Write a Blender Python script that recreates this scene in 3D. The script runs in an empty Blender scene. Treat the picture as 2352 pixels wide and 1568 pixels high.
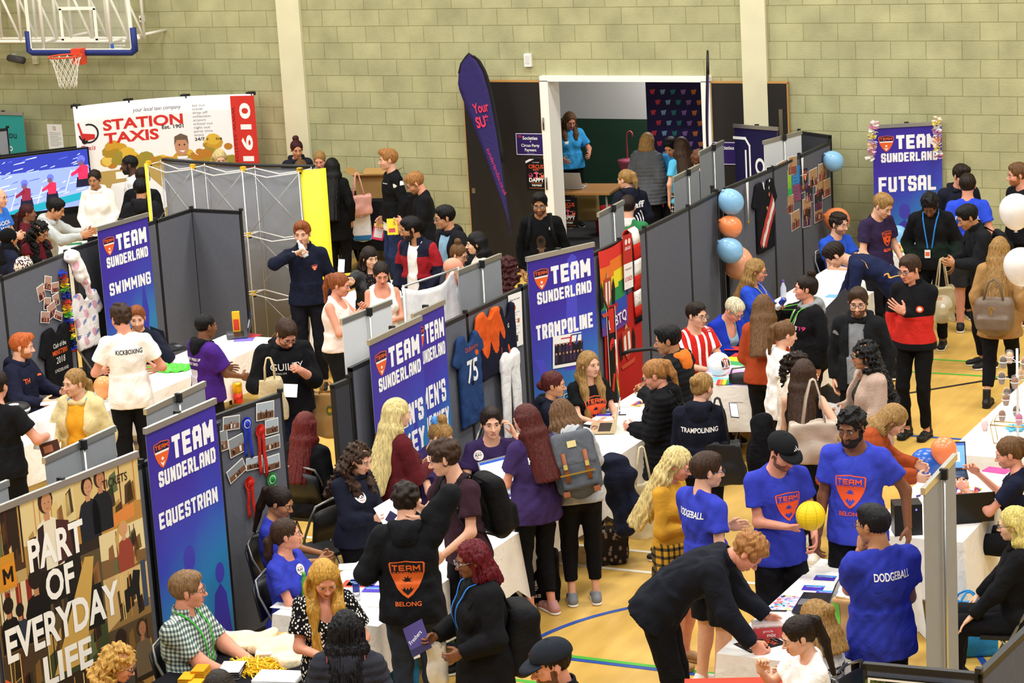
import bpy, math, random
import numpy as np
from mathutils import Vector, Matrix
from mathutils.bvhtree import BVHTree
PI = math.pi
SC = bpy.context.scene
COL = SC.collection
random.seed(7)
# ------------------------------------------------------------------ camera
FPX, PITCH, YAW, ROLL, WALL_Y, CAM_H = 5572.4, 0.22974, 0.47653, -0.05846, 28.68, 6.48
_F = np.array([-math.sin(YAW)*math.cos(PITCH), math.cos(YAW)*math.cos(PITCH), -math.sin(PITCH)])
_R0 = np.array([math.cos(YAW), math.sin(YAW), 0.0])
_U0 = np.cross(_R0, _F)
_R = math.cos(ROLL)*_R0 + math.sin(ROLL)*_U0
_U = -math.sin(ROLL)*_R0 + math.cos(ROLL)*_U0
CAM = np.array([0.0, 0.0, CAM_H])
cam = bpy.data.cameras.new('camera')
cam.sensor_width = 36.0
cam.lens = FPX*36.0/2352
cam.clip_end = 200
cam_o = bpy.data.objects.new('camera', cam)
COL.objects.link(cam_o)
cam_o.matrix_world = Matrix(((_R[0], _U[0], -_F[0], CAM[0]), (_R[1], _U[1], -_F[1], CAM[1]), (_R[2], _U[2], -_F[2], CAM[2]), (0, 0, 0, 1)))
SC.camera = cam_o
# ------------------------------------------------------------------ light and exposure
SC.view_settings.view_transform = 'Standard'
SC.view_settings.look = 'None'
SC.view_settings.gamma = 1.0
SC.view_settings.use_curve_mapping = False
SC.view_settings.exposure = 0.30
world = bpy.data.worlds.new('hall_air')
SC.world = world
world.use_nodes = True
_bg = world.node_tree.nodes['Background']
_bg.inputs[0].default_value = (1.0, 0.97, 0.92, 1)
_bg.inputs[1].default_value = 0.27
def hall_lamp(x, y, z, sx, sy, power):
 l = bpy.data.lights.new('hall_lamp', 'AREA')
 l.shape = 'RECTANGLE'; l.size = sx; l.size_y = sy
 l.energy = power; l.color = (1.0, 0.98, 0.93)
 o = bpy.data.objects.new('hall_lamp', l)
 o.location = (x, y, z)
 COL.objects.link(o)
for lx in (-24, -18, -12, -6, 0):                       # rows of ceiling lamps along the hall
 for ly in (7, 13, 19, 25):
  hall_lamp(lx, ly, 9.0, 2.4, 1.2, 255 if lx > -20 else 150)
hall_lamp(-13, 31.2, 3.1, 1.6, 0.4, 60)                   # strip lamp in the store room behind the doors
# ------------------------------------------------------------------ pixel of the photo -> point of the hall
def ray(px, py):
 return _R*((px-1176)/FPX) + _U*((784-py)/FPX) + _F
def G(px, py, z=0.0):
 "the point at height z that the photo shows at (px, py)"
 r = ray(px, py)
 return CAM + r*((z-CAM_H)/r[2])
def GX(px, py, x):
 r = ray(px, py)
 return CAM + r*(x/r[0])
def GY(px, py, y):
 r = ray(px, py)
 return CAM + r*(y/r[1])
# ------------------------------------------------------------------ colours and materials
def lin(c):
 if isinstance(c, str):
  c = [int(c[i:i+2], 16)/255 for i in (0, 2, 4)]
  c = [x/12.92 if x <= .04045 else ((x+.055)/1.055)**2.4 for x in c]
 return (c[0], c[1], c[2], 1.0)
_mats = {}
class NT:
 def __init__(s, m):
  m.use_nodes = True
  s.t = m.node_tree; s.n = s.t.nodes; s.l = s.t.links
  s.b = s.n['Principled BSDF']
 def add(s, typ, **kw):
  n = s.n.new(typ)
  for k, v in kw.items():
   if k[0] == 'i': n.inputs[int(k[1:])].default_value = v
   else: setattr(n, k, v)
  return n
 def link(s, a, ao, b, bi): s.l.new(a.outputs[ao], b.inputs[bi])
 def ramp(s, stops, interp='LINEAR'):
  r = s.n.new('ShaderNodeValToRGB'); e = r.color_ramp; e.interpolation = interp
  while len(e.elements) < len(stops): e.elements.new(0.5)
  for el, (p, c) in zip(e.elements, stops): el.position = p; el.color = lin(c)
  return r
def mat(name, col=None, rough=.6, metal=0, spec=.4, bump=0, bscale=60, var=0, vscale=8, stretch=(1, 1, 1), coord='Object', emit=0, trans=0, alpha=1, sheen=0, wr=0, ior=1.45):
 key = ('m', name, col, rough, metal, bump, bscale, var, emit, trans, alpha, wr)
 if key in _mats: return _mats[key]
 m = bpy.data.materials.new(name); N = NT(m); b = N.b
 c = lin(col)
 b.inputs['Base Color'].default_value = c
 b.inputs['Roughness'].default_value = rough
 b.inputs['Metallic'].default_value = metal
 b.inputs['Specular IOR Level'].default_value = spec
 b.inputs['IOR'].default_value = ior
 if trans: b.inputs['Transmission Weight'].default_value = trans
 if alpha < 1: b.inputs['Alpha'].default_value = alpha
 if sheen: b.inputs['Sheen Weight'].default_value = sheen
 if emit:
  b.inputs['Emission Color'].default_value = c; b.inputs['Emission Strength'].default_value = emit
 if var or bump or wr:
  tc = N.add('ShaderNodeTexCoord'); mp = N.add('ShaderNodeMapping'); mp.inputs['Scale'].default_value = stretch
  N.link(tc, coord, mp, 0)
 if var:
  ns = N.add('ShaderNodeTexNoise'); ns.inputs['Scale'].default_value = vscale; ns.inputs['Detail'].default_value = 4
  N.link(mp, 0, ns, 0)
  r = N.n.new('ShaderNodeValToRGB'); e = r.color_ramp.elements
  e[0].position = .3; e[1].position = .7
  e[0].color = tuple(max(0, x*(1-var)) for x in c[:3])+(1,); e[1].color = tuple(min(1, x*(1+var)) for x in c[:3])+(1,)
  N.link(ns, 0, r, 0); N.link(r, 0, b, 'Base Color')
 if bump or wr:
  bp = N.add('ShaderNodeBump'); bp.inputs['Strength'].default_value = bump or .35; bp.inputs['Distance'].default_value = .004
  n2 = N.add('ShaderNodeTexNoise'); n2.inputs['Scale'].default_value = bscale; n2.inputs['Detail'].default_value = 3
  N.link(mp, 0, n2, 0); N.link(n2, 0, bp, 'Height')
  if wr:                                          # cloth creases
   n3 = N.add('ShaderNodeTexNoise'); n3.inputs['Scale'].default_value = 7; n3.inputs['Detail'].default_value = 3; n3.inputs['Distortion'].default_value = 1.2
   b2 = N.add('ShaderNodeBump'); b2.inputs['Strength'].default_value = wr; b2.inputs['Distance'].default_value = .03
   N.link(mp, 0, n3, 0); N.link(n3, 0, b2, 'Height'); N.link(bp, 'Normal', b2, 'Normal'); bp = b2
  N.link(bp, 'Normal', b, 'Normal')
 _mats[key] = m
 return m
def flat(col, rough=.55, name='print_ink'): return mat(name, col, rough, spec=.3)
def cloth(col, rough=.85, wr=.55, name='woven_cloth'): return mat(name, col, rough, spec=.15, bump=.15, bscale=220, var=.10, vscale=11, wr=wr)
def leather(col, name='leather'): return mat(name, col, .45, spec=.4, bump=.12, bscale=160, var=.12, wr=.25)
def plastic(col, rough=.4, name='plastic'): return mat(name, col, rough, spec=.45)
def metal(col='b8b8b4', rough=.35, name='metal'): return mat(name, col, rough, metal=.9)
def paper(col='f4f2ee', name='paper'): return mat(name, col, .75, spec=.2)
# ------------------------------------------------------------------ meshes and objects
def lk(o, parent=None):
 COL.objects.link(o)
 if parent is not None: o.parent = parent
 return o
def mk(name, V, F, mats, mi=None, parent=None, smooth=False):
 "one mesh object from vertices and faces (lists or arrays)"
 me = bpy.data.meshes.new(name)
 if isinstance(F, np.ndarray):
  V = np.asarray(V, np.float32); n = F.shape[1]
  me.vertices.add(len(V)); me.vertices.foreach_set('co', V.ravel())
  me.loops.add(F.size); me.loops.foreach_set('vertex_index', F.astype(np.int32).ravel())
  me.polygons.add(len(F)); me.polygons.foreach_set('loop_start', np.arange(0, F.size, n, dtype=np.int32))
  me.update(calc_edges=True)
 else:
  me.from_pydata([tuple(map(float, v)) for v in V], [], [tuple(map(int, f)) for f in F])
 for m in (mats if isinstance(mats, (list, tuple)) else [mats]): me.materials.append(m)
 if mi is not None: me.polygons.foreach_set('material_index', np.asarray(mi, np.int32))
 if smooth: me.polygons.foreach_set('use_smooth', np.ones(len(me.polygons), bool))
 me.update()
 return lk(bpy.data.objects.new(name, me), parent)
class MB:
 "collects simple solids, then links them as one mesh"
 def __init__(s): s.V = []; s.F = []; s.I = []; s.S = []; s.m = []
 def mi(s, m):
  if m not in s.m: s.m.append(m)
  return s.m.index(m)
 def put(s, V, F, m, smooth=False):
  o = len(s.V); s.V += [tuple(map(float, v)) for v in V]; i = s.mi(m)
  for f in F: s.F.append(tuple(int(a)+o for a in f)); s.I.append(i); s.S.append(smooth)
  return s
 def box(s, c, d, m, R=None):
  V = [np.array([sx*d[0]/2, sy*d[1]/2, sz*d[2]/2]) for sx in (-1, 1) for sy in (-1, 1) for sz in (-1, 1)]
  if R is not None: V = [R@v for v in V]
  return s.put([v+np.asarray(c) for v in V], [(0, 1, 3, 2), (4, 6, 7, 5), (0, 4, 5, 1), (2, 3, 7, 6), (0, 2, 6, 4), (1, 5, 7, 3)], m)
 def bar(s, a, b, w, h, m, up=(0, 0, 1)):
  "a box-section bar from a to b"
  a = np.asarray(a, float); b = np.asarray(b, float); x = b-a; L = np.linalg.norm(x); x = x/L
  y = np.cross(up, x)
  if np.linalg.norm(y) < 1e-3: y = np.cross((1, 0, 0), x)
  y /= np.linalg.norm(y); z = np.cross(x, y)
  return s.box((a+b)/2, (L, w, h), m, np.array([x, y, z]).T)
 def tube(s, P, r, m, n=10, cap=True, closed=False):
  P = [np.asarray(p, float) for p in P]; k = len(P)
  r = r if hasattr(r, '__len__') else [r]*k
  V = []; F = []
  T = [P[(i+1) % k]-P[(i-1) % k] if closed or 0 < i < k-1 else (P[1]-P[0] if i == 0 else P[-1]-P[-2]) for i in range(k)]
  u = np.cross(T[0], (0, 0, 1.));
  if np.linalg.norm(u) < 1e-6: u = np.array([1., 0, 0])
  for i in range(k):
   t = T[i]/(np.linalg.norm(T[i])+1e-9); u = u-t*(u@t); u /= np.linalg.norm(u)+1e-9; w = np.cross(t, u)
   for j in range(n):
    a = 2*PI*j/n; V.append(P[i]+r[i]*(math.cos(a)*u+math.sin(a)*w))
  for i in range(k if closed else k-1):
   for j in range(n):
    F.append((i*n+j, i*n+(j+1) % n, ((i+1) % k)*n+(j+1) % n, ((i+1) % k)*n+j))
  if cap and not closed: F += [tuple(range(n))[::-1], tuple(range((k-1)*n, k*n))]
  return s.put(V, F, m, True)
 def lathe(s, prof, m, c=(0, 0, 0), n=20, R=None):
  "profile of (radius, height) turned about z"
  V = []; F = []
  for (r, z) in prof:
   for j in range(n):
    v = np.array([r*math.cos(2*PI*j/n), r*math.sin(2*PI*j/n), z])
    V.append((R@v if R is not None else v)+np.asarray(c))
  for i in range(len(prof)-1):
   for j in range(n): F.append((i*n+j, i*n+(j+1) % n, (i+1)*n+(j+1) % n, (i+1)*n+j))
  F += [tuple(range(n))[::-1], tuple(range((len(prof)-1)*n, len(prof)*n))]
  return s.put(V, F, m, True)
 def grid(s, P, m, thick=0.0, smooth=True):
  "P[i][j] points; thick > 0 gives the sheet a back side"
  ni, nj = len(P), len(P[0]); V = [np.asarray(p, float) for row in P for p in row]
  F = [(i*nj+j, i*nj+j+1, (i+1)*nj+j+1, (i+1)*nj+j) for i in range(ni-1) for j in range(nj-1)]
  if thick:
   A = np.array(V).reshape(ni, nj, 3); du = np.gradient(A, axis=0); dv = np.gradient(A, axis=1)
   nn = np.cross(du, dv); nn /= np.linalg.norm(nn, axis=2, keepdims=True)+1e-9
   B = (A+nn*thick).reshape(-1, 3); o = len(V); V = V+list(B)
   F2 = [tuple(o+q for q in f)[::-1] for f in F]
   rim = [i*nj for i in range(ni)]+[(ni-1)*nj+j for j in range(1, nj)]+[i*nj+nj-1 for i in range(ni-2, -1, -1)]+[j for j in range(nj-2, 0, -1)]
   F = F+F2+[(rim[i], rim[(i+1) % len(rim)], o+rim[(i+1) % len(rim)], o+rim[i]) for i in range(len(rim))]
  return s.put(V, F, m, smooth)
 def build(s, name, parent=None, off=None):
  V = s.V if off is None else [tuple(np.asarray(v)-np.asarray(off)) for v in s.V]
  o = mk(name, V, s.F, s.m, s.I, parent)
  o.data.polygons.foreach_set('use_smooth', s.S)
  return o
def tag(o, label, cat, group=None, kind=None):
 if label: o['label'] = label
 if cat: o['category'] = cat
 if group: o['group'] = group
 if kind: o['kind'] = kind
 return o
def thing(name, label, cat, loc=(0, 0, 0), rz=0.0, group=None):
 o = bpy.data.objects.new(name, None); o.empty_display_size = .1
 o.location = tuple(map(float, loc)); o.rotation_euler = (0, 0, rz)
 lk(o); return tag(o, label, cat, group)
def single(mb, name, label, cat, loc, rz=0.0, group=None):
 o = mb.build(name); o.location = tuple(map(float, loc)); o.rotation_euler = (0, 0, rz)
 return tag(o, label, cat, group)
# ------------------------------------------------------------------ flat print: polygons and writing in (u, v) metres
_font = {}
def glyphs(txt, bold=0.0):
 key = (txt, bold)
 if key not in _font:
  c = bpy.data.curves.new('lettering', 'FONT'); c.body = txt; c.size = 1.0; c.offset = bold; c.resolution_u = 3
  o = bpy.data.objects.new('lettering', c); me = bpy.data.meshes.new_from_object(o)
  V = np.array([v.co[:2] for v in me.vertices]).reshape(-1, 2); F = [tuple(p.vertices) for p in me.polygons]
  bpy.data.objects.remove(o); bpy.data.curves.remove(c); bpy.data.meshes.remove(me)
  if len(V) == 0: V = np.zeros((3, 2)); F = []
  _font[key] = (V, F)
 return _font[key]
BLK = {  # block capitals as strokes on a 0..1 grid
 'T': 'a0,1 1,1;.5,1 .5,0', 'E': 'a1,1 0,1 0,0 1,0;0,.5 .85,.5', 'A': 'a0,0 0,.85 .15,1 .85,1 1,.85 1,0;0,.42 1,.42', 'M': 'a0,0 0,1 .5,.35 1,1 1,0',
 'S': 'a1,.8 1,.9 .88,1 .12,1 0,.88 0,.62 .12,.52 .88,.48 1,.38 1,.12 .88,0 .12,0 0,.1 0,.2', 'U': 'a0,1 0,.12 .12,0 .88,0 1,.12 1,1', 'N': 'a0,0 0,1 1,0 1,1',
 'D': 'a0,0 0,1 .8,1 1,.82 1,.18 .8,0 0,0', 'R': 'a0,0 0,1 .85,1 1,.88 1,.58 .85,.47 0,.47;.5,.47 1,0', 'L': 'a0,1 0,0 1,0', 'W': 'a0,1 .2,0 .5,.6 .8,0 1,1',
 'I': 'a.5,1 .5,0', 'G': 'a1,.78 1,.88 .88,1 .12,1 0,.88 0,.12 .12,0 .88,0 1,.12 1,.48 .6,.48', 'Q': 'a.12,1 .88,1 1,.88 1,.12 .88,0 .12,0 0,.12 0,.88 .12,1;.6,.25 1,-.08',
 'P': 'a0,0 0,1 .85,1 1,.88 1,.52 .85,.42 0,.42', 'O': 'a.12,1 .88,1 1,.88 1,.12 .88,0 .12,0 0,.12 0,.88 .12,1', 'F': 'a1,1 0,1 0,0;0,.5 .85,.5', 'H': 'a0,0 0,1;1,0 1,1;0,.5 1,.5',
 'C': 'a1,.78 1,.88 .88,1 .12,1 0,.88 0,.12 .12,0 .88,0 1,.12 1,.22', 'K': 'a0,0 0,1;1,1 0,.42;.3,.55 1,0', 'Y': 'a0,1 .5,.45 1,1;.5,.45 .5,0', "'": 'a.5,1.02 .4,.78', 'B': 'a0,0 0,1 .85,1 1,.88 1,.62 .88,.52 0,.52;.88,.52 1,.4 1,.12 .85,0 0,0'}
class Print:
 def __init__(s, w=1, h=1): s.w = w; s.h = h; s.P = []                     # (material, layer, [(u, v)...])
 def poly(s, m, pts, L=1): s.P.append((flat(m) if isinstance(m, str) else m, L, [(float(a), float(b)) for a, b in pts])); return s
 def rect(s, m, u, v, w, h, L=1, rot=0.0):
  c, d = math.cos(rot), math.sin(rot)
  return s.poly(m, [(u+c*a-d*b, v+d*a+c*b) for a, b in ((0, 0), (w, 0), (w, h), (0, h))], L)
 def disc(s, m, u, v, r, L=1, n=18, ry=None, a0=0, a1=2*PI):
  ry = ry or r
  return s.poly(m, [(u+r*math.cos(a0+(a1-a0)*i/n), v+ry*math.sin(a0+(a1-a0)*i/n)) for i in range(n if abs(a1-a0) > 6.2 else n+1)], L)
 def line(s, m, pts, t, L=1, close=False, q=.22):
  L0 = L; i = 0
  pts = [np.array(p, float) for p in pts]
  if close: pts = pts+[pts[0]]
  for a, b in zip(pts[:-1], pts[1:]):
   d = b-a; l = np.linalg.norm(d)
   if l < 1e-9: continue
   d = d/l*t/2; n = np.array([-d[1], d[0]]); L = L0+q*(i % 9); i += 1
   s.poly(m, [a-d*.8-n, b+d*.8-n, b+d*.8+n, a-d*.8+n], L)
  return s
 def text(s, m, txt, u, v, h, w=None, L=2, bold=0.0, rot=0.0, align='L', slant=0.0, sx=1.0):
  "cap height h; w, when given, is the full width the line is fitted to"
  V, F = glyphs(txt, bold)
  if not F: return s
  x0, x1 = V[:, 0].min(), V[:, 0].max()
  k = h/.70; kx = (w/(x1-x0)) if w else k*sx
  U = np.c_[(V[:, 0]-x0)*kx+slant*V[:, 1]*k, V[:, 1]*k]; W = (x1-x0)*kx
  if align == 'C': U[:, 0] -= W/2
  if align == 'R': U[:, 0] -= W
  c, d = math.cos(rot), math.sin(rot)
  U = np.c_[u+c*U[:, 0]-d*U[:, 1], v+d*U[:, 0]+c*U[:, 1]]
  m = flat(m) if isinstance(m, str) else m
  for f in F: s.P.append((m, L, [tuple(U[i]) for i in f]))
  return s
 def block(s, m, txt, u, v, h, w, t=.2, L=2, align='L'):
  "heavy block capitals fitted to width w"
  n = len(txt); adv = [(.42 if c in "I'" else .5 if c == ' ' else 1.18 if c in 'MW' else 1.0) for c in txt]
  k = w/sum(adv)
  if align == 'C': u -= w/2
  T = t*h; x = u; q = 0
  for c, a in zip(txt, adv):
   cw = a*k*.86-T
   if c in BLK:
    for st in BLK[c][1:].split(';'):
     q += 1
     pts = [tuple(map(float, z.split(','))) for z in st.split(' ')]
     s.line(m, [(x+T/2+p[0]*cw, v+T/2+p[1]*(h-T)) for p in pts], T, L+.22*(q % 14), q=.22); q += len(pts)-2
   x += a*k
  return s
 def shield(s, u, v, w, dark='1c1740', orange='e8622a', white='f2ece6', L=2, shirt=False):
  "club badge, (u, v) = middle of its top edge"
  h = w*1.05
  q = ((.46, .05), (.5, .1), (.48, .32), (.41, .52), (.29, .74), (.14, .91))
  s.poly(orange, [(u, v+.012*h)]+[(u+a*w, v-b*h) for a, b in q]+[(u, v-h)]+[(u-a*w, v-b*h) for a, b in q[::-1]], L)
  if dark: s.poly(dark, [(u-w*.45, v-.1*h), (u-w*.42, v-.075*h), (u, v-.022*h), (u+w*.42, v-.075*h), (u+w*.45, v-.1*h), (u+w*.43, v-h*.36), (u, v-h*.33), (u-w*.43, v-h*.36)], L+1)
  s.block(orange, 'TEAM', u, v-h*.275, h*.165, w*.82, .24, L+2, align='C')
  if shirt:
   s.text(orange, 'SUNDERLAND', u, v-h*.355, h*.055, w*.78, L+2, .02, align='C')
   c = dark; q = .62; R1 = .15
   s.poly(c, [(u+(R1 if i % 2 else R1*.45)*w*math.cos(PI*i/8+.2), v-h*.55+(R1 if i % 2 else R1*.45)*h*max(-.2, math.sin(PI*i/8+.2))) for i in range(16)], L+1)
   s.poly(c, [(u-.12*w, v-h*.82), (u-.18*w, v-h*.73), (u-.12*w, v-h*.77), (u-.09*w, v-h*.70), (u-.04*w, v-h*.79), (u, v-h*.72), (u+.04*w, v-h*.79), (u+.09*w, v-h*.70), (u+.12*w, v-h*.77), (u+.18*w, v-h*.73), (u+.12*w, v-h*.82), (u, v-h*.92)], L+1)
  else:
   s.poly(white, [(u-w*.43, v-h*.345), (u+w*.43, v-h*.345), (u+w*.42, v-h*.42), (u-w*.42, v-h*.42)], L+2)
   s.poly(white, [(u, v-h*.56), (u+.09*w, v-h*.64), (u, v-h*.72), (u-.09*w, v-h*.64)], L+2)
   s.poly(white, [(u-.15*w, v-h*.74), (u, v-h*.8), (u+.15*w, v-h*.74), (u, v-h*.93)], L+2)
  return s
 def on_plane(s, name, o, ud, vd, parent=None, base=None, back=None, step=.0007, thick=.004):
  "one mesh: a thin slab carrying the print; o is its lower left corner"
  o = np.asarray(o, float); ud = np.asarray(ud, float); vd = np.asarray(vd, float); n = np.cross(ud, vd); n /= np.linalg.norm(n)
  b = MB()
  if base is not None:
   c = [o, o+ud*s.w, o+ud*s.w+vd*s.h, o+vd*s.h]
   b.put(c, [(0, 1, 2, 3)], base); d = [q-n*thick for q in c]
   b.put(c+d, [(4, 7, 6, 5), (0, 4, 5, 1), (1, 5, 6, 2), (2, 6, 7, 3), (3, 7, 4, 0)], back or base)
  for m, L, pts in s.P:
   b.put([o+ud*u+vd*v+n*step*L for u, v in pts], [tuple(range(len(pts)))], m)
  return b.build(name, parent)
 def on_shape(s, name, bvh, o, ud, vd, parent, step=.0012, seg=.02, lift=.003):
  "wraps the print onto a garment by dropping every point along the plane's normal"
  o = np.asarray(o, float); ud = np.asarray(ud, float); vd = np.asarray(vd, float); n = np.cross(ud, vd); n /= np.linalg.norm(n)
  b = MB(); nv = Vector(n)
  def tri(t, m, L, dep=0):
   ls = [math.dist(t[i], t[(i+1) % 3]) for i in range(3)]; i = ls.index(max(ls))
   if ls[i] > seg and dep < 9:
    a, c, d = t[i], t[(i+1) % 3], t[(i+2) % 3]; mid = ((a[0]+c[0])/2, (a[1]+c[1])/2)
    tri((a, mid, d), m, L, dep+1); tri((mid, c, d), m, L, dep+1); return
   V = []
   for u, v in t:
    p = o+ud*u+vd*v; h = bvh.ray_cast(Vector(p+n*.35), -nv, .8)
    if h[0] is None: return
    V.append(np.array(h[0])+n*(lift+step*L))
   if max(abs((V[i]-V[i-1])@n) for i in range(3)) > .05: return
   b.put(V, [(0, 1, 2)], m, True)
  for m, L, pts in s.P:
   if len(pts) == 3: tri(tuple(pts), m, L)
   else:
    from mathutils.geometry import tessellate_polygon
    for f in tessellate_polygon([[Vector((p[0], p[1], 0)) for p in pts]]): tri(tuple(pts[i] for i in f), m, L)
  return b.build(name, parent) if b.F else None
# ------------------------------------------------------------------ organic shapes: blended solids -> one continuous skin
f32 = np.float32
def A3(*v): return np.array(v, float)
def nrm(v): v = np.asarray(v, float); return v/(np.linalg.norm(v)+1e-12)
def rotm(ax, deg):
 a = math.radians(deg); c, s = math.cos(a), math.sin(a)
 return {'x': np.array([[1, 0, 0], [0, c, -s], [0, s, c]]), 'y': np.array([[c, 0, s], [0, 1, 0], [-s, 0, c]]), 'z': np.array([[c, -s, 0], [s, c, 0], [0, 0, 1]])}[ax]
def cone(a, b, ra, rb, k=None, fl=None, end=False, start=False):
 "limb from a to b; fl = (axis, factor) flattens it; end/start = cut square"
 a = np.asarray(a, float); b = np.asarray(b, float); d = b-a; L2 = d@d+1e-12; L = math.sqrt(L2); R = max(ra, rb)
 def f(X, Y, Z):
  p = [X-a[0], Y-a[1], Z-a[2]]
  t = (p[0]*d[0]+p[1]*d[1]+p[2]*d[2])/L2; tc = np.clip(t, 0, 1)
  q = [p[i]-tc*d[i] for i in range(3)]
  r2 = q[0]**2+q[1]**2+q[2]**2
  if fl is not None:
   ax, fac = fl; c = q[0]*ax[0]+q[1]*ax[1]+q[2]*ax[2]; r2 = r2+c*c*(fac*fac-1)
  o = np.sqrt(r2)-(ra+(rb-ra)*tc)
  if end: o = np.maximum(o, (t-1)*L)
  if start: o = np.maximum(o, -t*L)
  return o
 return f, np.minimum(a, b)-R, np.maximum(a, b)+R, k
def ell(c, r, R=None, k=None):
 c = np.asarray(c, float); r = np.asarray(r, float); M = np.eye(3) if R is None else R.T
 ext = np.sqrt(((M.T*r)**2).sum(1))
 def f(X, Y, Z):
  p = [X-c[0], Y-c[1], Z-c[2]]
  q = [p[0]*M[i, 0]+p[1]*M[i, 1]+p[2]*M[i, 2] for i in range(3)]
  k0 = np.sqrt(sum((q[i]/r[i])**2 for i in range(3))); k1 = np.sqrt(sum((q[i]/r[i]**2)**2 for i in range(3)))
  return k0*(k0-1)/(k1+1e-9)
 return f, c-ext, c+ext, k
def ring(c, R, z0, z1, r0, r1, k=None):
 "elliptic tube section along local z of frame R, radii r0 -> r1 (x, y)"
 c = np.asarray(c, float); M = R.T; m = max(max(r0), max(r1)); hh = max(abs(z0), abs(z1)); e = np.ones(3)*math.hypot(m, hh)
 def f(X, Y, Z):
  p = [X-c[0], Y-c[1], Z-c[2]]
  q = [p[0]*M[i, 0]+p[1]*M[i, 1]+p[2]*M[i, 2] for i in range(3)]
  t = np.clip((q[2]-z0)/(z1-z0), 0, 1)
  rx = r0[0]+(r1[0]-r0[0])*t; ry = r0[1]+(r1[1]-r0[1])*t
  d = (np.sqrt((q[0]/rx)**2+(q[1]/ry)**2)-1)*np.minimum(rx, ry)
  return np.maximum(d, np.maximum(min(z0, z1)-q[2], q[2]-max(z0, z1)))
 return f, c-e, c+e, k
def slab(c, R, h, rnd=.01, k=None):
 c = np.asarray(c, float); M = np.eye(3) if R is None else R.T; h = np.asarray(h, float); e = np.abs(M.T)@h
 def f(X, Y, Z):
  p = [X-c[0], Y-c[1], Z-c[2]]
  q = [np.abs(p[0]*M[i, 0]+p[1]*M[i, 1]+p[2]*M[i, 2])-(h[i]-rnd) for i in range(3)]
  return np.sqrt(sum(np.maximum(a, 0)**2 for a in q))+np.minimum(np.maximum(q[0], np.maximum(q[1], q[2])), 0)-rnd
 return f, c-e, c+e, k
_C8 = np.array([(i, j, k) for i in (0, 1) for j in (0, 1) for k in (0, 1)])
_E12 = [(a, b) for a in range(8) for b in range(a+1, 8) if abs(_C8[a]-_C8[b]).sum() == 1]
def surf(prims, res, k=.03, subs=(), planes=(), wob=None, pad=0.0):
 "blend prims, subtract subs, keep the side n.p < d of each plane; returns vertices, quads"
 lo = np.min([p[1] for p in prims], 0)-res*2.5-pad; hi = np.max([p[2] for p in prims], 0)+res*2.5+pad
 n = np.ceil((hi-lo)/res).astype(int)+1
 ax = [(lo[i]+res*np.arange(n[i])).astype(f32) for i in range(3)]
 F = np.full(n, .2, f32)
 def sub(l, h, m):
  i0 = np.maximum(np.floor((l-m-lo)/res).astype(int), 0); i1 = np.minimum(np.ceil((h+m-lo)/res).astype(int)+1, n)
  return tuple(slice(a, b) for a, b in zip(i0, i1)), (i1 > i0).all()
 def xyz(s): return ax[0][s[0]][:, None, None], ax[1][s[1]][None, :, None], ax[2][s[2]][None, None, :]
 for f, l, h, kk in prims:
  kk = k if kk is None else kk
  s, ok = sub(l, h, max(kk, .01)+2*res)
  if not ok: continue
  d = f(*xyz(s)).astype(f32); o = F[s]; q = np.maximum(kk-np.abs(o-d), 0)/kk if kk > 0 else 0
  F[s] = np.minimum(o, d)-q*q*kk*.25
 for f, l, h, kk in subs:
  kk = .012 if kk is None else kk
  s, ok = sub(l, h, kk+2*res)
  if not ok: continue
  d = -f(*xyz(s)).astype(f32); o = F[s]; q = np.maximum(kk-np.abs(o-d), 0)/kk if kk > 0 else 0
  F[s] = np.maximum(o, d)+q*q*kk*.25
 X, Y, Z = xyz((slice(None),)*3)
 if wob is not None: F += wob(X, Y, Z)
 for nn, d in planes: F = np.maximum(F, (X*nn[0]+Y*nn[1]+Z*nn[2]-d).astype(f32))
 F[0] = F[-1] = .1; F[:, 0] = F[:, -1] = .1; F[:, :, 0] = F[:, :, -1] = .1
 ins = F < 0
 cnt = np.zeros(n-1, np.int8)
 for c in _C8: cnt += ins[c[0]:n[0]-1+c[0], c[1]:n[1]-1+c[1], c[2]:n[2]-1+c[2]]
 I = np.argwhere((cnt > 0) & (cnt < 8))
 idx = np.full(n-1, -1, np.int32); idx[tuple(I.T)] = np.arange(len(I))
 cv = np.stack([F[tuple((I+c).T)] for c in _C8], 1)
 P = np.zeros((len(I), 3), f32); m = np.zeros(len(I), f32)
 for a, b in _E12:
  va, vb = cv[:, a], cv[:, b]; s = (va < 0) != (vb < 0)
  t = np.where(s, va/np.where(s, va-vb, 1), 0)[:, None]
  P += np.where(s[:, None], _C8[a]+t*(_C8[b]-_C8[a]), 0); m += s
 V = (I+P/np.maximum(m, 1)[:, None])*res+lo
 Q = []
 for x in range(3):
  y, z = (x+1) % 3, (x+2) % 3
  a = [slice(None)]*3; b = [slice(None)]*3; a[x] = slice(0, n[x]-1); b[x] = slice(1, n[x])
  s0 = ins[tuple(a)]; E = np.argwhere(s0 != ins[tuple(b)])
  E = E[(E[:, y] > 0) & (E[:, z] > 0) & (E[:, y] < n[y]-1) & (E[:, z] < n[z]-1)]
  fl = s0[tuple(E.T)]
  def g(dy, dz):
   e = E.copy(); e[:, y] += dy; e[:, z] += dz; return idx[tuple(e.T)]
  q = np.stack([g(-1, -1), g(0, -1), g(0, 0), g(-1, 0)], 1)
  q[~fl] = q[~fl][:, ::-1]; Q.append(q)
 Q = np.concatenate(Q); Q = Q[(Q >= 0).all(1)]
 return V, Q
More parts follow.
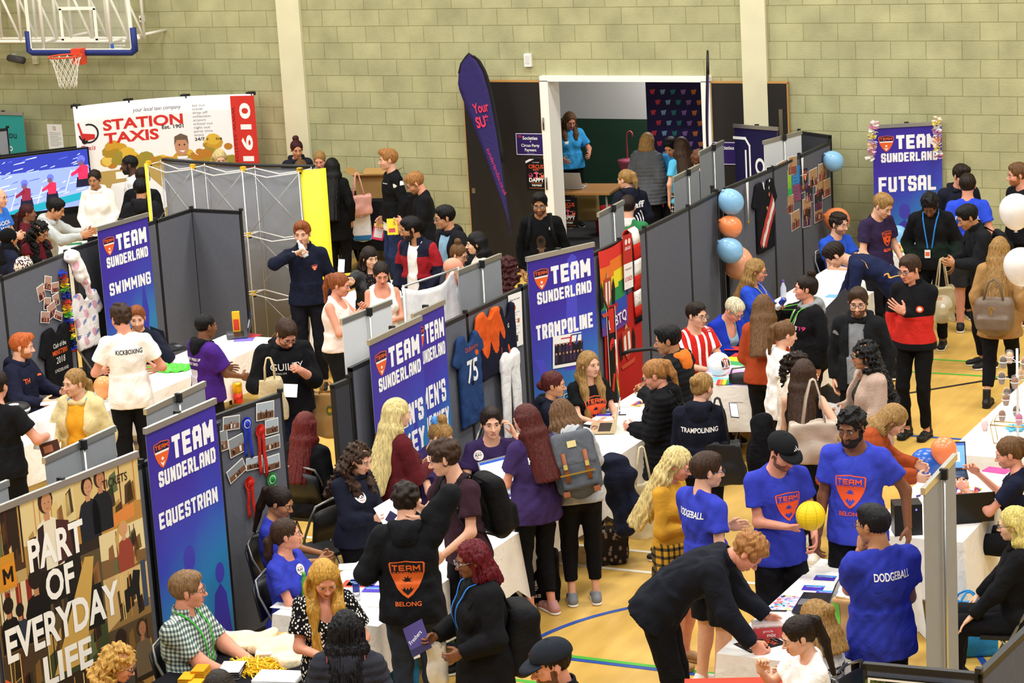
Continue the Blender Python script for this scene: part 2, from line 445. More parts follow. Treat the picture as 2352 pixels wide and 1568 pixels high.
def wave(amp, sc, seed=0):
 "slow folds for cloth"
 r = np.random.RandomState(seed); K = r.randn(5, 3)*sc; ph = r.rand(5)*6.3
 def f(X, Y, Z):
  o = 0
  for kx, p in zip(K, ph): o = o+np.sin(X*kx[0]+Y*kx[1]+Z*kx[2]*.6+p+1.5*np.sin(Z*sc*.5+Y*sc*.4+p))
  return (o*amp/2.2).astype(f32)
 return f
# ------------------------------------------------------------------ head and hand shapes, made once
def _head(fem):
 j = .93 if fem else 1.0
 P = [ell((-.012, 0, .032), (.1, .0775, .087)), ell((.022, 0, -.018), (.072, .064*j+.002, .095)), ell((.03, 0, -.072), (.054, .052*j, .042)), ell((.07, 0, -.094), (.022*j, .024*j, .02)),
   ell((.06, .036, -.03), (.03, .027, .03)), ell((.06, -.036, -.03), (.03, .027, .03)), cone((.084, .038, .019), (.084, -.038, .019), .011, .011, .02),
   cone((.09, 0, .004), (.117, 0, -.033), .0075, .0125 if not fem else .0105, .012), ell((.103, .012, -.037), (.011, .009, .008), k=.008), ell((.103, -.012, -.037), (.011, .009, .008), k=.008),
   ell((.09, 0, -.064), (.016, .026, .0085), k=.006), ell((.088, 0, -.0745), (.016, .023, .009), k=.006), ell((-.02, 0, -.07), (.055, .052, .05), k=.03)]
 for s in (1, -1):
  R = rotm('z', 18*s)@rotm('y', -10)
  P.append(ell((-.006, s*.078, -.006), (.019, .0085, .033), R, k=.006))
 S = [ell((.108, .034, .002), (.02, .019, .0125), k=.012), ell((.108, -.034, .002), (.02, .019, .0125), k=.012), ell((.107, 0, -.0692), (.014, .022, .0018), k=.003)]
 V, Q = surf(P, .0048, .022, S)
 c = V[Q].mean(1)
 mi = np.zeros(len(Q), np.int32)                      # 0 skin 1 lips 2 brow 3 eye white 4 iris 5 beard
 x, y, z = c.T
 mi[(x > .02) & (z < -.05) & (z < -.045-.35*np.maximum(0, .07-x)) & ~((np.abs(y) < .02) & (z > -.085) & (z < -.055) & (x > .09))] = 5
 mi[(x > -.005) & (x < .035) & (z < -.005) & (np.abs(y) > .05) & (z > -.11)] = np.where((x > .003), 5, 0)[(x > -.005) & (x < .035) & (z < -.005) & (np.abs(y) > .05) & (z > -.11)]
 mi[(x > .088) & (z < -.046) & (z > -.056) & (np.abs(y) < .03)] = 5
 mi[(x > .0915-.02*np.abs(y)/.026) & (z < -.058) & (z > -.080) & (np.abs(y) < .022)] = 1
 vs, qs, ms = [V], [Q], [mi]; o = len(V)
 b = MB(); M = ['w', 'i', 'd', 'br']
 for s in (1, -1):
  b.lathe([(.0001, -1), (.5, -.86), (.86, -.5), (1, 0), (.86, .5), (.5, .86), (.0001, 1)], 'w', n=12)
  k = len(b.V)-84
  for q in range(k, len(b.V)): v = b.V[q]; b.V[q] = (.0885+v[0]*.0095, s*.033+v[1]*.0145-.0, .0015+v[2]*.0066)
  k = len(b.V); b.lathe([(.0001, -1), (.6, -.8), (1, 0), (.6, .8), (.0001, 1)], 'i', n=8)
  for q in range(k, len(b.V)): v = b.V[q]; b.V[q] = (.0955+v[0]*.0035, s*.0325+v[1]*.0062, .0018+v[2]*.0062)
  b.tube([(.0905, s*.0485, .002), (.0985, s*.041, .0082), (.1, s*.033, .0096), (.0985, s*.024, .0078), (.095, s*.018, .002)], [.001, .0021, .0023, .002, .001], 'd', n=6)
  b.tube([(.099, s*.014, .0215), (.1, s*.024, .0245), (.097, s*.037, .0265), (.089, s*.05, .0215)], [.0032, .004, .0038, .0018] if not fem else [.002, .003, .0028, .0012], 'br', n=6)
 name = {'w': 3, 'i': 4, 'd': 4, 'br': 2}
 bq, bm = [], []
 for f, i in zip(b.F, b.I):
  if len(f) == 4: bq.append(f); bm.append(name[b.m[i]])
  else:
   for t in range(1, len(f)-1, 2): bq.append((f[0], f[t], f[t+1], f[min(t+2, len(f)-1)])); bm.append(name[b.m[i]])
 bq = [q for q in bq]; bq = np.array(bq, np.int32)
 bad = bq[:, 2] == bq[:, 3]; bq, bm = bq[~bad], np.array(bm)[~bad]
 return np.concatenate([V, np.array(b.V)]), np.concatenate([Q, bq+o]), np.concatenate([mi, bm])
HEADS = {0: _head(0), 1: _head(1)}
def _hand(pose):
 C = {'relax': (22, 34, 22), 'grip': (58, 70, 38), 'flat': (6, 8, 6), 'fist': (82, 95, 55), 'spread': (5, 12, 10), 'pinch': (48, 42, 25)}[pose]
 P = [cone((0, 0, 0), (.03, 0, 0), .027, .03, fl=((0, 0, 1), 1.55)), ell((.052, .0, 0), (.046, .041, .0145)), cone((.03, .02, -.004), (.05, .03, -.006), .016, .013)]
 for y, L, r, sp in ((.031, (.042, .026, .021), .0092, 7), (.0105, (.047, .03, .022), .0095, 1), (-.0105, (.044, .028, .021), .009, -4), (-.03, (.034, .021, .018), .008, -10)):
  if pose == 'spread': sp *= 2.4
  p = np.array([.088 if abs(y) < .02 else .082, y, .001]); a = 0.0; g = math.radians(sp)
  dn = .55 if pose in ('pinch',) and y < 0 else 1.0
  prev = np.array([.045, y*.7, .0]); P.append(cone(prev, p, .011, r*1.12, k=.01))
  for q, (l, c) in enumerate(zip(L, C)):
   a += math.radians(c*(1+.12*(y < 0))*dn); e = p+l*np.array([math.cos(a)*math.cos(g), math.cos(a)*math.sin(g), -math.sin(a)])
   P.append(cone(p, e, r*(1-.06*q), r*(.93-.07*q), k=.0035)); p = e
 b = {'relax': ((.62, .62, -.45), (.85, .35, -.35)), 'grip': ((.5, .45, -.75), (.75, -.2, -.6)), 'flat': ((.6, .72, -.2), (.85, .45, -.15)), 'fist': ((.5, .3, -.8), (.7, -.45, -.55)), 'spread': ((.45, .85, -.15), (.65, .72, -.1)), 'pinch': ((.6, .3, -.72), (.85, -.05, -.5))}[pose]
 p = np.array([.022, .028, -.006]); e = p+.043*nrm(b[0]); P.append(cone(p, e, .0145, .0115, k=.01)); P.append(cone(e, e+.034*nrm(b[1]), .011, .0085, k=.004))
 return surf(P, .0045, .012)
HANDS = {k: _hand(k) for k in ('relax', 'grip', 'flat', 'fist', 'spread', 'pinch')}
# ------------------------------------------------------------------ people
SKIN = {'p': 'dfa98c', 'f': 'e2b396', 't': 'c98d66', 'o': 'b27c56', 'b': '7d5038', 'd': '523325', 'r': 'd9957a'}
LIP = {'p': 'bd7a6a', 'f': 'c27670', 't': 'a0584b', 'o': '8e5145', 'b': '6e3c34', 'd': '4f2c27', 'r': 'b45f55'}
HAIRC = {'blonde': 'd3ac62', 'pale': 'e2cb8a', 'dblond': 'a07a45', 'ginger': '8f4d26', 'lginger': 'a8733f', 'brown': '3d281a', 'lbrown': '6b4a2b', 'dbrown': '24170f', 'black': '0e0b0b', 'red': '6a2320', 'maroon': '65141f', 'auburn': '55201c', 'grey': 'cfc0a0', 'white': 'd9cfae', 'dred': '3f1417'}
def skinmat(c): return mat('skin', SKIN.get(c, c), .5, spec=.35, var=.05, vscale=25)
def hairmat(c):
 c = HAIRC.get(c, c); key = ('hair', c)
 if key in _mats: return _mats[key]
 m = bpy.data.materials.new('hair'); N = NT(m); N.b.inputs['Roughness'].default_value = .5; N.b.inputs['Specular IOR Level'].default_value = .22
 tc = N.add('ShaderNodeTexCoord'); mp = N.add('ShaderNodeMapping'); mp.inputs['Scale'].default_value = (1, 1, .13); N.link(tc, 'Object', mp, 0)
 ns = N.add('ShaderNodeTexNoise'); ns.inputs['Scale'].default_value = 85; ns.inputs['Detail'].default_value = 4; ns.inputs['Distortion'].default_value = .8; N.link(mp, 0, ns, 0)
 r = N.n.new('ShaderNodeValToRGB'); l = lin(c); e = r.color_ramp.elements; e[0].position = .32; e[1].position = .7
 e[0].color = tuple(x*.45 for x in l[:3])+(1,); e[1].color = tuple(min(1, x*1.2) for x in l[:3])+(1,)
 N.link(ns, 0, r, 0); N.link(r, 0, N.b, 'Base Color')
 bp = N.add('ShaderNodeBump'); bp.inputs['Strength'].default_value = .7; bp.inputs['Distance'].default_value = .006; N.link(ns, 0, bp, 'Height'); N.link(bp, 'Normal', N.b, 'Normal')
 _mats[key] = m; return m
def ik(S, T, a, b, pole):
 d = T-S; L = np.linalg.norm(d); u = d/(L+1e-9); L = min(L, (a+b)*.995); T = S+u*L
 x = (a*a-b*b+L*L)/(2*L); h = math.sqrt(max(a*a-x*x, 0)); pl = np.asarray(pole, float); pl = nrm(pl-(pl@u)*u)
 return S+u*x+pl*h, T
HANDPOS = {'hang': (.02, .07, -.515), 'front': (.29, -.10, -.26), 'phone': (.30, -.12, -.16), 'table': (.38, -.06, -.26), 'pocket': (.10, .04, -.44), 'chin': (.16, -.14, .05), 'hip': (-.02, .15, -.33), 'lap': (.28, -.04, -.42), 'chest': (.17, -.19, -.13), 'low': (.22, .0, -.42), 'back': (-.12, -.1, -.44), 'bag': (.08, .06, -.45), 'mouth': (.2, -.13, .09), 'fold': (.22, -.2, -.22), 'reach': (.47, -.02, -.12)}
class Body:
 pass
def skeleton(h, pose, lean, side, hd, L, R, legs, fem, fat, seat=.46, kneel=None):
 B = Body(); s = h/1.75; B.s = s; B.fem = fem; B.fat = fat
 wsh = (.149 if fem else .166)*s*(1+.25*(fat-1))
 sit = pose == 'sit'
 zp = seat+.10*s if sit else .975*s
 if pose == 'stand' and legs in ('walk', 'walkr', 'wide'): zp -= .03*s
 Rp = rotm('x', side*.3)@rotm('y', lean*(.25 if sit else .62)); Rc = rotm('x', side)@rotm('y', lean)
 B.Rp, B.Rc = Rp, Rc
 pel = A3(-.05*s*math.sin(math.radians(lean)) if not sit else 0, 0, zp); B.pel = pel
 wai = pel+Rp@A3(0.0, 0, .155*s); B.wai = wai
 nb = wai+Rc@A3(-.012, 0, .365*s); B.nb = nb
 che = nb-Rc@A3(-.004, 0, .20*s); B.che = che
 hs = (.985 if fem else 1.03)*(.45+.55*s); B.hs = hs
 yaw, pit, rol = hd; B.Rh = rotm('z', yaw)@rotm('y', pit)@rotm('x', rol)
 fw = math.sin(math.radians(lean))*.5
 nd = nrm(.55*(Rc@A3(.12, 0, 1))+.45*(B.Rh@A3(0, 0, 1))); B.nd = nd
 sk = nb+nd*.075*s                                    # skull base
 B.hc = sk+B.Rh@A3(.03, 0, .082)*hs
 B.arm = []
 for sg, t in ((1, L), (-1, R)):
  S = nb+Rc@A3(-.005, sg*wsh, -.070*s)
  o = {}
  if isinstance(t, dict): o = t; t = t.get('t', 'hang')
  if isinstance(t, str): t = HANDPOS[t]
  T = S+A3(t[0], sg*t[1], t[2])*s
  if o.get('chest') : T = S+Rc@(A3(t[0], sg*t[1], t[2])*s)
  pole = o.get('pole', (-.6, .55, -.55)); E, W = ik(S, T, .29*s, .25*s, A3(pole[0], sg*pole[1], pole[2]))
  B.arm.append((S, E, W, sg, o))
 B.leg = []
 D = {'stand': ((.0, .10), (.0, .10)), 'walk': ((.24, .09), (-.24, .09)), 'walkr': ((-.24, .09), (.24, .09)), 'wide': ((.05, .2), (-.05, .2)), 'close': ((.02, .065), (-.01, .065))}.get(legs, legs)
 for i, sg in enumerate((1, -1)):
  H = pel+Rp@A3(0, sg*.09*s, -.055*s)
  if sit:
   K = H+A3(.43*s, sg*.03, .0); K[2] = min(K[2]+.0, .53*s+.02); Fo = A3(K[0]+.03, K[1], .09*s); toe = 1
  else:
   q = D[i]; Fo = A3(pel[0]*0+q[0]*s, sg*q[1]*s, (.09+(q[2] if len(q) > 2 else 0))*s)
   if lean > 25: Fo[0] += .02
   K, Fo = ik(H, Fo, .425*s, .415*s, (1, .08*sg, 0))
  B.leg.append((H, K, Fo, sg))
 B.top = B.hc+A3(0, 0, .128*hs)
 return B
def torso(B, t=0.0, sc=1.0):
 s, Rp, Rc, f = B.s, B.Rp, B.Rc, B.fat; k = f**.8
 P = [ell(B.pel+Rp@A3(-.01, 0, .0)*s, ((.112*k*s+t)*sc, ((.172 if B.fem else .163)*k*s+t)*sc, .125*s+t), Rp),
   ell(B.wai+Rp@A3(.005+.03*(f-1), 0, -.0)*s, ((.1*f*s+t)*sc, ((.130 if B.fem else .145)*f*s+t)*sc, .17*s+t), Rp),
   ell(B.che, ((.113*k*s+t)*sc, ((.142 if B.fem else .158)*k*s+t)*sc, .20*s+t), Rc),
   cone(B.arm[0][0]-Rc@A3(0, .025*s, .01), B.arm[1][0]-Rc@A3(0, -.025*s, .01), .048*s+t*.75, .048*s+t*.75),
   cone(B.nb+Rc@A3(-.01, .04*s, -.012), B.arm[0][0]+Rc@A3(0, -.05*s, .01), .05*s+t*.7, .048*s+t*.7), cone(B.nb+Rc@A3(-.01, -.04*s, -.012), B.arm[1][0]+Rc@A3(0, .05*s, .01), .05*s+t*.7, .048*s+t*.7)]
 if B.fem:
  for sg in (1, -1): P.append(ell(B.che+Rc@A3(.075*k, sg*.072, -.02)*s, (.062*s+t, .072*s+t, .07*s+t), Rc))
 for sg in (1, -1): P.append(ell(B.pel+Rp@A3(-.05, sg*.075, -.05)*s, (.085*s*k+t, .088*s*k+t, .1*s+t), Rp))
 return P
def armp(B, i, t=0.0, upto=2.0, flare=0.0, end=False, thin=1.0):
 S, E, W, sg, o = B.arm[i]; s = B.s; q = (.5+.5*B.fat)*(.9 if B.fem else 1.04)*thin
 r0, r1, r2 = .051*s*q+t, .041*s*q+t, .029*s*q+t*.75
 if upto <= 1:
  e = S+(E-S)*upto; return [cone(S, e, r0+.004, r0+(r1-r0)*upto+flare, end=end)]
 e = E+(W-E)*(upto-1)
 return [cone(S, E, r0, r1), cone(E, e, r1*1.03, r1+(r2-r1)*(upto-1)+flare, end=end)]
def legp(B, i, t=0.0, upto=2.0, flare=0.0, end=False, thin=1.0):
 H, K, Fo, sg = B.leg[i]; s = B.s; q = (.6+.4*B.fat)*thin
 r0, r1, r2 = .088*s*q+t, .058*s*q+t, .040*s*q+t
 if upto <= 1:
  e = H+(K-H)*upto; return [cone(H, e, r0, r0+(r1-r0)*upto+flare, end=end)]
 e = K+(Fo-K)*(upto-1); d = nrm(Fo-K); bk = nrm(np.cross(d, A3(0, 1, 0)))
 return [cone(H, K, r0, r1), cone(K, e, r1*.98, r1+(r2-r1)*(upto-1)+flare, end=end), ell(K+(Fo-K)*.3-bk*(-.012), (.05*s*q+t*.9,)*2+(.12*s,), np.array([bk, np.cross(d, bk), d]).T)]
def grp(V, Q, mats, name, parent, mi=None): return mk(name, V, Q, mats, mi, parent, True)
NPEOPLE = [0]
PEOPLE = {}
def hair_shape(B, style, seed):
 "solids in the head frame -> surface in body frame"
 hs = B.hs; P = []; S = []; wob = None; res = .0078; k = .018; PL = []
 C = lambda t, z=0.0: ell((-.014, 0, .034+z), (.099+t, .0775+t, .088+t))
 st = style.split('+'); b = st[0]
 lens = float(b.split(':')[1]) if ':' in b else .3; b = b.split(':')[0]
 amp, fr = .0035, 60
 face = [ell((.11, 0, -.014), (.074, .066, .09), k=.01), ell((.03, .098, -.06), (.06, .03, .075), k=.01), ell((.03, -.098, -.06), (.06, .03, .075), k=.01)]
 nape = lambda z: (rotm('y', -18)@A3(0, 0, -1), -z)
 if b in ('short', 'fade', 'quiff', 'buzz', 'messy', 'twist'):
  t = {'buzz': .004, 'fade': .006, 'short': .013, 'quiff': .011, 'messy': .016, 'twist': .012}[b]
  P = [C(t)]
  if b in ('short', 'quiff', 'messy', 'fade', 'twist'): P.append(ell((.012 if b != 'quiff' else .028, 0, .085), (.085, .066, .05 if b != 'fade' else .048)))
  if b == 'quiff': P.append(ell((.07, 0, .105), (.035, .05, .032)))
  S = [ell((.124, 0, -.012), (.074, .08, .096), k=.008), ell((.055, .09, -.05), (.055, .03, .075), k=.008), ell((.055, -.09, -.05), (.055, .03, .075), k=.008), ell((-.002, .09, -.015), (.025, .02, .042), k=.006), ell((-.002, -.09, -.015), (.025, .02, .042), k=.006)]
  PL = [nape(-.062)]
  if b in ('messy', 'twist'): amp, fr = (.008, 75) if b == 'messy' else (.013, 95)
 elif b == 'bald': return None
 elif b in ('hijab', 'scarf'):
  P = [C(.016), ell((-.01, 0, -.09), (.075, .07, .09))]
  if b == 'hijab': P += [cone((-.03, 0, -.12), (-.03, 0, -.26), .09, .15)]
  S = [ell((.11, 0, -.022), (.055, .058, .082), k=.01)]; amp = .002
  if b == 'scarf': S = [ell((.118, 0, -.06), (.09, .12, .1), k=.01)]; P = [C(.016), ell((-.08, 0, -.01), (.06, .055, .05))]
 else:
  t = .011; tight = b in ('pony', 'bun'); P = [C(t)]+([] if tight else [ell((-.035, 0, .0), (.085, .083, .095))]); S = list(face)
  if tight: P = [C(.009), ell((-.06, 0, -.0), (.055, .068, .075))]; S = [ell((.124, 0, -.012), (.07, .08, .098), k=.008), ell((.055, .09, -.05), (.06, .03, .085), k=.008), ell((.055, -.09, -.05), (.06, .03, .085), k=.008)]
  if tight: S.append(ell((-.02, 0, -.15), (.10, .085, .07), k=.01)); k = .014
  if b in ('long', 'wavy', 'curly', 'bob', 'braids'):
   w = {'long': .1, 'wavy': .112, 'curly': .12, 'bob': .102, 'braids': .108}[b]
   n = 9; k = .03; dn = B.Rh.T@nrm(B.nb+B.Rc@A3(-.125, 0, -.17)*B.s-B.hc)
   for q in range(n):
    a = (q/(n-1)-.5)*2*1.9                    # round the back of the head from ear to ear
    st0 = A3(-.02-.068*math.cos(a), .078*math.sin(a), .02); mid = A3(-.03-.085*math.cos(a), w*.92*math.sin(a), -.11)
    r = .034 if b != 'bob' else .032
    P.append(cone(st0, mid, r*.8, r))
    if b != 'bob' or lens > .16:
     L = lens-.11; e = mid+dn*L*.9+A3(-.012, .02*math.sin(a), -L*.35); e = e-A3(0, e[1]*.12, 0)
     back = B.Rh.T@(B.Rc@A3(-1, 0, 0)); e = e+back*.012*abs(math.cos(a))
     if 'front' in st and abs(math.sin(a)) > .75:
      fr0 = B.Rh.T@(B.nb+B.Rc@(A3(.10, np.sign(math.sin(a))*.085, -.08)*B.s)-B.hc)/hs
      fr1 = B.Rh.T@(B.nb+B.Rc@(A3(.135, np.sign(math.sin(a))*.08, -.05-max(.0, lens-.2))*B.s)-B.hc)/hs
      P += [cone(mid, fr0, r, .03), cone(fr0, fr1, .031, .017)]
     else: P.append(cone(mid, e, r, .021 if b != 'curly' else .03))
   amp, fr = {'long': (.0022, 130), 'wavy': (.005, 60), 'curly': (.015, 85), 'bob': (.0025, 110), 'braids': (.0065, 150)}[b]
  elif b == 'pony':
   hi = 'high' in st; p = A3(-.1, 0, .075) if hi else A3(-.112, 0, -.005)
   P.append(ell(p, (.026, .03, .028))); pts = [p, p+A3(-.035, 0, -.035), p+A3(-.045, 0, -.45*lens), p+A3(-.03, 0, -lens)]
   for q, r in zip(range(3), (.026, .036, .034)): P.append(cone(pts[q], pts[q+1], r, (.036, .034, .014)[q]))
   amp = .003 if 'curl' not in st else .013; fr = 90
  elif b == 'half':
   P.append(ell((-.085, 0, .085), (.03, .035, .03)))
  if 'bun' in st or b == 'bun':
   P.append(ell((-.055, 0, .145) if 'topbun' in st else ((-.118, 0, .05) if 'lowbun' not in st else (-.115, 0, -.02)), (.045, .045, .042)))
   amp = .004
  if 'fringe' in st: S = [ell((.112, 0, -.048), (.072, .058, .075), k=.01)]+face[1:]
  S.append(ell((-.004, .093, -.012), (.024, .016, .03), k=.006)) if b in ('pony', 'bun') else None
  S.append(ell((-.004, -.093, -.012), (.024, .016, .03), k=.006)) if b in ('pony', 'bun') else None
  if b in ('pony', 'bun'): S.append(ell((.02, 0, -.14), (.11, .15, .075), k=.01)) if b == 'bun' else None
 r = np.random.RandomState(seed); p1 = r.rand(4)*6
 def wob(X, Y, Z):
  th = np.arctan2(Y, -X+.0)
  if b in ('curly', 'twist', 'messy') or 'curl' in st: return (amp*(np.sin(X*fr+p1[0]+2*np.sin(Z*fr*.7))*np.sin(Y*fr+p1[1]+2*np.sin(X*fr*.8))+.5*np.sin(Z*fr*1.2+p1[2]+np.sin(Y*fr)))).astype(f32)
  return (amp*(np.sin(th*fr*.35+p1[0]+1.2*np.sin(Z*14+p1[1])+(0 if b != 'wavy' else 1.5*np.sin(Z*40)))+.5*np.sin(th*fr*.8+p1[2]+2*np.sin(Z*9)))).astype(f32)
 V, Q = surf(P, res, k, S, PL, wob, pad=.01)
 return (V*hs)@B.Rh.T+B.hc, Q
def person(name, px, py, label, h=1.72, a=0, pose='stand', lean=0, side=0, hd=(0, 5, 0), L='hang', R='hang', legs='stand', fem=0, fat=1.0, skin='p', hair='short', hc='brown', beard=None,
   top=None, over=None, bot=None, shoes='111114', glasses=None, zt=None, seat=.46, hl='relax', hr='relax', extra=(), lip=None, bare=0.0, socks=None, at=None, iris='3a2a20', dz=0.0):
 B = skeleton(h, pose, lean, side, hd, L, R, legs, fem, fat, seat)
 NPEOPLE[0] += 1; seed = NPEOPLE[0]
 z = B.top[2]+dz
 P = G(px, py, z); u = nrm(A3(P[0]-CAM[0], P[1]-CAM[1], 0)); r = A3(u[1], -u[0], 0)
 fv = -math.cos(math.radians(a))*u+math.sin(math.radians(a))*r; rz = math.atan2(fv[1], fv[0])
 c, sn = math.cos(rz), math.sin(rz)
 loc = A3(P[0]-(c*B.top[0]-sn*B.top[1]), P[1]-(sn*B.top[0]+c*B.top[1]), dz)
 if at is not None: loc = A3(at[0], at[1], dz)
 root = thing('person', label, 'person', loc, rz)
 B.root = root; B.loc = loc; B.Rw = rotm('z', math.degrees(rz)); PEOPLE[name] = B
 B.world = lambda p: B.Rw@np.asarray(p, float)+loc
 s = B.s; sm = skinmat(skin)
 # ---- body: head, neck, trunk, arms, hands and legs in one mesh
 topk = top or {}; sl = (topk.get('sl', 2.0) if top else 0.0); legl = (bot or {}).get('len', 2.0)
 cov = 0.012
 prims = torso(B, -cov if not bare else -.004)
 prims.append(cone(B.nb-B.nd*.03, B.hc+B.Rh@A3(-.02, 0, -.07)*B.hs, (.056 if fem else .064)*s*(.6+.4*fat), (.05 if fem else .058)*B.hs))
 for i in (0, 1):
  prims += armp(B, i, 0, thin=.86 if sl > 1.6 or over else 1.0); prims += legp(B, i, -.008 if legl > 1.2 else 0)
  H, K, Fo, sg = B.leg[i]; prims.append(cone(Fo-A3(.02, 0, .03), Fo+A3(.13*s, 0, -.06*s), .034*s, .03*s))
 V, Q = surf(prims, .0145, .03)
 vs, qs, ms = [V], [Q], [np.zeros(len(Q), np.int32)]; n = len(V)
 hv, hq, hm = HEADS[fem]
 vs.append((hv*B.hs)@B.Rh.T+B.hc); qs.append(hq+n); ms.append(hm); n += len(hv)
 for i, hp in ((0, hl), (1, hr)):
  S_, E_, W_, sg, o = B.arm[i]; d = nrm(W_-E_)
  if 'dir' in o: d = nrm(.0*d+A3(o['dir'][0], sg*o['dir'][1], o['dir'][2]))
  pn = o.get('palm', (0, -1, 0)) if not isinstance(o.get('palm'), str) else None
  pn = A3(pn[0], sg*pn[1], pn[2]); zz = -(pn-(pn@d)*d)
  if np.linalg.norm(zz) < .1: zz = A3(0, 0, 1)-d[2]*d
  zz = nrm(zz); yy = np.cross(zz, d); M = np.array([d, yy, zz]).T
  v, q = HANDS[hp]; v = v*A3(1, -1 if sg > 0 else 1, 1)*s*(.93 if fem else 1.03)
  if sg > 0: q = q[:, ::-1]
  vs.append(v@M.T+W_-d*.008); qs.append(q+n); ms.append(np.zeros(len(q), np.int32)); n += len(v)
  B.__dict__['hand'+'LR'[i]] = (W_+d*.09*s, d, zz)
 bm = sm if not beard else mat('stubble', beard, .7)
 mats = [sm, mat('lips', lip or LIP.get(skin, 'a0584b'), .4), hairmat(hc if isinstance(hc, str) and hair not in ('hijab', 'scarf') else 'dbrown'), mat('eye_white', 'e8e2da', .3), mat('iris', iris, .2), bm]
 B.body = grp(np.concatenate(vs), np.concatenate(qs), mats, 'body', root, np.concatenate(ms))
 if beard and beard[0] != '~' and 'full' in extra:
  bp = [ell((.045, 0, -.085), (.058, .058, .045)), ell((.0, .058, -.045), (.03, .014, .05)), ell((.0, -.058, -.045), (.03, .014, .05)), cone((.092, .025, -.052), (.092, -.025, -.052), .008, .008)]
  bv, bq = surf(bp, .007, .02, [ell((.11, 0, -.015), (.06, .06, .04)), ell((.1, 0, -.068), (.02, .02, .008)), ell((-.02, 0, -.02), (.07, .05, .11), k=.005)], (), wave(.002, 120, 3))
  grp((bv*B.hs)@B.Rh.T+B.hc, bq, mat('beard_hair', beard, .8, bump=.8, bscale=180), 'beard', root)
 # ---- hair
 if hair not in ('bald',):
  r_ = hair_shape(B, hair, seed)
  nm = 'headscarf' if hair.split(':')[0] in ('hijab', 'scarf') else 'hair'
  m = (hairmat(hc) if nm == 'hair' else cloth(hc)) if isinstance(hc, str) else hc
  B.hairo = grp(r_[0], r_[1], m, nm, root)
 # ---- clothes
 if bot: bottoms(B, bot, root, seed, pose)
 if top: B.topo = upper(B, top, root, seed, pose, over is not None)
 if over: B.overo = upper(B, over, root, seed+50, pose, False)
 if shoes and shoes != 'none':
  for i in (0, 1):
   H, K, Fo, sg = B.leg[i]; dn = nrm(Fo-K) if pose != 'sit' else A3(0, 0, -1)
   x = A3(1, 0, 0); tilt = 0
   if pose != 'sit' and Fo[2] > .13*s: x = nrm(A3(.6, 0, -.8))
   y = A3(0, 1, 0); zz = nrm(np.cross(x, y)); M = np.array([x, y, zz]).T; o = Fo-zz*.09*s
   T = lambda p: o+M@(A3(*p)*s)
   boot = isinstance(shoes, tuple) and shoes[0] == 'boot'; col = shoes if isinstance(shoes, str) else shoes[1]; sole = shoes[2] if isinstance(shoes, tuple) and len(shoes) > 2 else ('e8e4dc' if not boot else col)
   up = [cone(T((-.055, 0, .045)), T((.07, 0, .045)), .041*s, .04*s), ell(T((.13, 0, .035)), (.06*s, .045*s, .032*s), M), cone(T((-.035, 0, .05)), T((-.01, 0, .1 if not boot else .19)), .041*s, .042*s, end=True)]
   v, q = surf(up, .011, .02, (), [(-zz, -(zz@T((0, 0, .016))))])
   sh = grp(v, q, leather(col, 'shoe_upper') if boot else mat('shoe_upper', col, .6, wr=.2), 'boot' if boot else 'shoe', root)
   v, q = surf([cone(T((-.055, 0, .013)), T((.135, 0, .013)), .043*s, .046*s)], .011, .01, (), [(-zz, -(zz@T((0, 0, .001)))), (zz, zz@T((0, 0, .024)))])
   grp(v, q, mat('sole', sole, .7), 'sole', sh)
 if glasses: spectacles(B, glasses, root)
 return B
def bottoms(B, c, root, seed, pose):
 s = B.s; kind = c.get('k', 'trousers'); t = c.get('t', .012); m = c['m'] if 'm' in c else cloth(c['c'], name=kind+'_cloth'); L = c.get('len', 2.0); P = []
 top = c.get('top', .10)
 q = torso(B, min(t, .009)); P += q[:2]+q[-2:]
 if kind in ('skirt', 'dress'):
  if pose == 'sit':
   for i in (0, 1): P += legp(B, i, t+.02, .9)
   P.append(cone(B.leg[0][0], B.leg[0][1], .09*s, .08*s))
  else:
   P.append(ring(B.pel, B.Rp, .06*s, -L*.45*s, (.125*s*B.fat**.8+t, .18*s*B.fat**.8+t), (.16*s+t, .20*s+t)))
 else:
  for i in (0, 1): P += legp(B, i, t, min(L, 1.94), flare=c.get('fl', .0), end=True, thin=c.get('thin', 1.0))
 n = B.Rp@A3(0, 0, 1)
 V, Q = surf(P, .0125, .025, (), [(n, n@(B.pel+n*top*s))], wave(.003 if kind == 'trousers' else .005, 38, seed))
 o = grp(V, Q, m, kind, root); B.boto = o
 return o
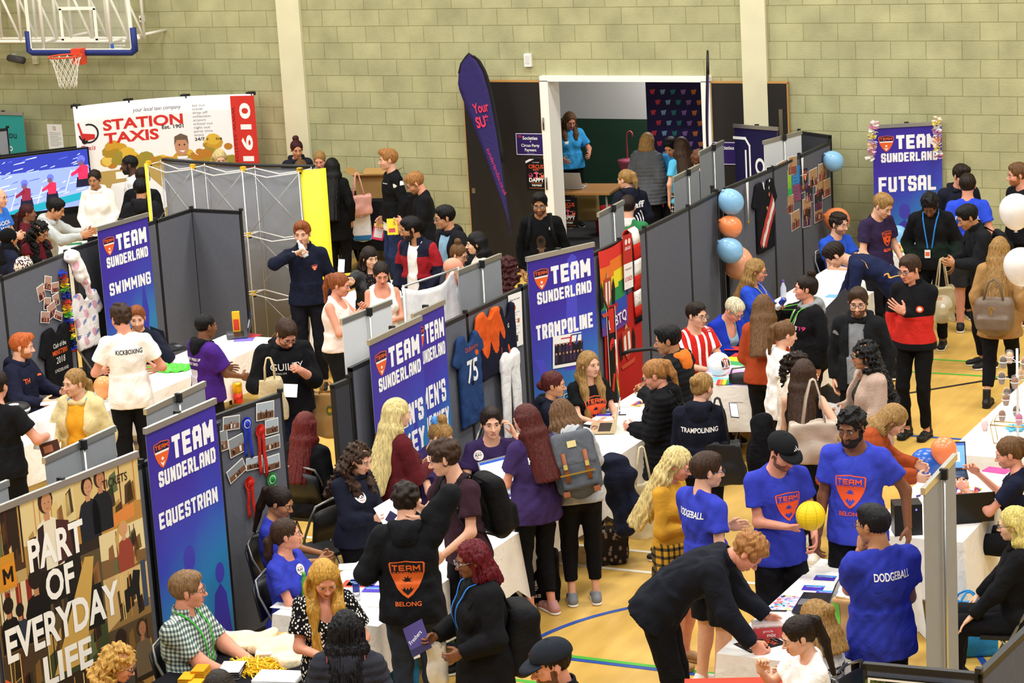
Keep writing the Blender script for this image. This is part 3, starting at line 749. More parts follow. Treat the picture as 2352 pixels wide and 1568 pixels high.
def upper(B, c, root, seed, pose, under):
 "c: k kind, c/m colour or material, t looseness, sl sleeve 0..2, hem drop below hip centre, v neck, open gap, hood, collar"
 s = B.s; kind = c['k']; t = c.get('t', {'tee': .014, 'tank': .013, 'jumper': .02, 'hoodie': .026, 'jacket': .034, 'puffer': .045, 'coat': .034, 'shirt': .016, 'dress': .012}.get(kind, .02))
 sl = c.get('sl', {'tee': .62, 'tank': 0, 'dress': .4, 'shirt': .62}.get(kind, 1.97)); m = c['m'] if 'm' in c else cloth(c['c'], name=kind+'_cloth')
 hem = c.get('hem', {'tee': .10, 'coat': .45, 'tank': .09, 'jumper': .06, 'dress': .5}.get(kind, .08)); Rp, Rc = B.Rp, B.Rc; f = B.fat**.8
 if under: t -= .004; sl = min(sl, .3)
 P = torso(B, t); k = .03
 if sl > 0:
  for i in (0, 1): P += armp(B, i, t*(.85 if sl > 1 else 1.0), sl, flare=c.get('fl', .012 if sl <= 1 else .0), end=True)
 sit = pose == 'sit'
 if not sit: P.append(ring(B.pel, Rp, .16*s, -(hem+.03)*s, (.112*s*f+t, .152*s*f+t), (.122*s*f+t*1.3+hem*.05*s, .181*s*f+t*1.1+hem*.05*s)))
 elif hem > .3:
  for i in (0, 1): P += legp(B, i, t+.01, .7)
 n = Rp@A3(0, 0, 1); hd = -hem*s if not sit else -max(.02, min(hem, .09))*s
 planes = [(-n, -(n@(B.pel+n*hd)))]
 if sit and hem > .3: planes = []
 nn = nrm(B.nd); nc = c.get('nz', .014 if kind in ('tee', 'tank', 'dress', 'hoodie') else .024)
 nk = nrm(.8*nn-.32*(Rc@A3(1, 0, 0)) if False else nn+Rc@A3(.38, 0, 0))
 S0 = cone(B.nb+nn*nc*s, B.nb+nn*nc*s+nk*.3, .115*s, .125*s, k=.01, start=True)
 S = [S0, cone(B.nb-nn*.02, B.hc, .061*s*(.85+.15*B.fat) if not B.fem else .056*s, .062*s, k=.008)]
 v = c.get('v', .0)
 if v: S.append(ell(B.nb+Rc@A3(.085, 0, -.035-v*.5)*s, (.09*s, (.05+.15*v)*s, (.05+v*.5)*s), Rc, k=.008))
 elif kind in ('tee', 'tank', 'dress'): S.append(ell(B.nb+Rc@A3(.05, 0, -.01)*s, (.06*s, .072*s, .035*s), Rc, k=.008))
 if kind == 'tank':
  for sg in (1, -1): S.append(ell(B.arm[0 if sg > 0 else 1][0]+Rc@A3(0, sg*.035, .0)*s, (.1*s, .062*s, .11*s), Rc, k=.01))
  S.append(ell(B.nb+Rc@A3(.06, 0, -.05)*s, (.08*s, .085*s, .10*s), Rc, k=.01)); S.append(ell(B.nb+Rc@A3(-.06, 0, -.01)*s, (.07*s, .08*s, .06*s), Rc, k=.01))
 op = c.get('open', 0)
 if op:
  # front opening as a wedge from collar to hem
  S.append(slab(B.che+Rc@A3(.16, 0, -.1)*s, Rc, (.13*s, op*s, .33*s), .01, k=.01)); S.append(slab(B.pel+Rp@A3(.17, 0, -.25)*s, Rp, (.135*s, op*1.25*s, .42*s), .01, k=.01))
  S.append(cone(B.nb+Rc@A3(.02, 0, .04)*s, B.nb+Rc@A3(.16, 0, -.22)*s, .075*s, op*s, k=.01))
 V0 = None
 wb = wave(.0008 if under else c.get('fold', .0045), c.get('fr', 34), seed)
 if kind == 'puffer' or c.get('quilt'):
  w0 = wb; q = c.get('quilt', 62)
  wb = lambda X, Y, Z: w0(X, Y, Z)-(.010*np.abs(np.sin((Z+.04*Y)*q))).astype(f32)
 V, Q = surf(P, .0118, k, S, planes, wb, pad=.01)
 vs, qs = [V], [Q]; nv = len(V)
 o = grp(V, Q, m, {'tee': 't_shirt', 'tank': 'vest_top', 'jumper': 'sweatshirt'}.get(kind, kind), root)
 # hood or collar sits round the back of the neck
 if c.get('hood'):
  hp = [ell(B.nb+Rc@A3(-.075, 0, .005)*s, (.06*s, .105*s, .055*s), Rc), cone(B.nb+Rc@A3(-.05, .085, .02)*s, B.nb+Rc@A3(.07, .05, -.02)*s, .036*s, .026*s), cone(B.nb+Rc@A3(-.05, -.085, .02)*s, B.nb+Rc@A3(.07, -.05, -.02)*s, .036*s, .026*s), ell(B.nb+Rc@A3(-.105, 0, -.06)*s, (.05*s, .09*s, .075*s), Rc), cone(B.nb+Rc@A3(.07, .05, -.02)*s, B.nb+Rc@A3(.07, -.05, -.02)*s, .024*s, .024*s)]
  v, q = surf(hp, .011, .03, [cone(B.nb-nn*.06, B.hc, .06*s, .07*s, k=.008)], (), wave(.004, 45, seed+9))
  grp(v, q, c.get('hm', m), 'hood', o)
 if c.get('collar'):
  ch = c['collar']*s; hp = [cone(B.nb-nn*.02*s, B.nb+nn*(ch+.012), .082*s, .078*s, end=True)]
  S2 = [cone(B.nb-nn*.08, B.nb+nn*.2, .066*s, .064*s, k=.004)]
  if op or c.get('split'): S2.append(slab(B.nb+Rc@A3(.1, 0, .05)*s, Rc, (.07*s, .035*s, .12*s), .01))
  v, q = surf(hp, .009, .01, S2)
  grp(v, q, c.get('cm', m), 'collar', o)
 if c.get('cuff'):
  for i in (0, 1):
   e = armp(B, i, t, sl); S_, E_, W_, sg, _ = B.arm[i]; d = nrm(W_-E_); w = E_+(W_-E_)*(sl-1)
   v, q = surf([cone(w-d*.03, w+d*.012, .036*s+t*.5, .034*s+t*.4, end=True, start=True)], .009, .01); grp(v, q, cloth(c['cuff']), 'cuff', o)
 o2 = o; B.bv = BVHTree.FromPolygons([tuple(x) for x in V.tolist()], Q.tolist())
 for pr in c.get('pr', ()): mark(B, pr, o2)
 return o
def mark(B, pr, o):
 "pr = (Print, side 'f'/'b'/'l'/'r', across, up) : placed on the chest frame, up measured from the neck base"
 p, sd, u, v = pr[:4]; Rc, s = B.Rc, B.s; base = B.nb+Rc@A3(0, 0, v)*s
 ud, vd = {'f': (A3(0, 1, 0), A3(0, 0, 1)), 'b': (A3(0, -1, 0), A3(0, 0, 1)), 'l': (A3(-1, 0, 0), A3(0, 0, 1)), 'r': (A3(1, 0, 0), A3(0, 0, 1))}[sd]
 if len(pr) > 4:
  a = math.radians(pr[4]); ud = ud+0; n = np.cross(ud, vd); ud = ud*math.cos(a)+n*math.sin(a)
 q = .0; fwd = np.cross(ud, vd)
 oo = base+Rc@(ud*u*s+fwd*.06)
 p.on_shape('printed_mark', B.bv, oo, Rc@ud, Rc@vd, o)
def spectacles(B, col, root):
 b = MB(); m = mat('spectacle_frame', col, .3, spec=.5); g = mat('lens_glass', 'f4f6f8', .05, alpha=.12)
 for sg in (1, -1):
  pts = [(.112, sg*(.034+.0235*math.cos(t)), .0+.0185*math.sin(t)) for t in np.linspace(0, 2*PI, 16, endpoint=False)]
  b.tube(pts, .0022, m, 6, closed=True); b.put(pts, [tuple(range(16))], g); b.tube([(.111, sg*.0575, .004), (.05, sg*.079, .006), (-.005, sg*.0835, .004), (-.022, sg*.082, -.012)], .002, m, 6)
 b.tube([(.112, .0105, .004), (.116, 0, .006), (.112, -.0105, .004)], .002, m, 6)
 b.V = [tuple(B.Rh@(A3(*v)*B.hs)+B.hc) for v in b.V]
 b.build('spectacles', root)
# ------------------------------------------------------------------ the hall
def block_mat():
 m = bpy.data.materials.new('painted_blockwork'); N = NT(m); N.b.inputs['Roughness'].default_value = .7; N.b.inputs['Specular IOR Level'].default_value = .25
 tc = N.add('ShaderNodeTexCoord'); sx = N.add('ShaderNodeSeparateXYZ'); cx = N.add('ShaderNodeCombineXYZ'); N.link(tc, 'Object', sx, 0); N.link(sx, 'X', cx, 'X'); N.link(sx, 'Z', cx, 'Y')
 mp = N.add('ShaderNodeMapping'); mp.inputs['Location'].default_value = (.12, -.09, 0); N.link(cx, 0, mp, 0)
 br = N.add('ShaderNodeTexBrick'); br.offset = .5
 for i, v in (('Scale', 1.0), ('Mortar Size', .0055), ('Mortar Smooth', .35), ('Bias', -.1), ('Brick Width', .45), ('Row Height', .225)): br.inputs[i].default_value = v
 br.inputs['Color1'].default_value = lin('bab78b'); br.inputs['Color2'].default_value = lin('aeac81'); br.inputs['Mortar'].default_value = lin('959364')
 N.link(mp, 0, br, 0)
 ns = N.add('ShaderNodeTexNoise'); ns.inputs['Scale'].default_value = 2.2; ns.inputs['Detail'].default_value = 6; N.link(tc, 'Object', ns, 0)
 r = N.ramp([(.3, 'dcdcdc'), (.7, 'ffffff')]); N.link(ns, 0, r, 0)
 mx = N.add('ShaderNodeMix', data_type='RGBA', blend_type='MULTIPLY'); mx.inputs[0].default_value = 1; N.link(br, 'Color', mx, 6); N.link(r, 0, mx, 7); N.link(mx, 2, N.b, 'Base Color')
 n2 = N.add('ShaderNodeTexNoise'); n2.inputs['Scale'].default_value = 70; n2.inputs['Detail'].default_value = 5; N.link(tc, 'Object', n2, 0)
 ad = N.add('ShaderNodeMath', operation='MULTIPLY_ADD'); ad.inputs[1].default_value = -1.6; N.link(br, 'Fac', ad, 0); N.link(n2, 0, ad, 2)
 bp = N.add('ShaderNodeBump'); bp.inputs['Strength'].default_value = .55; bp.inputs['Distance'].default_value = .008; N.link(ad, 0, bp, 'Height'); N.link(bp, 'Normal', N.b, 'Normal')
 return m
BLOCK = block_mat()
def struct(mb, name):
 o = mb.build(name); o['kind'] = 'structure'; return o
def floor_mat():
 m = bpy.data.materials.new('sprung_timber_floor'); N = NT(m); N.b.inputs['Roughness'].default_value = .38; N.b.inputs['Specular IOR Level'].default_value = .4
 tc = N.add('ShaderNodeTexCoord'); mp = N.add('ShaderNodeMapping'); mp.inputs['Scale'].default_value = (1, .12, 1); N.link(tc, 'Object', mp, 0)
 ns = N.add('ShaderNodeTexNoise'); ns.inputs['Scale'].default_value = 9; ns.inputs['Detail'].default_value = 6; N.link(mp, 0, ns, 0)
 r = N.ramp([(.3, 'cba04c'), (.7, 'dbb25a')]); N.link(ns, 0, r, 0); N.link(r, 0, N.b, 'Base Color')
 return m
struct(MB().box((-15, 13.2, -.05), (36, 31, .1), floor_mat()), 'floor')
cream = mat('cream_paint', 'd9d3b0', .55, var=.04, vscale=3); white_p = mat('white_paint', 'f0eee6', .5)
T = .25; yb = WALL_Y+T/2
w = MB().box((-23.2, yb, 3.9), (18.2, T, 7.8), BLOCK).box((-4.35, yb, 3.9), (14.8, T, 7.8), BLOCK).box((-12.925, yb, 5.175), (2.35, T, 5.25), BLOCK)
struct(w, 'wall_back')
for i, (x0, x1) in enumerate(((-18.14, -17.77), (-11.28, -10.95))):
 struct(MB().box(((x0+x1)/2, WALL_Y-.03, 3.9), (x1-x0, .06, 7.8), cream), 'trim_%d' % (i+1))
# double doors folded back flat against the wall, cream frame, dark store room behind
blackd = mat('dark_laminate', '24211f', .45, spec=.35); oak = mat('oak_lipping', 'b98a4c', .5)
for i, (x0, x1, hx) in enumerate(((-15.30, -14.14, -15.22), (-11.72, -10.68, -10.78))):
 b = MB().box(((x0+x1)/2, WALL_Y-.035, 1.26), (x1-x0-.024, .045, 2.47), blackd)
 b.box(((x0+x1)/2, WALL_Y-.035, 2.507), (x1-x0, .047, .024), oak)
 for x in (x0+.006, x1-.006): b.box((x, WALL_Y-.035, 1.25), (.012, .047, 2.5), oak)
 d = struct(b, 'door_%d' % (i+1))
 h = MB().box((hx, WALL_Y-.062, 1.02 if i == 0 else 2.0), (.05, .012, .07 if i == 0 else .34), metal('a89c80'))
 h.build('door_plate', d)
b = MB()
for x in (-14.07, -11.78): b.box((x, WALL_Y+.08, 1.26), (.12, .34, 2.52), white_p)
b.box((-12.925, WALL_Y+.08, 2.545), (2.41, .34, .07), white_p); struct(b, 'trim_3')
b = MB()
for z in (.35, 1.15, 1.95): b.tube([(-14.1, WALL_Y-.1, z-.08), (-14.1, WALL_Y-.1, z+.08)], .012, metal('6a6660'), 8)
struct(b, 'trim_4')
grey_w = mat('store_wall_white', 'cfcfcd', .7); green_w = mat('store_wall_green', '1f3d2c', .7); dk = mat('store_floor', '3b3a3c', .6)
struct(MB().box((-13, 32.15, 2.34), (6, .1, 1.72), grey_w).box((-13, 32.15, .74), (6, .1, 1.48), green_w), 'wall_store')
struct(MB().box((-16.05, 30.55, 1.6), (.1, 3.1, 3.2), grey_w), 'wall_left'); struct(MB().box((-10.1, 30.55, 1.6), (.1, 3.1, 3.2), grey_w), 'wall_right')
struct(MB().box((-13, 30.55, 3.25), (6.2, 3.3, .1), grey_w), 'ceiling'); struct(MB().box((-13, 30.45, .004), (6, 3.3, .008), dk), 'floor_store')
# painted court lines
def court(name, col, segs, w, z):
 b = MB(); m = mat('court_paint_'+name, col, .4)
 for s in segs:
  pts = [np.array(p, float) for p in s]
  L = []
  for i in range(len(pts)):
   d = pts[min(i+1, len(pts)-1)]-pts[max(i-1, 0)]; d /= np.linalg.norm(d); n = np.array([-d[1], d[0]])*w/2
   L.append([(*(pts[i]+n), z), (*(pts[i]-n), z)])
  b.grid(L, m, 0, False)
 return b
def arc(cx, cy, r, a0, a1, n=48): return [(cx+r*math.cos(math.radians(a0+(a1-a0)*i/n)), cy+r*math.sin(math.radians(a0+(a1-a0)*i/n))) for i in range(n+1)]
def line_obj(name, col, segs, z, label):
 o = court(name, col, segs, .05, z).build('court_line'); o['kind'] = 'structure'; o.name = 'trim_%d' % (10+len([q for q in bpy.data.objects if q.name.startswith('trim_')])); o['label'] = label
line_obj('blue', '2a4fa0', [arc(-6.27, 15.394, 1.8, 0, 360, 72), [(-14, 15.385), (-2, 15.385)], [(-14, 21.92), (-2, 21.92)]], .0025, 'blue painted court lines')
line_obj('green', '4fae3a', [[(-14, 15.44), (-2, 15.44)], [(-14, 14.87), (-2, 14.87)], [(-14, 24.91), (-2, 24.91)], [(-14, 24.33), (-2, 24.33)]], .002, 'green painted court lines')
line_obj('white', 'efe7d2', [[(-14, 17.40), (-2, 17.40)], [(-14, 17.89), (-2, 17.89)]], .0022, 'cream painted court lines')
line_obj('black', '1c1a1c', [[(-8.6, 22.2), (-7.64, 23.34), (-6.83, 24.24), (-5.5, 25.7)], arc(-7.4, 15.9, 1.38, 20, 72, 16)], .003, 'black painted court lines')
# ------------------------------------------------------------------ things fixed to the wall
def backstop():
 Y = 27.35; bl = GY(65, 127, Y); br = GY(315, 124, Y); x0, x1 = bl[0]+.03, br[0]-.03; cx = (x0+x1)/2; z0 = (bl[2]+br[2])/2+.03; w = x1-x0; hh = 1.05
 t = thing('basketball_backstop', 'clear basketball backboard with blue padded edge on white lattice frame', 'basketball hoop', (cx, Y, 2.9)); off = np.array([cx, Y, 2.9])
 wp = mat('white_tube', 'f1eee2', .4); gl = mat('acrylic', 'e8efe8', .06, alpha=.10); blue = mat('blue_padding', '1d2c6e', .6); red = mat('orange_steel', 'd8492c', .4)
 MB().box((cx, Y, z0+hh/2), (w, .02, hh), gl).build('backboard', t, off)
 b = MB()
 for x in (x0+.03, x1-.03): b.box((x, Y-.013, z0+hh/2), (.05, .012, hh), wp)
 for z in (z0+.03, z0+hh-.03): b.box((cx, Y-.013, z), (w, .012, .05), wp)
 tx = cx+.0; tz = z0+.17
 for x in (tx-.29, tx+.29): b.box((x, Y-.014, tz+.22), (.045, .01, .44), wp)
 for z in (tz, tz+.44): b.box((tx, Y-.014, z), (.62, .01, .045), wp)
 b.build('board_markings', t, off)
 p = MB()
 p.tube([(x0-.0, Y, z0+.30), (x0, Y, z0+.02), (x0+.05, Y, z0-.0), (x1-.05, Y, z0), (x1, Y, z0+.02), (x1, Y, z0+.34)], .045, blue, 12)
 p.build('edge_padding', t, off)
 rz = 3.05; r = MB(); rc = np.array([tx, Y-.38, rz])
 r.tube([(tx+.228*math.cos(a), Y-.38+.228*math.sin(a), rz) for a in np.linspace(0, 2*PI, 40, endpoint=False)], .012, red, 8, closed=True)
 r.box((tx, Y-.075, rz-.04), (.16, .14, .22), red); r.box((tx, Y-.14, rz), (.1, .06, .03), red)
 ro = r.build('hoop', t, off)
 n = MB(); nm = mat('net_cord', 'e9e6da', .8); K = 12
 for k in range(K):
  for sg in (1, -1):
   pts = []
   for q in range(9):
    f = q/8; a = 2*PI*(k+sg*f*2.5)/K; rr = .222-.115*f**.6+.01*f*f; pts.append((tx+rr*math.cos(a), Y-.38+rr*math.sin(a), rz-.012-.43*f))
   n.tube(pts, .0045, nm, 5)
 n.build('net', ro, off)
 f = MB()
 yb = Y+.28
 for y in (yb, yb+.35):
  for z in (z0+.12, z0+.98, z0+1.05): f.tube([(x0-2.3, y, z), (x1-.35, y, z)], .024, wp, 8)
  for i in range(7):
   xa = x0-2.2+i*.62
   f.tube([(xa, y, z0+.12), (xa, y, z0+1.6)], .022, wp, 8)
   if i < 6: f.tube([(xa, y, z0+1.5), (xa+.62, y, z0+.12)], .02, wp, 8)
 for x in (x0+.25, x1-.4):
  f.tube([(x, Y+.01, z0+.05), (x, Y+.01, z0+1.6)], .026, wp, 8)
  for z in (z0+.15, z0+.95): f.tube([(x, Y, z), (x, yb, z)], .022, wp, 8); f.tube([(x, yb+.35, z), (x, WALL_Y, z)], .022, wp, 8)
 f.build('support_frame', t, off)
 m = Print(.26, .07).rect('2d5fb4', 0, 0, .06, .07).text('3a6cc0', 'S', .03, .015, .04, L=2, bold=.03, align='C').text('ffffff', 'Universal', .07, .037, .028, .18, L=2).text('ffffff', 'Sports', .07, .004, .024, .14, L=2)
 m.on_plane('maker_plate', (x1-.40, Y-.012, z0+.05), (1, 0, 0), (0, 0, 1), t).location = tuple(-off)
backstop()
def wallbox(name, label, cat, px, py, d, col, extra=None):
 c = GY(px, py, WALL_Y-d[1]/2); b = MB().box((0, 0, 0), d, plastic(col)); return b, c
b, c = wallbox('x', '', '', 1213, 138, (.1, .05, .17), 'f1efe9'); b.box((0, -.027, .01), (.07, .006, .11), plastic('d6d4cf')); o = single(b, 'alarm_box', 'small white alarm box high on the wall above the doors', 'alarm', c)
b, c = wallbox('x', '', '', 326, 43, (.07, .04, .09), 'f1efe9'); b.tube([(0, -.018, .0), (0, -.034, 0)], .016, plastic('3a3a3c'), 10); single(b, 'wall_sensor', 'tiny white sensor on the blocks right of the basketball board', 'sensor', c)
b = MB(); c = GY(36, 138, WALL_Y-.12); gm = plastic('4a474a'); b.box((-.09, .09, .02), (.05, .06, .12), plastic('d8d5cc')); b.bar((-.06, .09, 0), (.02, .02, 0), .03, .03, gm); b.tube([(-.1, .0, .03), (.17, -.04, -.0)], .055, gm, 12); b.tube([(-.12, .003, .033), (-.1, 0, .03)], .05, plastic('151515'), 12)
single(b, 'security_camera', 'grey security camera on the wall below the basketball frame', 'camera', c)
b, c = wallbox('x', '', '', 82, 137, (.09, .05, .12), 'cfc9a6'); single(b, 'junction_box', 'cream junction box on the wall right of the security camera', 'junction box', c)
# notices on wall and doors
def sheet(name, label, cat, c, w, h, p, n=(0, -1, 0), up=(0, 0, 1), group=None, base='f4f2ec', part=None):
 "a flat printed sheet whose middle is c, facing n"
 n = nrm(n); up = nrm(np.asarray(up, float)-n*(np.asarray(up, float)@n)); u = np.cross(up, n)
 t = np.asarray(c, float); p.w, p.h = w, h
 o = p.on_plane(name, -u*w/2-up*h/2, u, up, base=paper(base) if isinstance(base, str) else base); o.location = tuple(t)
 return tag(o, label, cat, group)
p = Print().text('c87a4a', 'Q', .13, .29, .05, align='C', bold=.02)
for i in range(9): p.rect('8a8a8c', .04, .24-i*.024, .2-.05*(i % 3 == 2), .006)
sheet('wall_notice', 'white A4 notice taped to the wall left of the taxi stand', 'notice', GY(127, 314, WALL_Y-.004), .27, .37, p)
p = Print().line('e9e6ee', [(.01, .01), (.42, .01), (.42, .29), (.01, .29)], .008, close=True).text('e0405a', 'YOUR', .03, .255, .014, bold=.02).text('e0405a', 'STUDENTS', .03, .238, .012, bold=.02).text('f4f4f4', 'Societies', .215, .21, .045, .22, align='C', bold=.015).text('f4f4f4', '+', .22, .17, .03, align='C', bold=.01).text('f4f4f4', 'Circus Party', .215, .115, .038, .27, align='C', bold=.012).text('f4f4f4', 'Payment', .215, .055, .038, .17, align='C', bold=.012).rect('8a7fae', .16, .025, .11, .005)
sheet('door_sign', 'purple hand-lettered payment sign on the left dark door', 'sign', GY(1218, 331, WALL_Y-.066), .43, .30, p, base='2e1d5c')
def circus(w, h):
 p = Print().text('f0ece8', 'YOUR SU PRESENTS', w/2, h*.88, h*.025, w*.35, align='C')
 for i, (q, c) in enumerate((('CIRCUS', 'e0542c'), ('PARTY', 'e86a4a'))): p.text(c, q, w/2, h*(.70 if i == 0 else .63), h*(.12 if i == 0 else .05), w*(.72 if i == 0 else .3), align='C', bold=.02)
 for dx, r, cc in ((-.28, .1, 'a03a52'), (0, .16, 'c85a7a'), (.27, .11, 'e06a5a'), (-.1, .08, '7a4a9a'), (.14, .09, 'd89a5a')): p.disc(cc, w/2+dx*w, h*.47, r*w, ry=r*w*1.1)
 p.disc('e8c9b4', w*.8, h*.52, .05*w).disc('e8b48a', w*.2, h*.5, .04*w)
 p.text('f6f2ee', 'DAPPY', w/2, h*.27, h*.12, w*.74, align='C', bold=.03, L=4).rect('e07a3a', w*.2, h*.225, w*.6, h*.012, L=3).text('f6f2ee', 'THE POINT', w/2, h*.13, h*.055, w*.5, align='C', bold=.03).rect('c86a3a', w*.12, h*.06, w*.76, h*.012)
 return p
p = circus(.30, .42).poly('e4e2e8', [(0, .36), (.13, .42), (.06, .42), (0, .39)], 5)
sheet('event_poster', 'black circus party poster on the left dark door below the purple sign', 'poster', GY(1232, 401, WALL_Y-.066), .30, .42, p, base='131013')
p = Print().line('e9e6ee', [(.01, .01), (.42, .01), (.42, .29), (.01, .29)], .008, close=True).text('e0405a', 'YOUR', .03, .255, .014, bold=.02).text('f4f4f4', 'Societies', .215, .2, .045, .22, align='C', bold=.015)
sheet('door_sign', 'purple payment sign on the right dark door behind the grey banner backs', 'sign', GY(1668, 352, WALL_Y-.066), .43, .30, p, base='2e1d5c')
# ------------------------------------------------------------------ display boards
nyl = mat('grey_loop_nylon', '62646d', .95, spec=.1, bump=.4, bscale=420, var=.05, vscale=30)
nyl_d = mat('dark_loop_nylon', '3c3d42', .95, spec=.1, bump=.4, bscale=420)
blk = plastic('17171a', .5); alu = metal('c4c4c0', .35)
def boards(label, pts, h=1.83, fab=nyl, name='display_board', back=None):
 "a run of hinged panels along the corner points, standing on the floor"
 c = np.array([*np.mean(pts, 0), 0.0]); t = thing(name, label, 'display board', c)
 for (a, b) in zip(pts[:-1], pts[1:]):
  a = np.array([*a, 0.]); b = np.array([*b, 0.]); d = nrm(b-a); n = A3(-d[1], d[0], 0)
  MB().bar(a+d*.012+A3(0, 0, h/2+.01), b-d*.012+A3(0, 0, h/2+.01), .028, h-.05, fab).build('panel', t, c)
  f = MB()
  for z in (.02, h): f.bar(a+A3(0, 0, z), b+A3(0, 0, z), .038, .035, blk)
  for q in (a+d*.010, b-d*.010): f.bar(q+A3(0, 0, 0), q+A3(0, 0, h+.012), .038, .02, blk, up=d)
  f.box(b+A3(0, 0, h+.03), (.035, .035, .03), blk)
  f.build('panel_frame', t, c)
 return t
boards('grey folding board behind the orange-trimmed travel banner and the horse-riding rosettes', [(-10.02, 11.6), (-10.04, 12.6), (-10.05, 13.6), (-10.06, 14.6)])
boards('grey pinboard with black edge covered in horse photos and rosettes', [(-10.3, 14.68), (-10.14, 15.62)])
boards('grey board run behind the hockey shirts and the trampoline banner', [(-10.0, 16.46), (-10.0, 17.46), (-10.0, 18.5), (-10.0, 19.6), (-10.0, 20.7), (-10.0, 21.85)])
boards('tall plain grey board run with the red scarf hung on its near end', [(-9.98, 21.9), (-10.0, 22.48), (-10.02, 23.70), (-10.06, 24.62)])
boards('grey board covered in team photos with a black rugby shirt hung on it', [(-10.06, 24.86), (-10.0, 26.2), (-10.0, 27.12), (-9.98, 28.15)])
boards('dark folded board ends standing behind the blue balloons', [(-10.02, 24.65), (-10.2, 24.84)])
boards('grey board with flower garland and small photos at far left', [(-15.42, 17.9), (-15.5, 18.93), (-15.64, 20.2)])
boards('dark grey board between the garland and the swimming banner', [(-15.72, 20.42), (-15.74, 21.2)], fab=nyl_d)
boards('grey board with a right-angled end behind the swimming banner', [(-15.78, 21.25), (-15.75, 22.0), (-15.75, 22.72), (-15.05, 22.68)])
boards('black board run behind the television', [(-22.4, 25.4), (-21.5, 26.5), (-20.7, 27.5)], 1.72, nyl_d)
boards('grey corner board with a cocktail poster at the bottom right', [(-3.97, 11.51), (-3.36, 11.55), (-3.26, 12.9)], 1.8)
boards('dark boards standing beyond the far right end of the photo board', [(-9.98, 28.2), (-10.5, 28.5)], 1.9, nyl_d)
boards('black side panel left of the women\'s hockey banner', [(-10.02, 16.2), (-10.0, 16.44)], 1.75, nyl_d)
# ------------------------------------------------------------------ roller banners
def grad_mat(name, stops, dirv, coord='Generated', noise=.0):
 key = ('g', name)
 if key in _mats: return _mats[key]
 m = bpy.data.materials.new(name); N = NT(m); N.b.inputs['Roughness'].default_value = .45; N.b.inputs['Specular IOR Level'].default_value = .3
 tc = N.add('ShaderNodeTexCoord'); dp = N.add('ShaderNodeVectorMath', operation='DOT_PRODUCT'); dp.inputs[1].default_value = dirv; N.link(tc, coord, dp, 0)
 r = N.ramp(stops)
 if noise:
  ns = N.add('ShaderNodeTexNoise'); ns.inputs['Scale'].default_value = 2.2; N.link(tc, coord, ns, 0)
  ad = N.add('ShaderNodeMath', operation='MULTIPLY_ADD'); ad.inputs[1].default_value = noise; N.link(ns, 0, ad, 0); N.link(dp, 'Value', ad, 2); N.link(ad, 0, r, 0)
 else: N.link(dp, 'Value', r, 0)
 N.link(r, 0, N.b, 'Base Color'); _mats[key] = m; return m
TEAM_BLUE = grad_mat('team_print_blue', [(.25, '2d7fb8'), (.45, '3a46b4'), (.62, '3f2fa0'), (1.0, '36288c')], (0, -.18, .85), noise=.12)
bgrey = mat('banner_back', '909397', .6, spec=.3, var=.03)
bwhite = mat('banner_back_white', 'e2e3e4', .55, spec=.3)
def roller(label, p0, p1, prt, base, back=bgrey, h=2.05, name='roller_banner', pole=True, group=None, z0=0.0):
 "p0 -> p1 is left to right for someone reading it"
 p0 = np.array([p0[0], p0[1], z0]); p1 = np.array([p1[0], p1[1], z0]); c = (p0+p1)/2; w = np.linalg.norm(p1-p0); u = (p1-p0)/w; n = np.cross(u, A3(0, 0, 1))
 t = thing(name, label, 'roller banner', c, group=group)
 prt.P = [(m_, l_, [(u_*w/prt.w, v_+h-.12-prt.h) for u_, v_ in q_]) for m_, l_, q_ in prt.P]; prt.w, prt.h = w, h-.12
 prt.on_plane('banner_print', p0+A3(0, 0, .08)-c, u, A3(0, 0, 1), t, base, back)
 MB().bar(p0-u*.01+A3(0, 0, h-.03), p1+u*.01+A3(0, 0, h-.03), .03, .045, alu).build('top_rail', t, c)
 b = MB(); b.bar(p0-u*.02+A3(0, 0, .045)-n*.02, p1+u*.02+A3(0, 0, .045)-n*.02, .13, .08, alu)
 for s in (.1, .9): b.bar(p0+u*w*s-n*.16+A3(0, 0, .012), p0+u*w*s+n*.16+A3(0, 0, .012), .05, .02, alu)
 b.build('base', t, c)
 if pole:
  q = MB(); q.tube([c-n*.03+A3(0, 0, .08), c-n*.03+A3(0, 0, h-.04)], .011, alu, 8); q.box(c-n*.028+A3(0, 0, h-.03), (.05, .03, .07), blk); q.build('support_pole', t, c)
 return t
def team(w, lines, extra=None, H=1.93):
 p = Print(w, H)
 dk, lt = flat('2a1f70'), flat('4b49c2')
 if extra: extra(p)
 p.shield(w*.195, H-.11, w*.225, L=3)
 p.block('f4f3f6', 'TEAM', w*.335, H-.285, .175, w*.625, .24, 4); p.block('f4f3f6', 'SUNDERLAND', w*.115, H-.44, .115, w*.835, .21, 4)
 for txt, v, hh, ww, x in lines: p.block('f6f5f8', txt, w*x, v, hh, w*ww, .2, 4)
 return p
def sil(p):                                           # faint figures in the printed background
 for cx, v, s in ((.35, .75, 1.0), (.7, .55, .8)):
  p.poly('3f37a8', [(cx-.16*s, v-.55*s), (cx+.14*s, v-.5*s), (cx+.10*s, v-.1*s), (cx+.02*s, v+.02*s), (cx-.08*s, v-.06*s)], 1).disc('4440b0', cx+.02, v+.12*s, .07*s, 1, ry=.1*s)
def shard(p):
 p.poly('3b3aae', [(.5, 0), (.62, 0), (.72, .9), (.66, 1.3)], 1).poly('3a49b8', [(.1, .3), (.3, .9), (.2, .0)], 1)
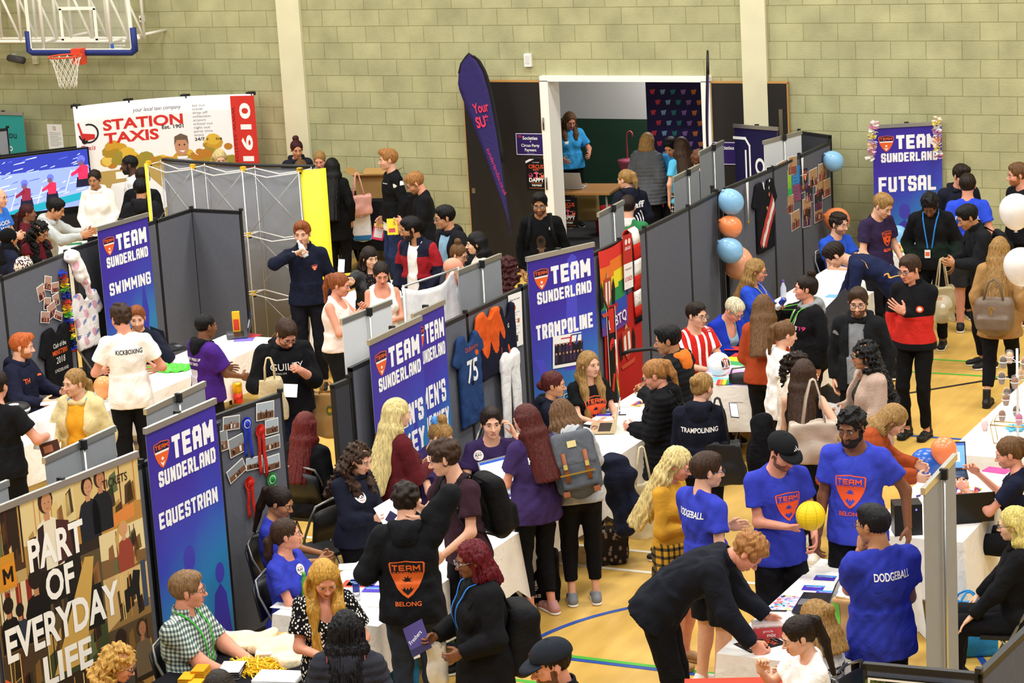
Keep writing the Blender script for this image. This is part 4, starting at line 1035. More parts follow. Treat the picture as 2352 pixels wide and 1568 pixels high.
roller('blue TEAM SUNDERLAND roller banner reading EQUESTRIAN', GX(332, 975, -9.98), GX(492, 912, -9.96), team(.84, [('EQUESTRIAN', 1.185, .12, .86, .07)], sil), TEAM_BLUE, h=2.12)
roller('blue TEAM SUNDERLAND roller banner reading SWIMMING', (-15.52, 20.62), (-15.46, 21.46), team(.84, [('SWIMMING', 1.185, .135, .84, .12)], shard), TEAM_BLUE)
roller("blue roller banner for women's hockey, left and nearer of the two hockey banners", GX(847, 778, -9.88), GX(965, 725, -9.9), team(.86, [("WOMEN'S", 1.08, .19, .86, .09), ('HOCKEY', .83, .19, .84, .11)], shard), TEAM_BLUE, h=2.06)
roller("blue roller banner for men's hockey, right and farther of the two hockey banners", GX(948, 722, -9.95), GX(1018, 678, -9.96), team(.85, [("MEN'S", 1.08, .20, .76, .13), ('HOCKEY', .83, .19, .82, .13)], sil), TEAM_BLUE, h=2.08)
def tramp(p):
 p.poly('4d49c4', [(.40, .8), (.46, 1.4), (.50, 1.85), (.56, 1.9), (.62, 1.86), (.60, 1.5), (.58, 1.0), (.55, .78)], 1).poly('4d49c4', [(.02, .98), (.14, .95), (.3, .55), (.24, .5)], 1).poly('4d66cc', [(.8, .95), (.7, .9), (.6, .5), (.7, .5)], 1)
tb = roller('blue TEAM SUNDERLAND roller banner reading TRAMPOLINE with a photo taped on it', GX(1210, 592, -9.94), GX(1362, 560, -9.62), team(.84, [('TRAMPOLINE', 1.15, .145, .88, .07)], tramp), TEAM_BLUE, h=2.13)
roller('blue TEAM SUNDERLAND roller banner reading FUTSAL against the far wall', (-9.46, 28.26), (-8.70, 28.62), team(.84, [('FUTSAL', 1.12, .19, .86, .07)], sil), TEAM_BLUE)
roller('grey-backed roller banner seen from behind at the right, beside the dodgeball man', (-4.41, 14.68), (-4.38, 13.90), team(.78, [('DODGEBALL', 1.23, .14, .8, .1)]), TEAM_BLUE)
for lab, a, b, bk in (('grey banner back rising behind the equestrian banner', (-10.5, 15.11), (-10.46, 14.27), bgrey), ('grey banner back behind the travel banner, by the yellow-top girl', (-10.41, 13.80), (-10.39, 12.95), bgrey),
      ('grey banner back cut by the left edge of the picture', (-10.3, 12.42), (-10.32, 11.6), bgrey), ('tall white-backed banner left of the hockey banners', (-10.5, 18.06), (-10.54, 17.28), bwhite),
      ('grey banner back between the white flag and the hockey boards', (-10.46, 20.12), (-10.5, 19.33), bgrey), ('grey banner back left of the green-shirted man', (-10.45, 22.98), (-10.40, 22.24), bgrey),
      ('narrow grey banner back below the patterned curtain', (-10.52, 25.25), (-10.47, 24.38), bgrey), ('wide grey banner back right of the patterned curtain', (-10.9, 26.95), (-10.86, 26.1), bgrey), ('white banner back above the photo board', (-10.2, 27.75), (-10.38, 26.95), bwhite)):
 roller(lab, a, b, team(.84, []), TEAM_BLUE, bk)
# travel banner: a collage of amber photographs with white slab lettering
def collage(w, h):
 p = Print(w, h); R = random.Random(5)
 def fig(x, y, k, body, hair, skin='b9805a', back=False):
  p.poly(body, [(x-.2*k, y), (x+.2*k, y), (x+.21*k, y+.36*k), (x+.15*k, y+.52*k), (x+.05*k, y+.57*k), (x-.05*k, y+.57*k), (x-.15*k, y+.52*k), (x-.21*k, y+.36*k)], 3)
  p.poly(skin, [(x-.045*k, y+.54*k), (x+.045*k, y+.54*k), (x+.04*k, y+.66*k), (x-.04*k, y+.66*k)], 3.3).disc(hair, x, y+.76*k, .115*k, 3.6, 14, ry=.14*k)
  if not back: p.disc(skin, x+.015*k, y+.735*k, .082*k, 3.9, 12, ry=.115*k).disc(hair, x-.015*k, y+.735*k, .008*k, 4.2, 6).disc(hair, x+.045*k, y+.735*k, .008*k, 4.2, 6).poly('8a4a3a', [(x-.01*k, y+.675*k), (x+.045*k, y+.675*k), (x+.02*k, y+.665*k)], 4.2)
 def tile(x0, y0, x1, y1, sky, ground, seed, n=9):
  q = random.Random(seed); a, b = x1-x0, y1-y0; p.rect(sky, x0, y0, a, b, 1).poly(ground, [(x0, y0), (x1, y0), (x1, y0+b*.3), (x0, y0+b*.42)], 1.3)
  for i in range(n):
   x = x0+a*q.uniform(0, .86); y = y0+b*q.uniform(0, .6); p.poly(q.choice(['4a3520', '7a5a2c', 'b08a48', '2a1d14', '8a5c32', 'd8bc78', '3a2c22', '5c6640']), [(x, y), (min(x1, x+a*.14), y+b*.04), (min(x1, x+a*.12), min(y1, y+b*.36)), (x+a*.02, min(y1, y+b*.3))], 1.6)
  for i in range(4): x = x0+a*q.uniform(.03, .95); p.rect(q.choice(['e8c878', 'c8843a', '1e1712', '6a2418']), x, y0+b*.1, a*.016, b*.85, 2)
 tile(0, 1.48, .30, 1.93, '2c1c12', '47301c', 1); tile(.30, 1.40, .82, 1.93, 'd9c48c', 'a8803e', 2); tile(.82, 1.48, 1.48, 1.93, 'd4b878', 'b8843c', 3)
 tile(0, .95, .42, 1.48, 'b89a62', '6a4a28', 4); tile(.42, .62, 1.02, 1.40, '5a4a2e', '3e4526', 5, 16); tile(1.02, 1.16, 1.48, 1.48, 'e0cc98', '7a5a34', 6); tile(1.02, .78, 1.48, 1.16, 'd2b072', '8c6c3c', 7)
 tile(0, .45, .45, .95, '4a3824', '2a1d14', 8); tile(1.02, .32, 1.48, .78, '54432c', '2a2018', 9); tile(0, 0, .45, .45, 'c9b070', '7a7a44', 10); tile(.45, 0, 1.02, .62, '33261a', '241a12', 11); tile(1.02, 0, 1.48, .32, 'a07a44', '4a3420', 12)
 for i in range(7): p.rect('8a2a20' if i % 2 else 'd8c8a0', .03+.05*i, 1.06, .05, .34, 1.8)
 fig(.54, 1.40, .62, 'e6dcc2', '3a2416', 'c08a62'); p.poly('2c1c1c', [(.42, 1.40), (.49, 1.40), (.50, 1.72), (.44, 1.70)], 3.2).poly('4a2420', [(.60, 1.40), (.76, 1.44), (.74, 1.68), (.62, 1.72)], 3.2); fig(.95, 1.48, .50, '1b1d26', '241712', 'c48c66'); fig(1.08, 1.50, .50, '17181e', '3a2418', 'b87e58')
 fig(1.27, 1.16, .40, '94402c', 'c89a52', 'd0946c'); p.poly('c89a52', [(1.20, 1.28), (1.23, 1.5), (1.18, 1.42)], 4).poly('d8843c', [(1.14, 1.49), (1.40, 1.52), (1.40, 1.62), (1.14, 1.58)], 2.5)
 for x, k, c in ((.10, .42, '15120f'), (.20, .34, '2e3440'), (.37, .56, '120e0c')): fig(x, .96, k, c, '241810', back=True)
 p.poly('181614', [(1.22, .86), (1.25, .86), (1.27, .96), (1.34, .96), (1.35, .85), (1.38, .85), (1.38, 1.02), (1.40, 1.12), (1.33, 1.14), (1.30, 1.04), (1.22, 1.02)], 3).rect('3a4658', 1.41, .84, .05, .34, 3)
 fig(1.14, .32, .50, '4a4640', '2a1c14', 'b9805a', True); fig(1.36, .36, .46, '6a5a44', '3a2a1c', 'a8704c'); fig(.14, .02, .46, '1c1a1c', '2c1c14', 'c08a62'); fig(.60, .0, .40, '221c1a', '1a1412', 'a87050', True); fig(1.3, .0, .36, '2a2a30', '4a3018')
 p.poly('e8622a', [(.0, .5), (.06, .48), (.08, .74), (.0, .8)], 3).poly('c8a468', [(1.02, .78), (1.16, .84), (1.14, 1.16), (1.04, 1.16)], 2.4).poly('c9a050', [(.46, .66), (.78, .66), (.95, 1.36), (.86, 1.38)], 2.4)
 p.rect('1c1610', .36, 1.16, .46, .5, 2.2).rect('15110e', .66, .86, .34, .3, 2.2)
 p.rect('c98a2a', .0, 1.38, .2, .24, 3).rect('d88a22', .075, 1.40, .12, .16, 4).block('1a140c', 'M', .135, 1.425, .11, .11, .2, 5, align='C').text('c9b48a', 'METRO', .135, 1.365, .024, .09, L=5, align='C').text('c9b48a', 'NEXUS', .02, 1.365, .024, .05, L=5)
 p.text('2c2218', 'TICKETS', 1.10, 1.79, .06, .26, L=5, bold=.01)
 p.rect('d8b23a', .70, .02, .22, .30, 4).block('1a140c', 'M', .81, .06, .2, .2, .2, 5, align='C')
 def slab_(txt, u, v, hh, ww): p.text('f6f2ea', txt, u, v, hh, ww, L=6, bold=.03, align='C')
 slab_('PART', .60, 1.44, .21, .54); slab_('OF', .60, 1.19, .2, .28); slab_('EVERYDAY', .60, .90, .22, 1.12); slab_('LIFE', .60, .62, .2, .48)
 return p
roller('large amber photo-collage banner reading PART OF EVERYDAY LIFE at the left', (-9.98, 11.80), (-9.84, 13.27), collage(1.48, 1.93), flat('2a1e14', .4), bgrey)
p = Print(.8, 1.9); p.text('1c3038', 'you', .42, 1.54, .11, .22, bold=.01); p.text('eef4f4', 'n', .33, 1.54, .11, .07, bold=.01).text('eef4f4', 'at to', .28, 1.35, .11, .26, bold=.01).text('eef4f4', 'e proud', .22, 1.16, .11, .42, bold=.01).poly('d8a07c', [(.3, .6), (.62, .62), (.66, .88), (.5, 1.0), (.36, .9)], 2).poly('b87a5a', [(.42, .7), (.6, .74), (.55, .82), (.44, .8)], 3)
q0 = GY(55, 240, 28.45); roller('teal roller banner standing against the wall at the far left', (q0[0]-.85, 28.5), (q0[0], 28.4), p, flat('2c9a98'), bgrey)
boards('grey board back standing in front of the teal banner', [(-22.45, 26.6), (-21.9, 27.25)], 1.98, mat('grey_board_back', '8f9094', .7))
p = Print(.95, 1.9)
for q in ([(-.02, 1.76), (.24, 1.76), (.33, 1.67), (.33, .8)], [(.24, 1.6), (.24, .8)]): p.line('f2f2f4', q, .035, 2)
p.disc('f2f2f4', .55, 1.42, .105, 2, 24).disc('191540', .55, 1.42, .065, 3, 24)
q0, q1 = GY(1685, 258, 28.2), GY(1797, 262, 28.2); roller('navy roller banner with white line drawing in front of the right dark door', (q0[0], 28.2), (q1[0], 28.0), p, flat('191540'), bgrey)
# ------------------------------------------------------------------ taxi stand: a curved fabric wall
def taxi():
 a, b = A3(-20.55, 27.05, 0), A3(-18.50, 28.42, 0); d = nrm(b-a); n = np.cross(d, A3(0, 0, 1)); L = np.linalg.norm(b-a); H = 2.34
 t = thing('pop_up_display', 'curved white and red taxi display wall showing a driver and autumn trees', 'display stand', (a+b)/2)
 off = (a+b)/2; K = 28
 def P(u, v, o=0.0):                                    # u along, v up, bowed outwards at the ends
  x = u/L; bow = .30*(x-.5)**2*4-.12
  if x > 1: pass
  return a+d*u+n*(bow+o)+A3(0, 0, v)
 b_ = MB(); m = grad_mat('taxi_print', [(.0, 'b98a3a'), (.30, 'd8b46a'), (.42, 'ece7e0'), (.62, 'f3efec'), (1, 'f1eef0')], (0, 0, 1))
 b_.grid([[P(L*i/K, .02+H*j/10-(.02 if j == 0 else 0)) for j in range(11)] for i in range(K+1)], m, -.02)
 pr = Print(L, H)
 rs = random.Random(3)
 for i in range(70):
  u = rs.uniform(.36, L-.35); v = 1.40+rs.uniform(0, .36)*(.6+.4*math.sin(u*4)); r = rs.uniform(.05, .13)
  pr.disc(rs.choice(['c9982c', 'd8b03c', 'a8862a', '9a8a34', 'b8792a', 'e0c05a']), u, v, r, 1+(i % 3), 9, ry=r*.8)
 [pr.rect('b89c5a', 0.02+.2*i, .0, .2, 1.42, 3) for i in range(10)]; pr.poly('9a7f48', [(.02, .7), (1.0, .9), (2.1, .8), (2.1, .5), (.02, .5)], 4)
 n0 = len(pr.P)
 pr.poly('e8e8e8', [(.3, .35), (.42, .62), (.95, .66), (1.15, .45), (1.4, .40), (1.4, .05), (.3, .05)], 5).poly('33383c', [(.42, .40), (.49, .58), (.9, .60), (1.0, .42)], 6).rect('f2f2f2', .48, .68, .34, .10, 5).text('222222', 'TAXI', .52, .70, .06, .26, L=6, bold=.03)
 pr.text('1c1c1c', 'www', .6, .2, .06, .2, L=6)
 pr.poly('b9bcc4', [(1.12, .2), (1.72, .2), (1.74, .62), (1.6, .84), (1.47, .90), (1.36, .90), (1.24, .82), (1.12, .6)], 6).poly('f0f0f0', [(1.34, .92), (1.42, .78), (1.5, .92)], 7).poly('30343e', [(1.40, .88), (1.44, .88), (1.46, .5), (1.39, .5)], 8)
 pr.disc('c08a68', 1.42, 1.06, .095, 7, ry=.135).poly('6a5648', [(1.32, 1.08), (1.33, 1.2), (1.42, 1.24), (1.51, 1.2), (1.52, 1.08), (1.48, 1.15), (1.36, 1.15)], 8).disc('3a2a22', 1.39, 1.08, .012, 9).disc('3a2a22', 1.46, 1.08, .012, 9).poly('f0e4dc', [(1.38, 1.0), (1.47, 1.0), (1.43, .97)], 9)
 pr.P[n0:] = [(m_, l_, [(u, v+.61) for u, v in p_]) for m_, l_, p_ in pr.P[n0:]]
 n0 = len(pr.P)
 pr.text('55555a', 'your local taxi company', .79, 2.20, .055, .66, L=3, slant=.22).text('cf2f28', 'STATION', .37, 1.985, .14, 1.10, L=4, bold=.03).text('cf2f28', 'TAXIS', .37, 1.80, .14, .75, L=4, bold=.03).text('2a2a2c', 'Est. 1901', 1.17, 1.93, .05, .30, L=4, bold=.02)
 for i, s in enumerate(('eat out', 'travel', 'drop off', 'collection', 'airport', 'school run', 'night out', 'party time', 'enjoy')): pr.text('8c8c90', s, 1.61, 2.215-i*.052, .034, L=3, sx=1.3)
 pr.text('2a2a2c', '24/7 service', 1.61, 1.735, .042, .38, L=4, bold=.02).line('1e1e1e', arc(.17, 1.97, .125, -170, 100, 24), .022, 4).poly('c9302a', [(.03, 2.12), (.05, 2.14), (.09, 1.98), (.25, 1.95), (.25, 1.89), (.08, 1.87)], 6).disc('1e1e1e', .11, 1.87, .04, 7).text('c9302a', 'Taxis', .04, 1.74, .07, .20, L=6, slant=.2)
 [pr.rect('cf3329', L-.32+.04*i, 0, .0405, H, 6) for i in range(8)]
 pr.text('f6f2f0', '0191 55', L-.20, H-.10, .14, 1.45, L=8, rot=-PI/2, bold=.03).text('8a1d18', 'www.stationtaxis.co.uk', L-.31, H-.15, .06, 1.5, L=8, rot=-PI/2)
 for mm, Ly, pts in pr.P:
  b_.put([P(u, v, .001+.0008*Ly) for u, v in pts], [tuple(range(len(pts)))], mm)
 b_.build('printed_wall', t, off)
 for u in (.03, L*.3, L*.62, L-.03): MB().box(P(u, H+.02, -.06), (.1, .1, .05), blk).build('clip', t, off)
 for s, cc in ((0, 'e8e4e8'), (L, 'cf3329')):
  q = P(s, 0); MB().bar(q+A3(0, 0, H+.015)-n*.02, q+A3(0, 0, H+.015)-n*.30, .03, .03, blk).grid([[P(s, .02+H*j)-n*.3*i for j in (0, 1)] for i in (0, 1)], flat(cc), .01).build('end_cap', t, off)
taxi()
# ------------------------------------------------------------------ pop-up frame seen from behind: grey panels, white struts, yellow end
def popup():
 a, b = G(341, 374, 2.2)*A3(1, 1, 0), G(688, 390, 2.2)*A3(1, 1, 0); d = nrm(b-a); n = np.cross(A3(0, 0, 1), d)*-1; L = np.linalg.norm(b-a); H = 2.2; off = (a+b)/2
 t = thing('pop_up_display', 'grey-backed pop-up display frame with white struts and a yellow end panel', 'display stand', off)
 fab = mat('grey_liner', '85868b', .8, var=.04); wt = mat('white_rod', 'eceae6', .4); yl = mat('yellow_panel', 'f0e436', .55)
 def P(u, v, o=0.0): x = u/L-.5; return a+d*u+n*(o+.10-.40*x*x)+A3(0, 0, v)
 b_ = MB(); N = 18
 b_.grid([[P(L*i/N, .03+(H-.06)*j, -.28) for j in (0, .5, 1)] for i in range(N+1)], fab, .012); b_.build('panels', t, off)
 f = MB(); xs = [L*i/3 for i in range(4)]
 for i in range(4):
  for s in (-.22, .02):
   f.tube([P(xs[i], .02, s), P(xs[i], H, s)], .007, wt if s > 0 else alu, 6)
  for z in (.02, .72, 1.42, H-.02): f.tube([P(xs[i], z, -.22), P(xs[i], z, .02)], .006, wt, 6)
 for i in range(3):
  m_ = (xs[i]+xs[i+1])/2
  for z in (.02, .72, 1.42, H-.03):
   for s in (-.22, .02): f.tube([P(xs[i], z, s), P(m_, z-.05, s+.06), P(xs[i+1], z, s)], .0075, wt, 6)
  for z0, z1 in ((.02, .72), (.72, 1.42), (1.42, H-.03)):
   f.tube([P(xs[i], z0, .0), P(xs[i+1], z1, .0)], .004, alu, 5); f.tube([P(xs[i+1], z0, -.1), P(xs[i], z1, -.1)], .004, alu, 5)
 f.build('strut_frame', t, off)
 for x in xs:
  for z in (.72, 1.42, H): MB().box(P(x, z, .0), (.05, .05, .05), plastic('e0b426')).box(P(x, z-.03, -.02), (.035, .035, .03), blk).build('hub', t, off)
 c = MB(); e = P(L, 0)
 q = G(745, 386, 2.2)*A3(1, 1, 0); pts = [e*(1-f)+q*f+n*(.07*math.sin(PI*f)-.02) for f in (0, .25, .5, .75, 1)]
 c.grid([[p+A3(0, 0, .02+(H-.02)*j) for j in (0, 1)] for p in pts], yl, .012); c.build('yellow_end_panel', t, off)
 c = MB(); c.grid([[P(L*i/N, H+.012, s) for s in (-.30, -.24)] for i in range(N+1)], blk, .03); c.put([p+A3(0, 0, H+.015) for p in pts]+[P(L, H+.015, .06)], [(0, 1, 2, 3, 4, 5)], blk)
 c.tube([P(0, .02, .05), P(0, H, .05)], .02, yl, 6); c.build('top_trim', t, off)
popup()
# ------------------------------------------------------------------ television
def tv():
 a, b = A3(-21.13, 25.88, 0), A3(-20.33, 26.98, 0); d = nrm(b-a); n = np.cross(d, A3(0, 0, 1)); L = np.linalg.norm(b-a); z0, z1 = .98, 1.80; off = A3(*((a+b)/2)[:2], 0)
 t = thing('television', 'large television showing three paddlers in a raft, far left', 'television', off)
 MB().bar((a+A3(0, 0, (z0+z1)/2)), (b+A3(0, 0, (z0+z1)/2)), .06, z1-z0, plastic('101012', .3)).build('case', t, off)
 s = MB().bar(a*.5+b*.5+A3(0, 0, .02), a*.5+b*.5+A3(0, 0, z0), .12, .09, blk, up=d); s.box(off+A3(0, 0, .02), (.7, .5, .04), blk); s.bar(a*.9+b*.1+A3(0, 0, .5), a*.1+b*.9+A3(0, 0, .5), .1, .8, blk); s.build('stand', t, off)
 e = lambda c: mat('screen_light', c, .3, emit=.85)
 w, h = L-.05, z1-z0-.05; p = Print(w, h); R = random.Random(2)
 p.poly(e('2a3596'), [(0, h*.72), (w, h*.72), (w, h), (0, h)], 1)
 for i in range(60):
  x, y = R.uniform(0, w*.92), R.uniform(.12, .95)*h; l = R.uniform(.04, .16); p.poly(e(R.choice(['eef2ff', 'ccd6ff', '9aaef0', 'b8c6ff', '4a5cc0'])), [(x, y), (x+l, y+.015), (min(w, x+l*1.1), y+.03), (x+.02, y+.012)], 2)
 p.poly(e('1a8aa0'), [(0, .02), (w*.45, h*.16), (w, h*.26), (w, h*.14), (w*.4, .0), (0, 0)], 3).poly(e('8a9ad0'), [(0, h*.1), (w, h*.32), (w, h*.27), (0, .03)], 3)
 for x, y, s, c in ((.30, .20, 1.0, '7a2038'), (.58, .26, .95, 'c02848'), (.93, .45, 1.15, 'd02a50')):
  X, Y = x*w, y*h; k = s*h
  p.poly(e('16182c'), [(X-.13*k, Y-.1*k), (X+.12*k, Y-.1*k), (X+.1*k, Y+.06*k), (X-.1*k, Y+.06*k)], 4).poly(e(c), [(X-.08*k, Y+.02*k), (X+.08*k, Y+.02*k), (X+.09*k, Y+.22*k), (X-.02*k, Y+.26*k), (X-.08*k, Y+.18*k)], 5).poly(e(c), [(X-.2*k, Y+.12*k), (X-.04*k, Y+.22*k), (X, Y+.16*k), (X-.18*k, Y+.08*k)], 5)
  p.disc(e('5a64c8'), X-.01*k, Y+.33*k, .065*k, 6).disc(e('6a4a4a'), X-.02*k, Y+.28*k, .05*k, 6).line(e('c8d0f0'), [(X-.3*k, Y-.12*k), (X-.18*k, Y+.18*k)], .01, 6)
 p.on_plane('screen', a+d*.025+n*.035+A3(0, 0, z0+.025)-off, d, A3(0, 0, 1), t, e('7f92e8'))
tv()
# ------------------------------------------------------------------ feather flags either side of the doors, patterned curtain inside
def feather(name, label, base, top, wid, txt, face, edge=False):
 base = np.asarray(base, float); t = thing(name, label, 'flag', (*base[:2], 0)); off = A3(*base[:2], 0); H = top
 u = nrm(np.asarray(face, float)); n = np.cross(u, A3(0, 0, 1))
 K = 26; k = wid/.42; f_ = np.linspace(0, 1, K+1)
 def crv(P): P = np.array(P); t_ = np.linspace(0, 1, len(P)); return np.c_[np.interp(f_, t_, P[:, 0])*k, np.interp(f_, t_, P[:, 1])*H/2.93, 0*f_]
 R = crv([(0, .3), (-.06, .85), (-.12, 1.4), (-.18, 1.95), (-.24, 2.42), (-.30, 2.68), (-.38, 2.84), (-.49, 2.93)]); L = crv([(-.03, .55), (-.14, .95), (-.28, 1.35), (-.42, 1.75), (-.57, 2.15), (-.68, 2.5), (-.64, 2.76), (-.50, 2.93)])
 W = lambda p, o=0.0: off+u*p[0]+n*(o+.02*math.sin(p[1]*2.5))+A3(0, 0, p[1])
 b = MB(); b.grid([[W(L[i]*(1-j/6)+R[i]*(j/6)) for j in range(7)] for i in range(K+1)], mat('flag_cloth', '2b2260', .7, wr=.3), .006)
 if txt:
  pr = Print().text('e23a5c', 'Your', 0, .13, .13, .22, L=2, bold=.02, rot=.2).text('e23a5c', "SU*", .03, -.06, .14, .19, L=2, bold=.03, rot=.2)
  for mm, Ly, pts in pr.P:
   b.put([W(A3(-.47+pu, 2.0+pv, 0), .012+.001*Ly) for pu, pv in pts], [tuple(range(len(pts)))], mm)
  pr = Print().text('d23a78', 'sunderlandsu.co.uk', 0, 0, .05, .66, L=2, rot=-1.22)
  for mm, Ly, pts in pr.P: b.put([W(A3(-.33+pu, 1.66+pv, 0), .012) for pu, pv in pts], [tuple(range(len(pts)))], mm)
 b.build('sail', t, off)
 p = MB(); p.tube([off+A3(0, 0, .02)]+[W(r, -.01) for r in R]+[W(L[i], -.01) for i in (K-1, K-3, K-5)], .014, blk, 8)
 p.grid([[W(R[i]*(1-j)+j*(R[i]+(.05, 0, 0)), .004) for j in (0, 1)] for i in range(8, K)], mat('flag_sleeve', '15141c', .7), .004); p.build('pole', t, off)
 c = MB(); c.bar(off+u*.3+A3(0, 0, .03), off-u*.3+A3(0, 0, .03), .04, .02, blk); c.bar(off+n*.3+A3(0, 0, .03), off-n*.3+A3(0, 0, .03), .04, .02, blk); c.build('foot', t, off)
bF = GY(1180, 566, 28.25)
feather('feather_flag', 'purple feather flag reading Your SU beside the left dark door', (bF[0]+.02, 28.25), 2.93, .42, True, (1, .1, 0))
bR = GY(1622, 330, 28.25)
feather('feather_flag', 'dark feather flag seen edge-on beside the right dark door', (bR[0]+.02, 28.3), 3.0, .42, False, (-.41, .91, 0))
p = Print(1.25, 2.2)
cl = ['d8405a', '8ab4e8', '2e8a90', 'a070c0', 'e0823c', 'd8405a', '8ab4e8', '2e8a90']
for r in range(15):
 for c in range(8):
  x = .06+c*.155+(.075 if r % 2 else 0); y = 2.06-r*.145
  if x < 1.2: p.poly(cl[c], [(x, y), (x+.085, y+.012), (x+.06, y-.06), (x+.045, y-.06), (x+.04, y-.045), (x+.02, y-.07)], 1)
c0 = GY(1482, 186, 30.9); t = thing('backdrop', 'purple backdrop with rows of small coloured marks inside the store room', 'backdrop', (c0[0]+.62, 30.9, 0))
p.on_plane('backdrop_print', (-.62, 0, .02), (1, 0, 0), (0, 0, 1), t, flat('251c54')); b = MB().bar((-.64, .02, 2.23), (.66, .02, 2.23), .03, .03, alu)
for s in (-.6, .6): b.bar((s, .03, 0), (s, .03, 2.22), .03, .03, alu, up=(0, 1, 0)); b.box((s, .03, .015), (.06, .5, .03), alu)
b.build('backdrop_stand', t)
# ------------------------------------------------------------------ tables and their cloths
paperw = mat('white_paper_cloth', 'f3efe8', .7, spec=.25, wr=.35); blkcloth = mat('black_cloth', '1b1b1f', .9, spec=.1, wr=.4)
def table(label, cx, cy, lx, ly, rz=0.0, z=.74, cloth_m=paperw, drop=.42, clabel=None, seed=1, top='d8c49a', legs='2a2a2c'):
 t = thing('table', label, 'table', (cx, cy, 0), math.radians(rz))
 MB().box((0, 0, z-.015), (lx, ly, .03), mat('tabletop', top, .5)).build('tabletop', t)
 m = plastic(legs)
 for sx in (-1, 1):
  for sy in (-1, 1): MB().tube([(sx*(lx/2-.08), sy*(ly/2-.1), z-.03), (sx*(lx/2-.06), sy*(ly/2-.1), 0)], .016, m, 8).build('leg', t)
 MB().bar((0, -ly/2+.1, z-.06), (0, ly/2-.1, z-.06), .03, .03, m).build('stretcher', t)
 if cloth_m is None: return t
 R = random.Random(seed); b = MB(); hx, hy = lx/2+.008, ly/2+.008; K = 14
 per = []
 for (x0, y0, x1, y1) in ((-hx, -hy, hx, -hy), (hx, -hy, hx, hy), (hx, hy, -hx, hy), (-hx, hy, -hx, -hy)):
  n = max(5, int(math.hypot(x1-x0, y1-y0)/.09)); per += [(x0+(x1-x0)*i/n, y0+(y1-y0)*i/n) for i in range(n)]
 ph = [R.uniform(0, 6) for _ in range(4)]; rows = []
 for j, f in enumerate((0, .06, .25, .5, .75, 1.0)):
  row = []; s = 0
  for i, (x, y) in enumerate(per+per[:1]):
   s = i*.09; o = f*(.014+.014*math.sin(s*4.3+ph[0])+.012*math.sin(s*11+ph[1])); l = math.hypot(x, y)
   ox, oy = (1 if abs(abs(x)-hx) < 1e-6 else 0)*np.sign(x), (1 if abs(abs(y)-hy) < 1e-6 else 0)*np.sign(y)
   dz = drop*(1+.10*math.sin(s*1.3+ph[2])+.04*math.sin(s*3.1+ph[3]))
   if ox and oy: dz *= 1.28; o = f*.05
   row.append(A3(x+ox*o, y+oy*o, z+.006-f*dz))
  rows.append(row)
 b.grid(rows, cloth_m, 0); n = len(per)
 b.put([(x, y, z+.006) for x, y in per], [tuple(range(n))], cloth_m)
 o = b.build('tablecloth'); o.location = (cx, cy, 0); o.rotation_euler = (0, 0, math.radians(rz)); tag(o, clabel, 'tablecloth'); return t
def tb2(n, x0, x1, y0, y1, seed, lab, cl, **k): return table(lab, (x0+x1)/2, (y0+y1)/2, x1-x0, y1-y0, seed=seed, clabel=cl, **k)
tb2('eq', -9.15, -8.3, 13.78, 15.98, 1, 'trestle table of the horse-riding stand under white paper', 'white paper cloth on the table in front of the seated girls in blue')
tb2('hk', -9.08, -8.4, 16.15, 17.9, 2, 'trestle table in front of the hockey banners', 'white paper cloth on the hockey table with sweets and laptop')
tb2('tr', -9.14, -8.42, 18.08, 20.25, 3, 'trestle table of the trampoline stand', 'white paper cloth on the trampoline table with an open laptop')
tb2('mk', -8.74, -8.05, 20.62, 22.5, 4, 'trestle table under the rainbow flags and white ball', 'white paper cloth under the rainbow flags')
tb2('fu', -9.25, -8.35, 23.75, 25.9, 5, 'trestle table at the futsal stand in front of the bending man', 'white paper cloth on the futsal table beside the bending man')
tb2('fb', -9.25, -8.4, 26.75, 27.55, 15, 'small table under the fruit bowl by the futsal banner', 'white paper cloth under the fruit bowl')
tb2('kb', -14.5, -13.82, 18.85, 21.35, 6, 'trestle table behind the kickboxing man', 'white paper cloth on the kickboxing table with green bags')
tb2('th', -14.55, -13.85, 16.6, 18.55, 7, 'trestle table behind the girl in the cream coat', 'white paper cloth on the table by the boxing pads')
tb2('so', -14.25, -13.5, 22.75, 24.3, 8, 'table covered in leaflets beside the yellow end panel', 'white paper cloth covered in leaflets by the yellow panel')
table('table of leaflets in front of the woman in the white hoodie', -19.25, 24.95, .85, 1.7, rz=32, seed=9, clabel='white paper cloth on the leaflet table at far left')
tb2('do', -5.84, -5.12, 14.02, 16.05, 10, 'trestle table of the dodgeball stand with laptop', 'white paper cloth on the dodgeball table')
tb2('nt', -5.74, -4.98, 16.72, 18.55, 11, 'trestle table of the netball stand', 'white paper cloth on the netball table with sweets', drop=.5)
tb2('rt', -5.76, -4.95, 18.95, 21.9, 12, 'trestle table at the right edge under the cupcake rack', 'white paper cloth at the right edge under the cupcake rack', drop=.5)
table('round table with black cloth in front of the checked-shirt man', -8.72, 12.62, .98, 1.15, seed=13, clabel='black cloth on the table covered in yellow pens', cloth_m=blkcloth)
d0 = GY(1335, 408, 29.9); table('folding wooden table behind the open doors', d0[0]+.0, 29.75, 1.15, .75, rz=8, z=.88, cloth_m=None, top='a5743f', legs='8a8680')
tb2('by', -17.0, -15.95, 27.75, 28.45, 14, 'black-draped table against the wall holding a cardboard box', 'black cloth on the table by the wall', cloth_m=blkcloth, drop=.72, z=1.0)
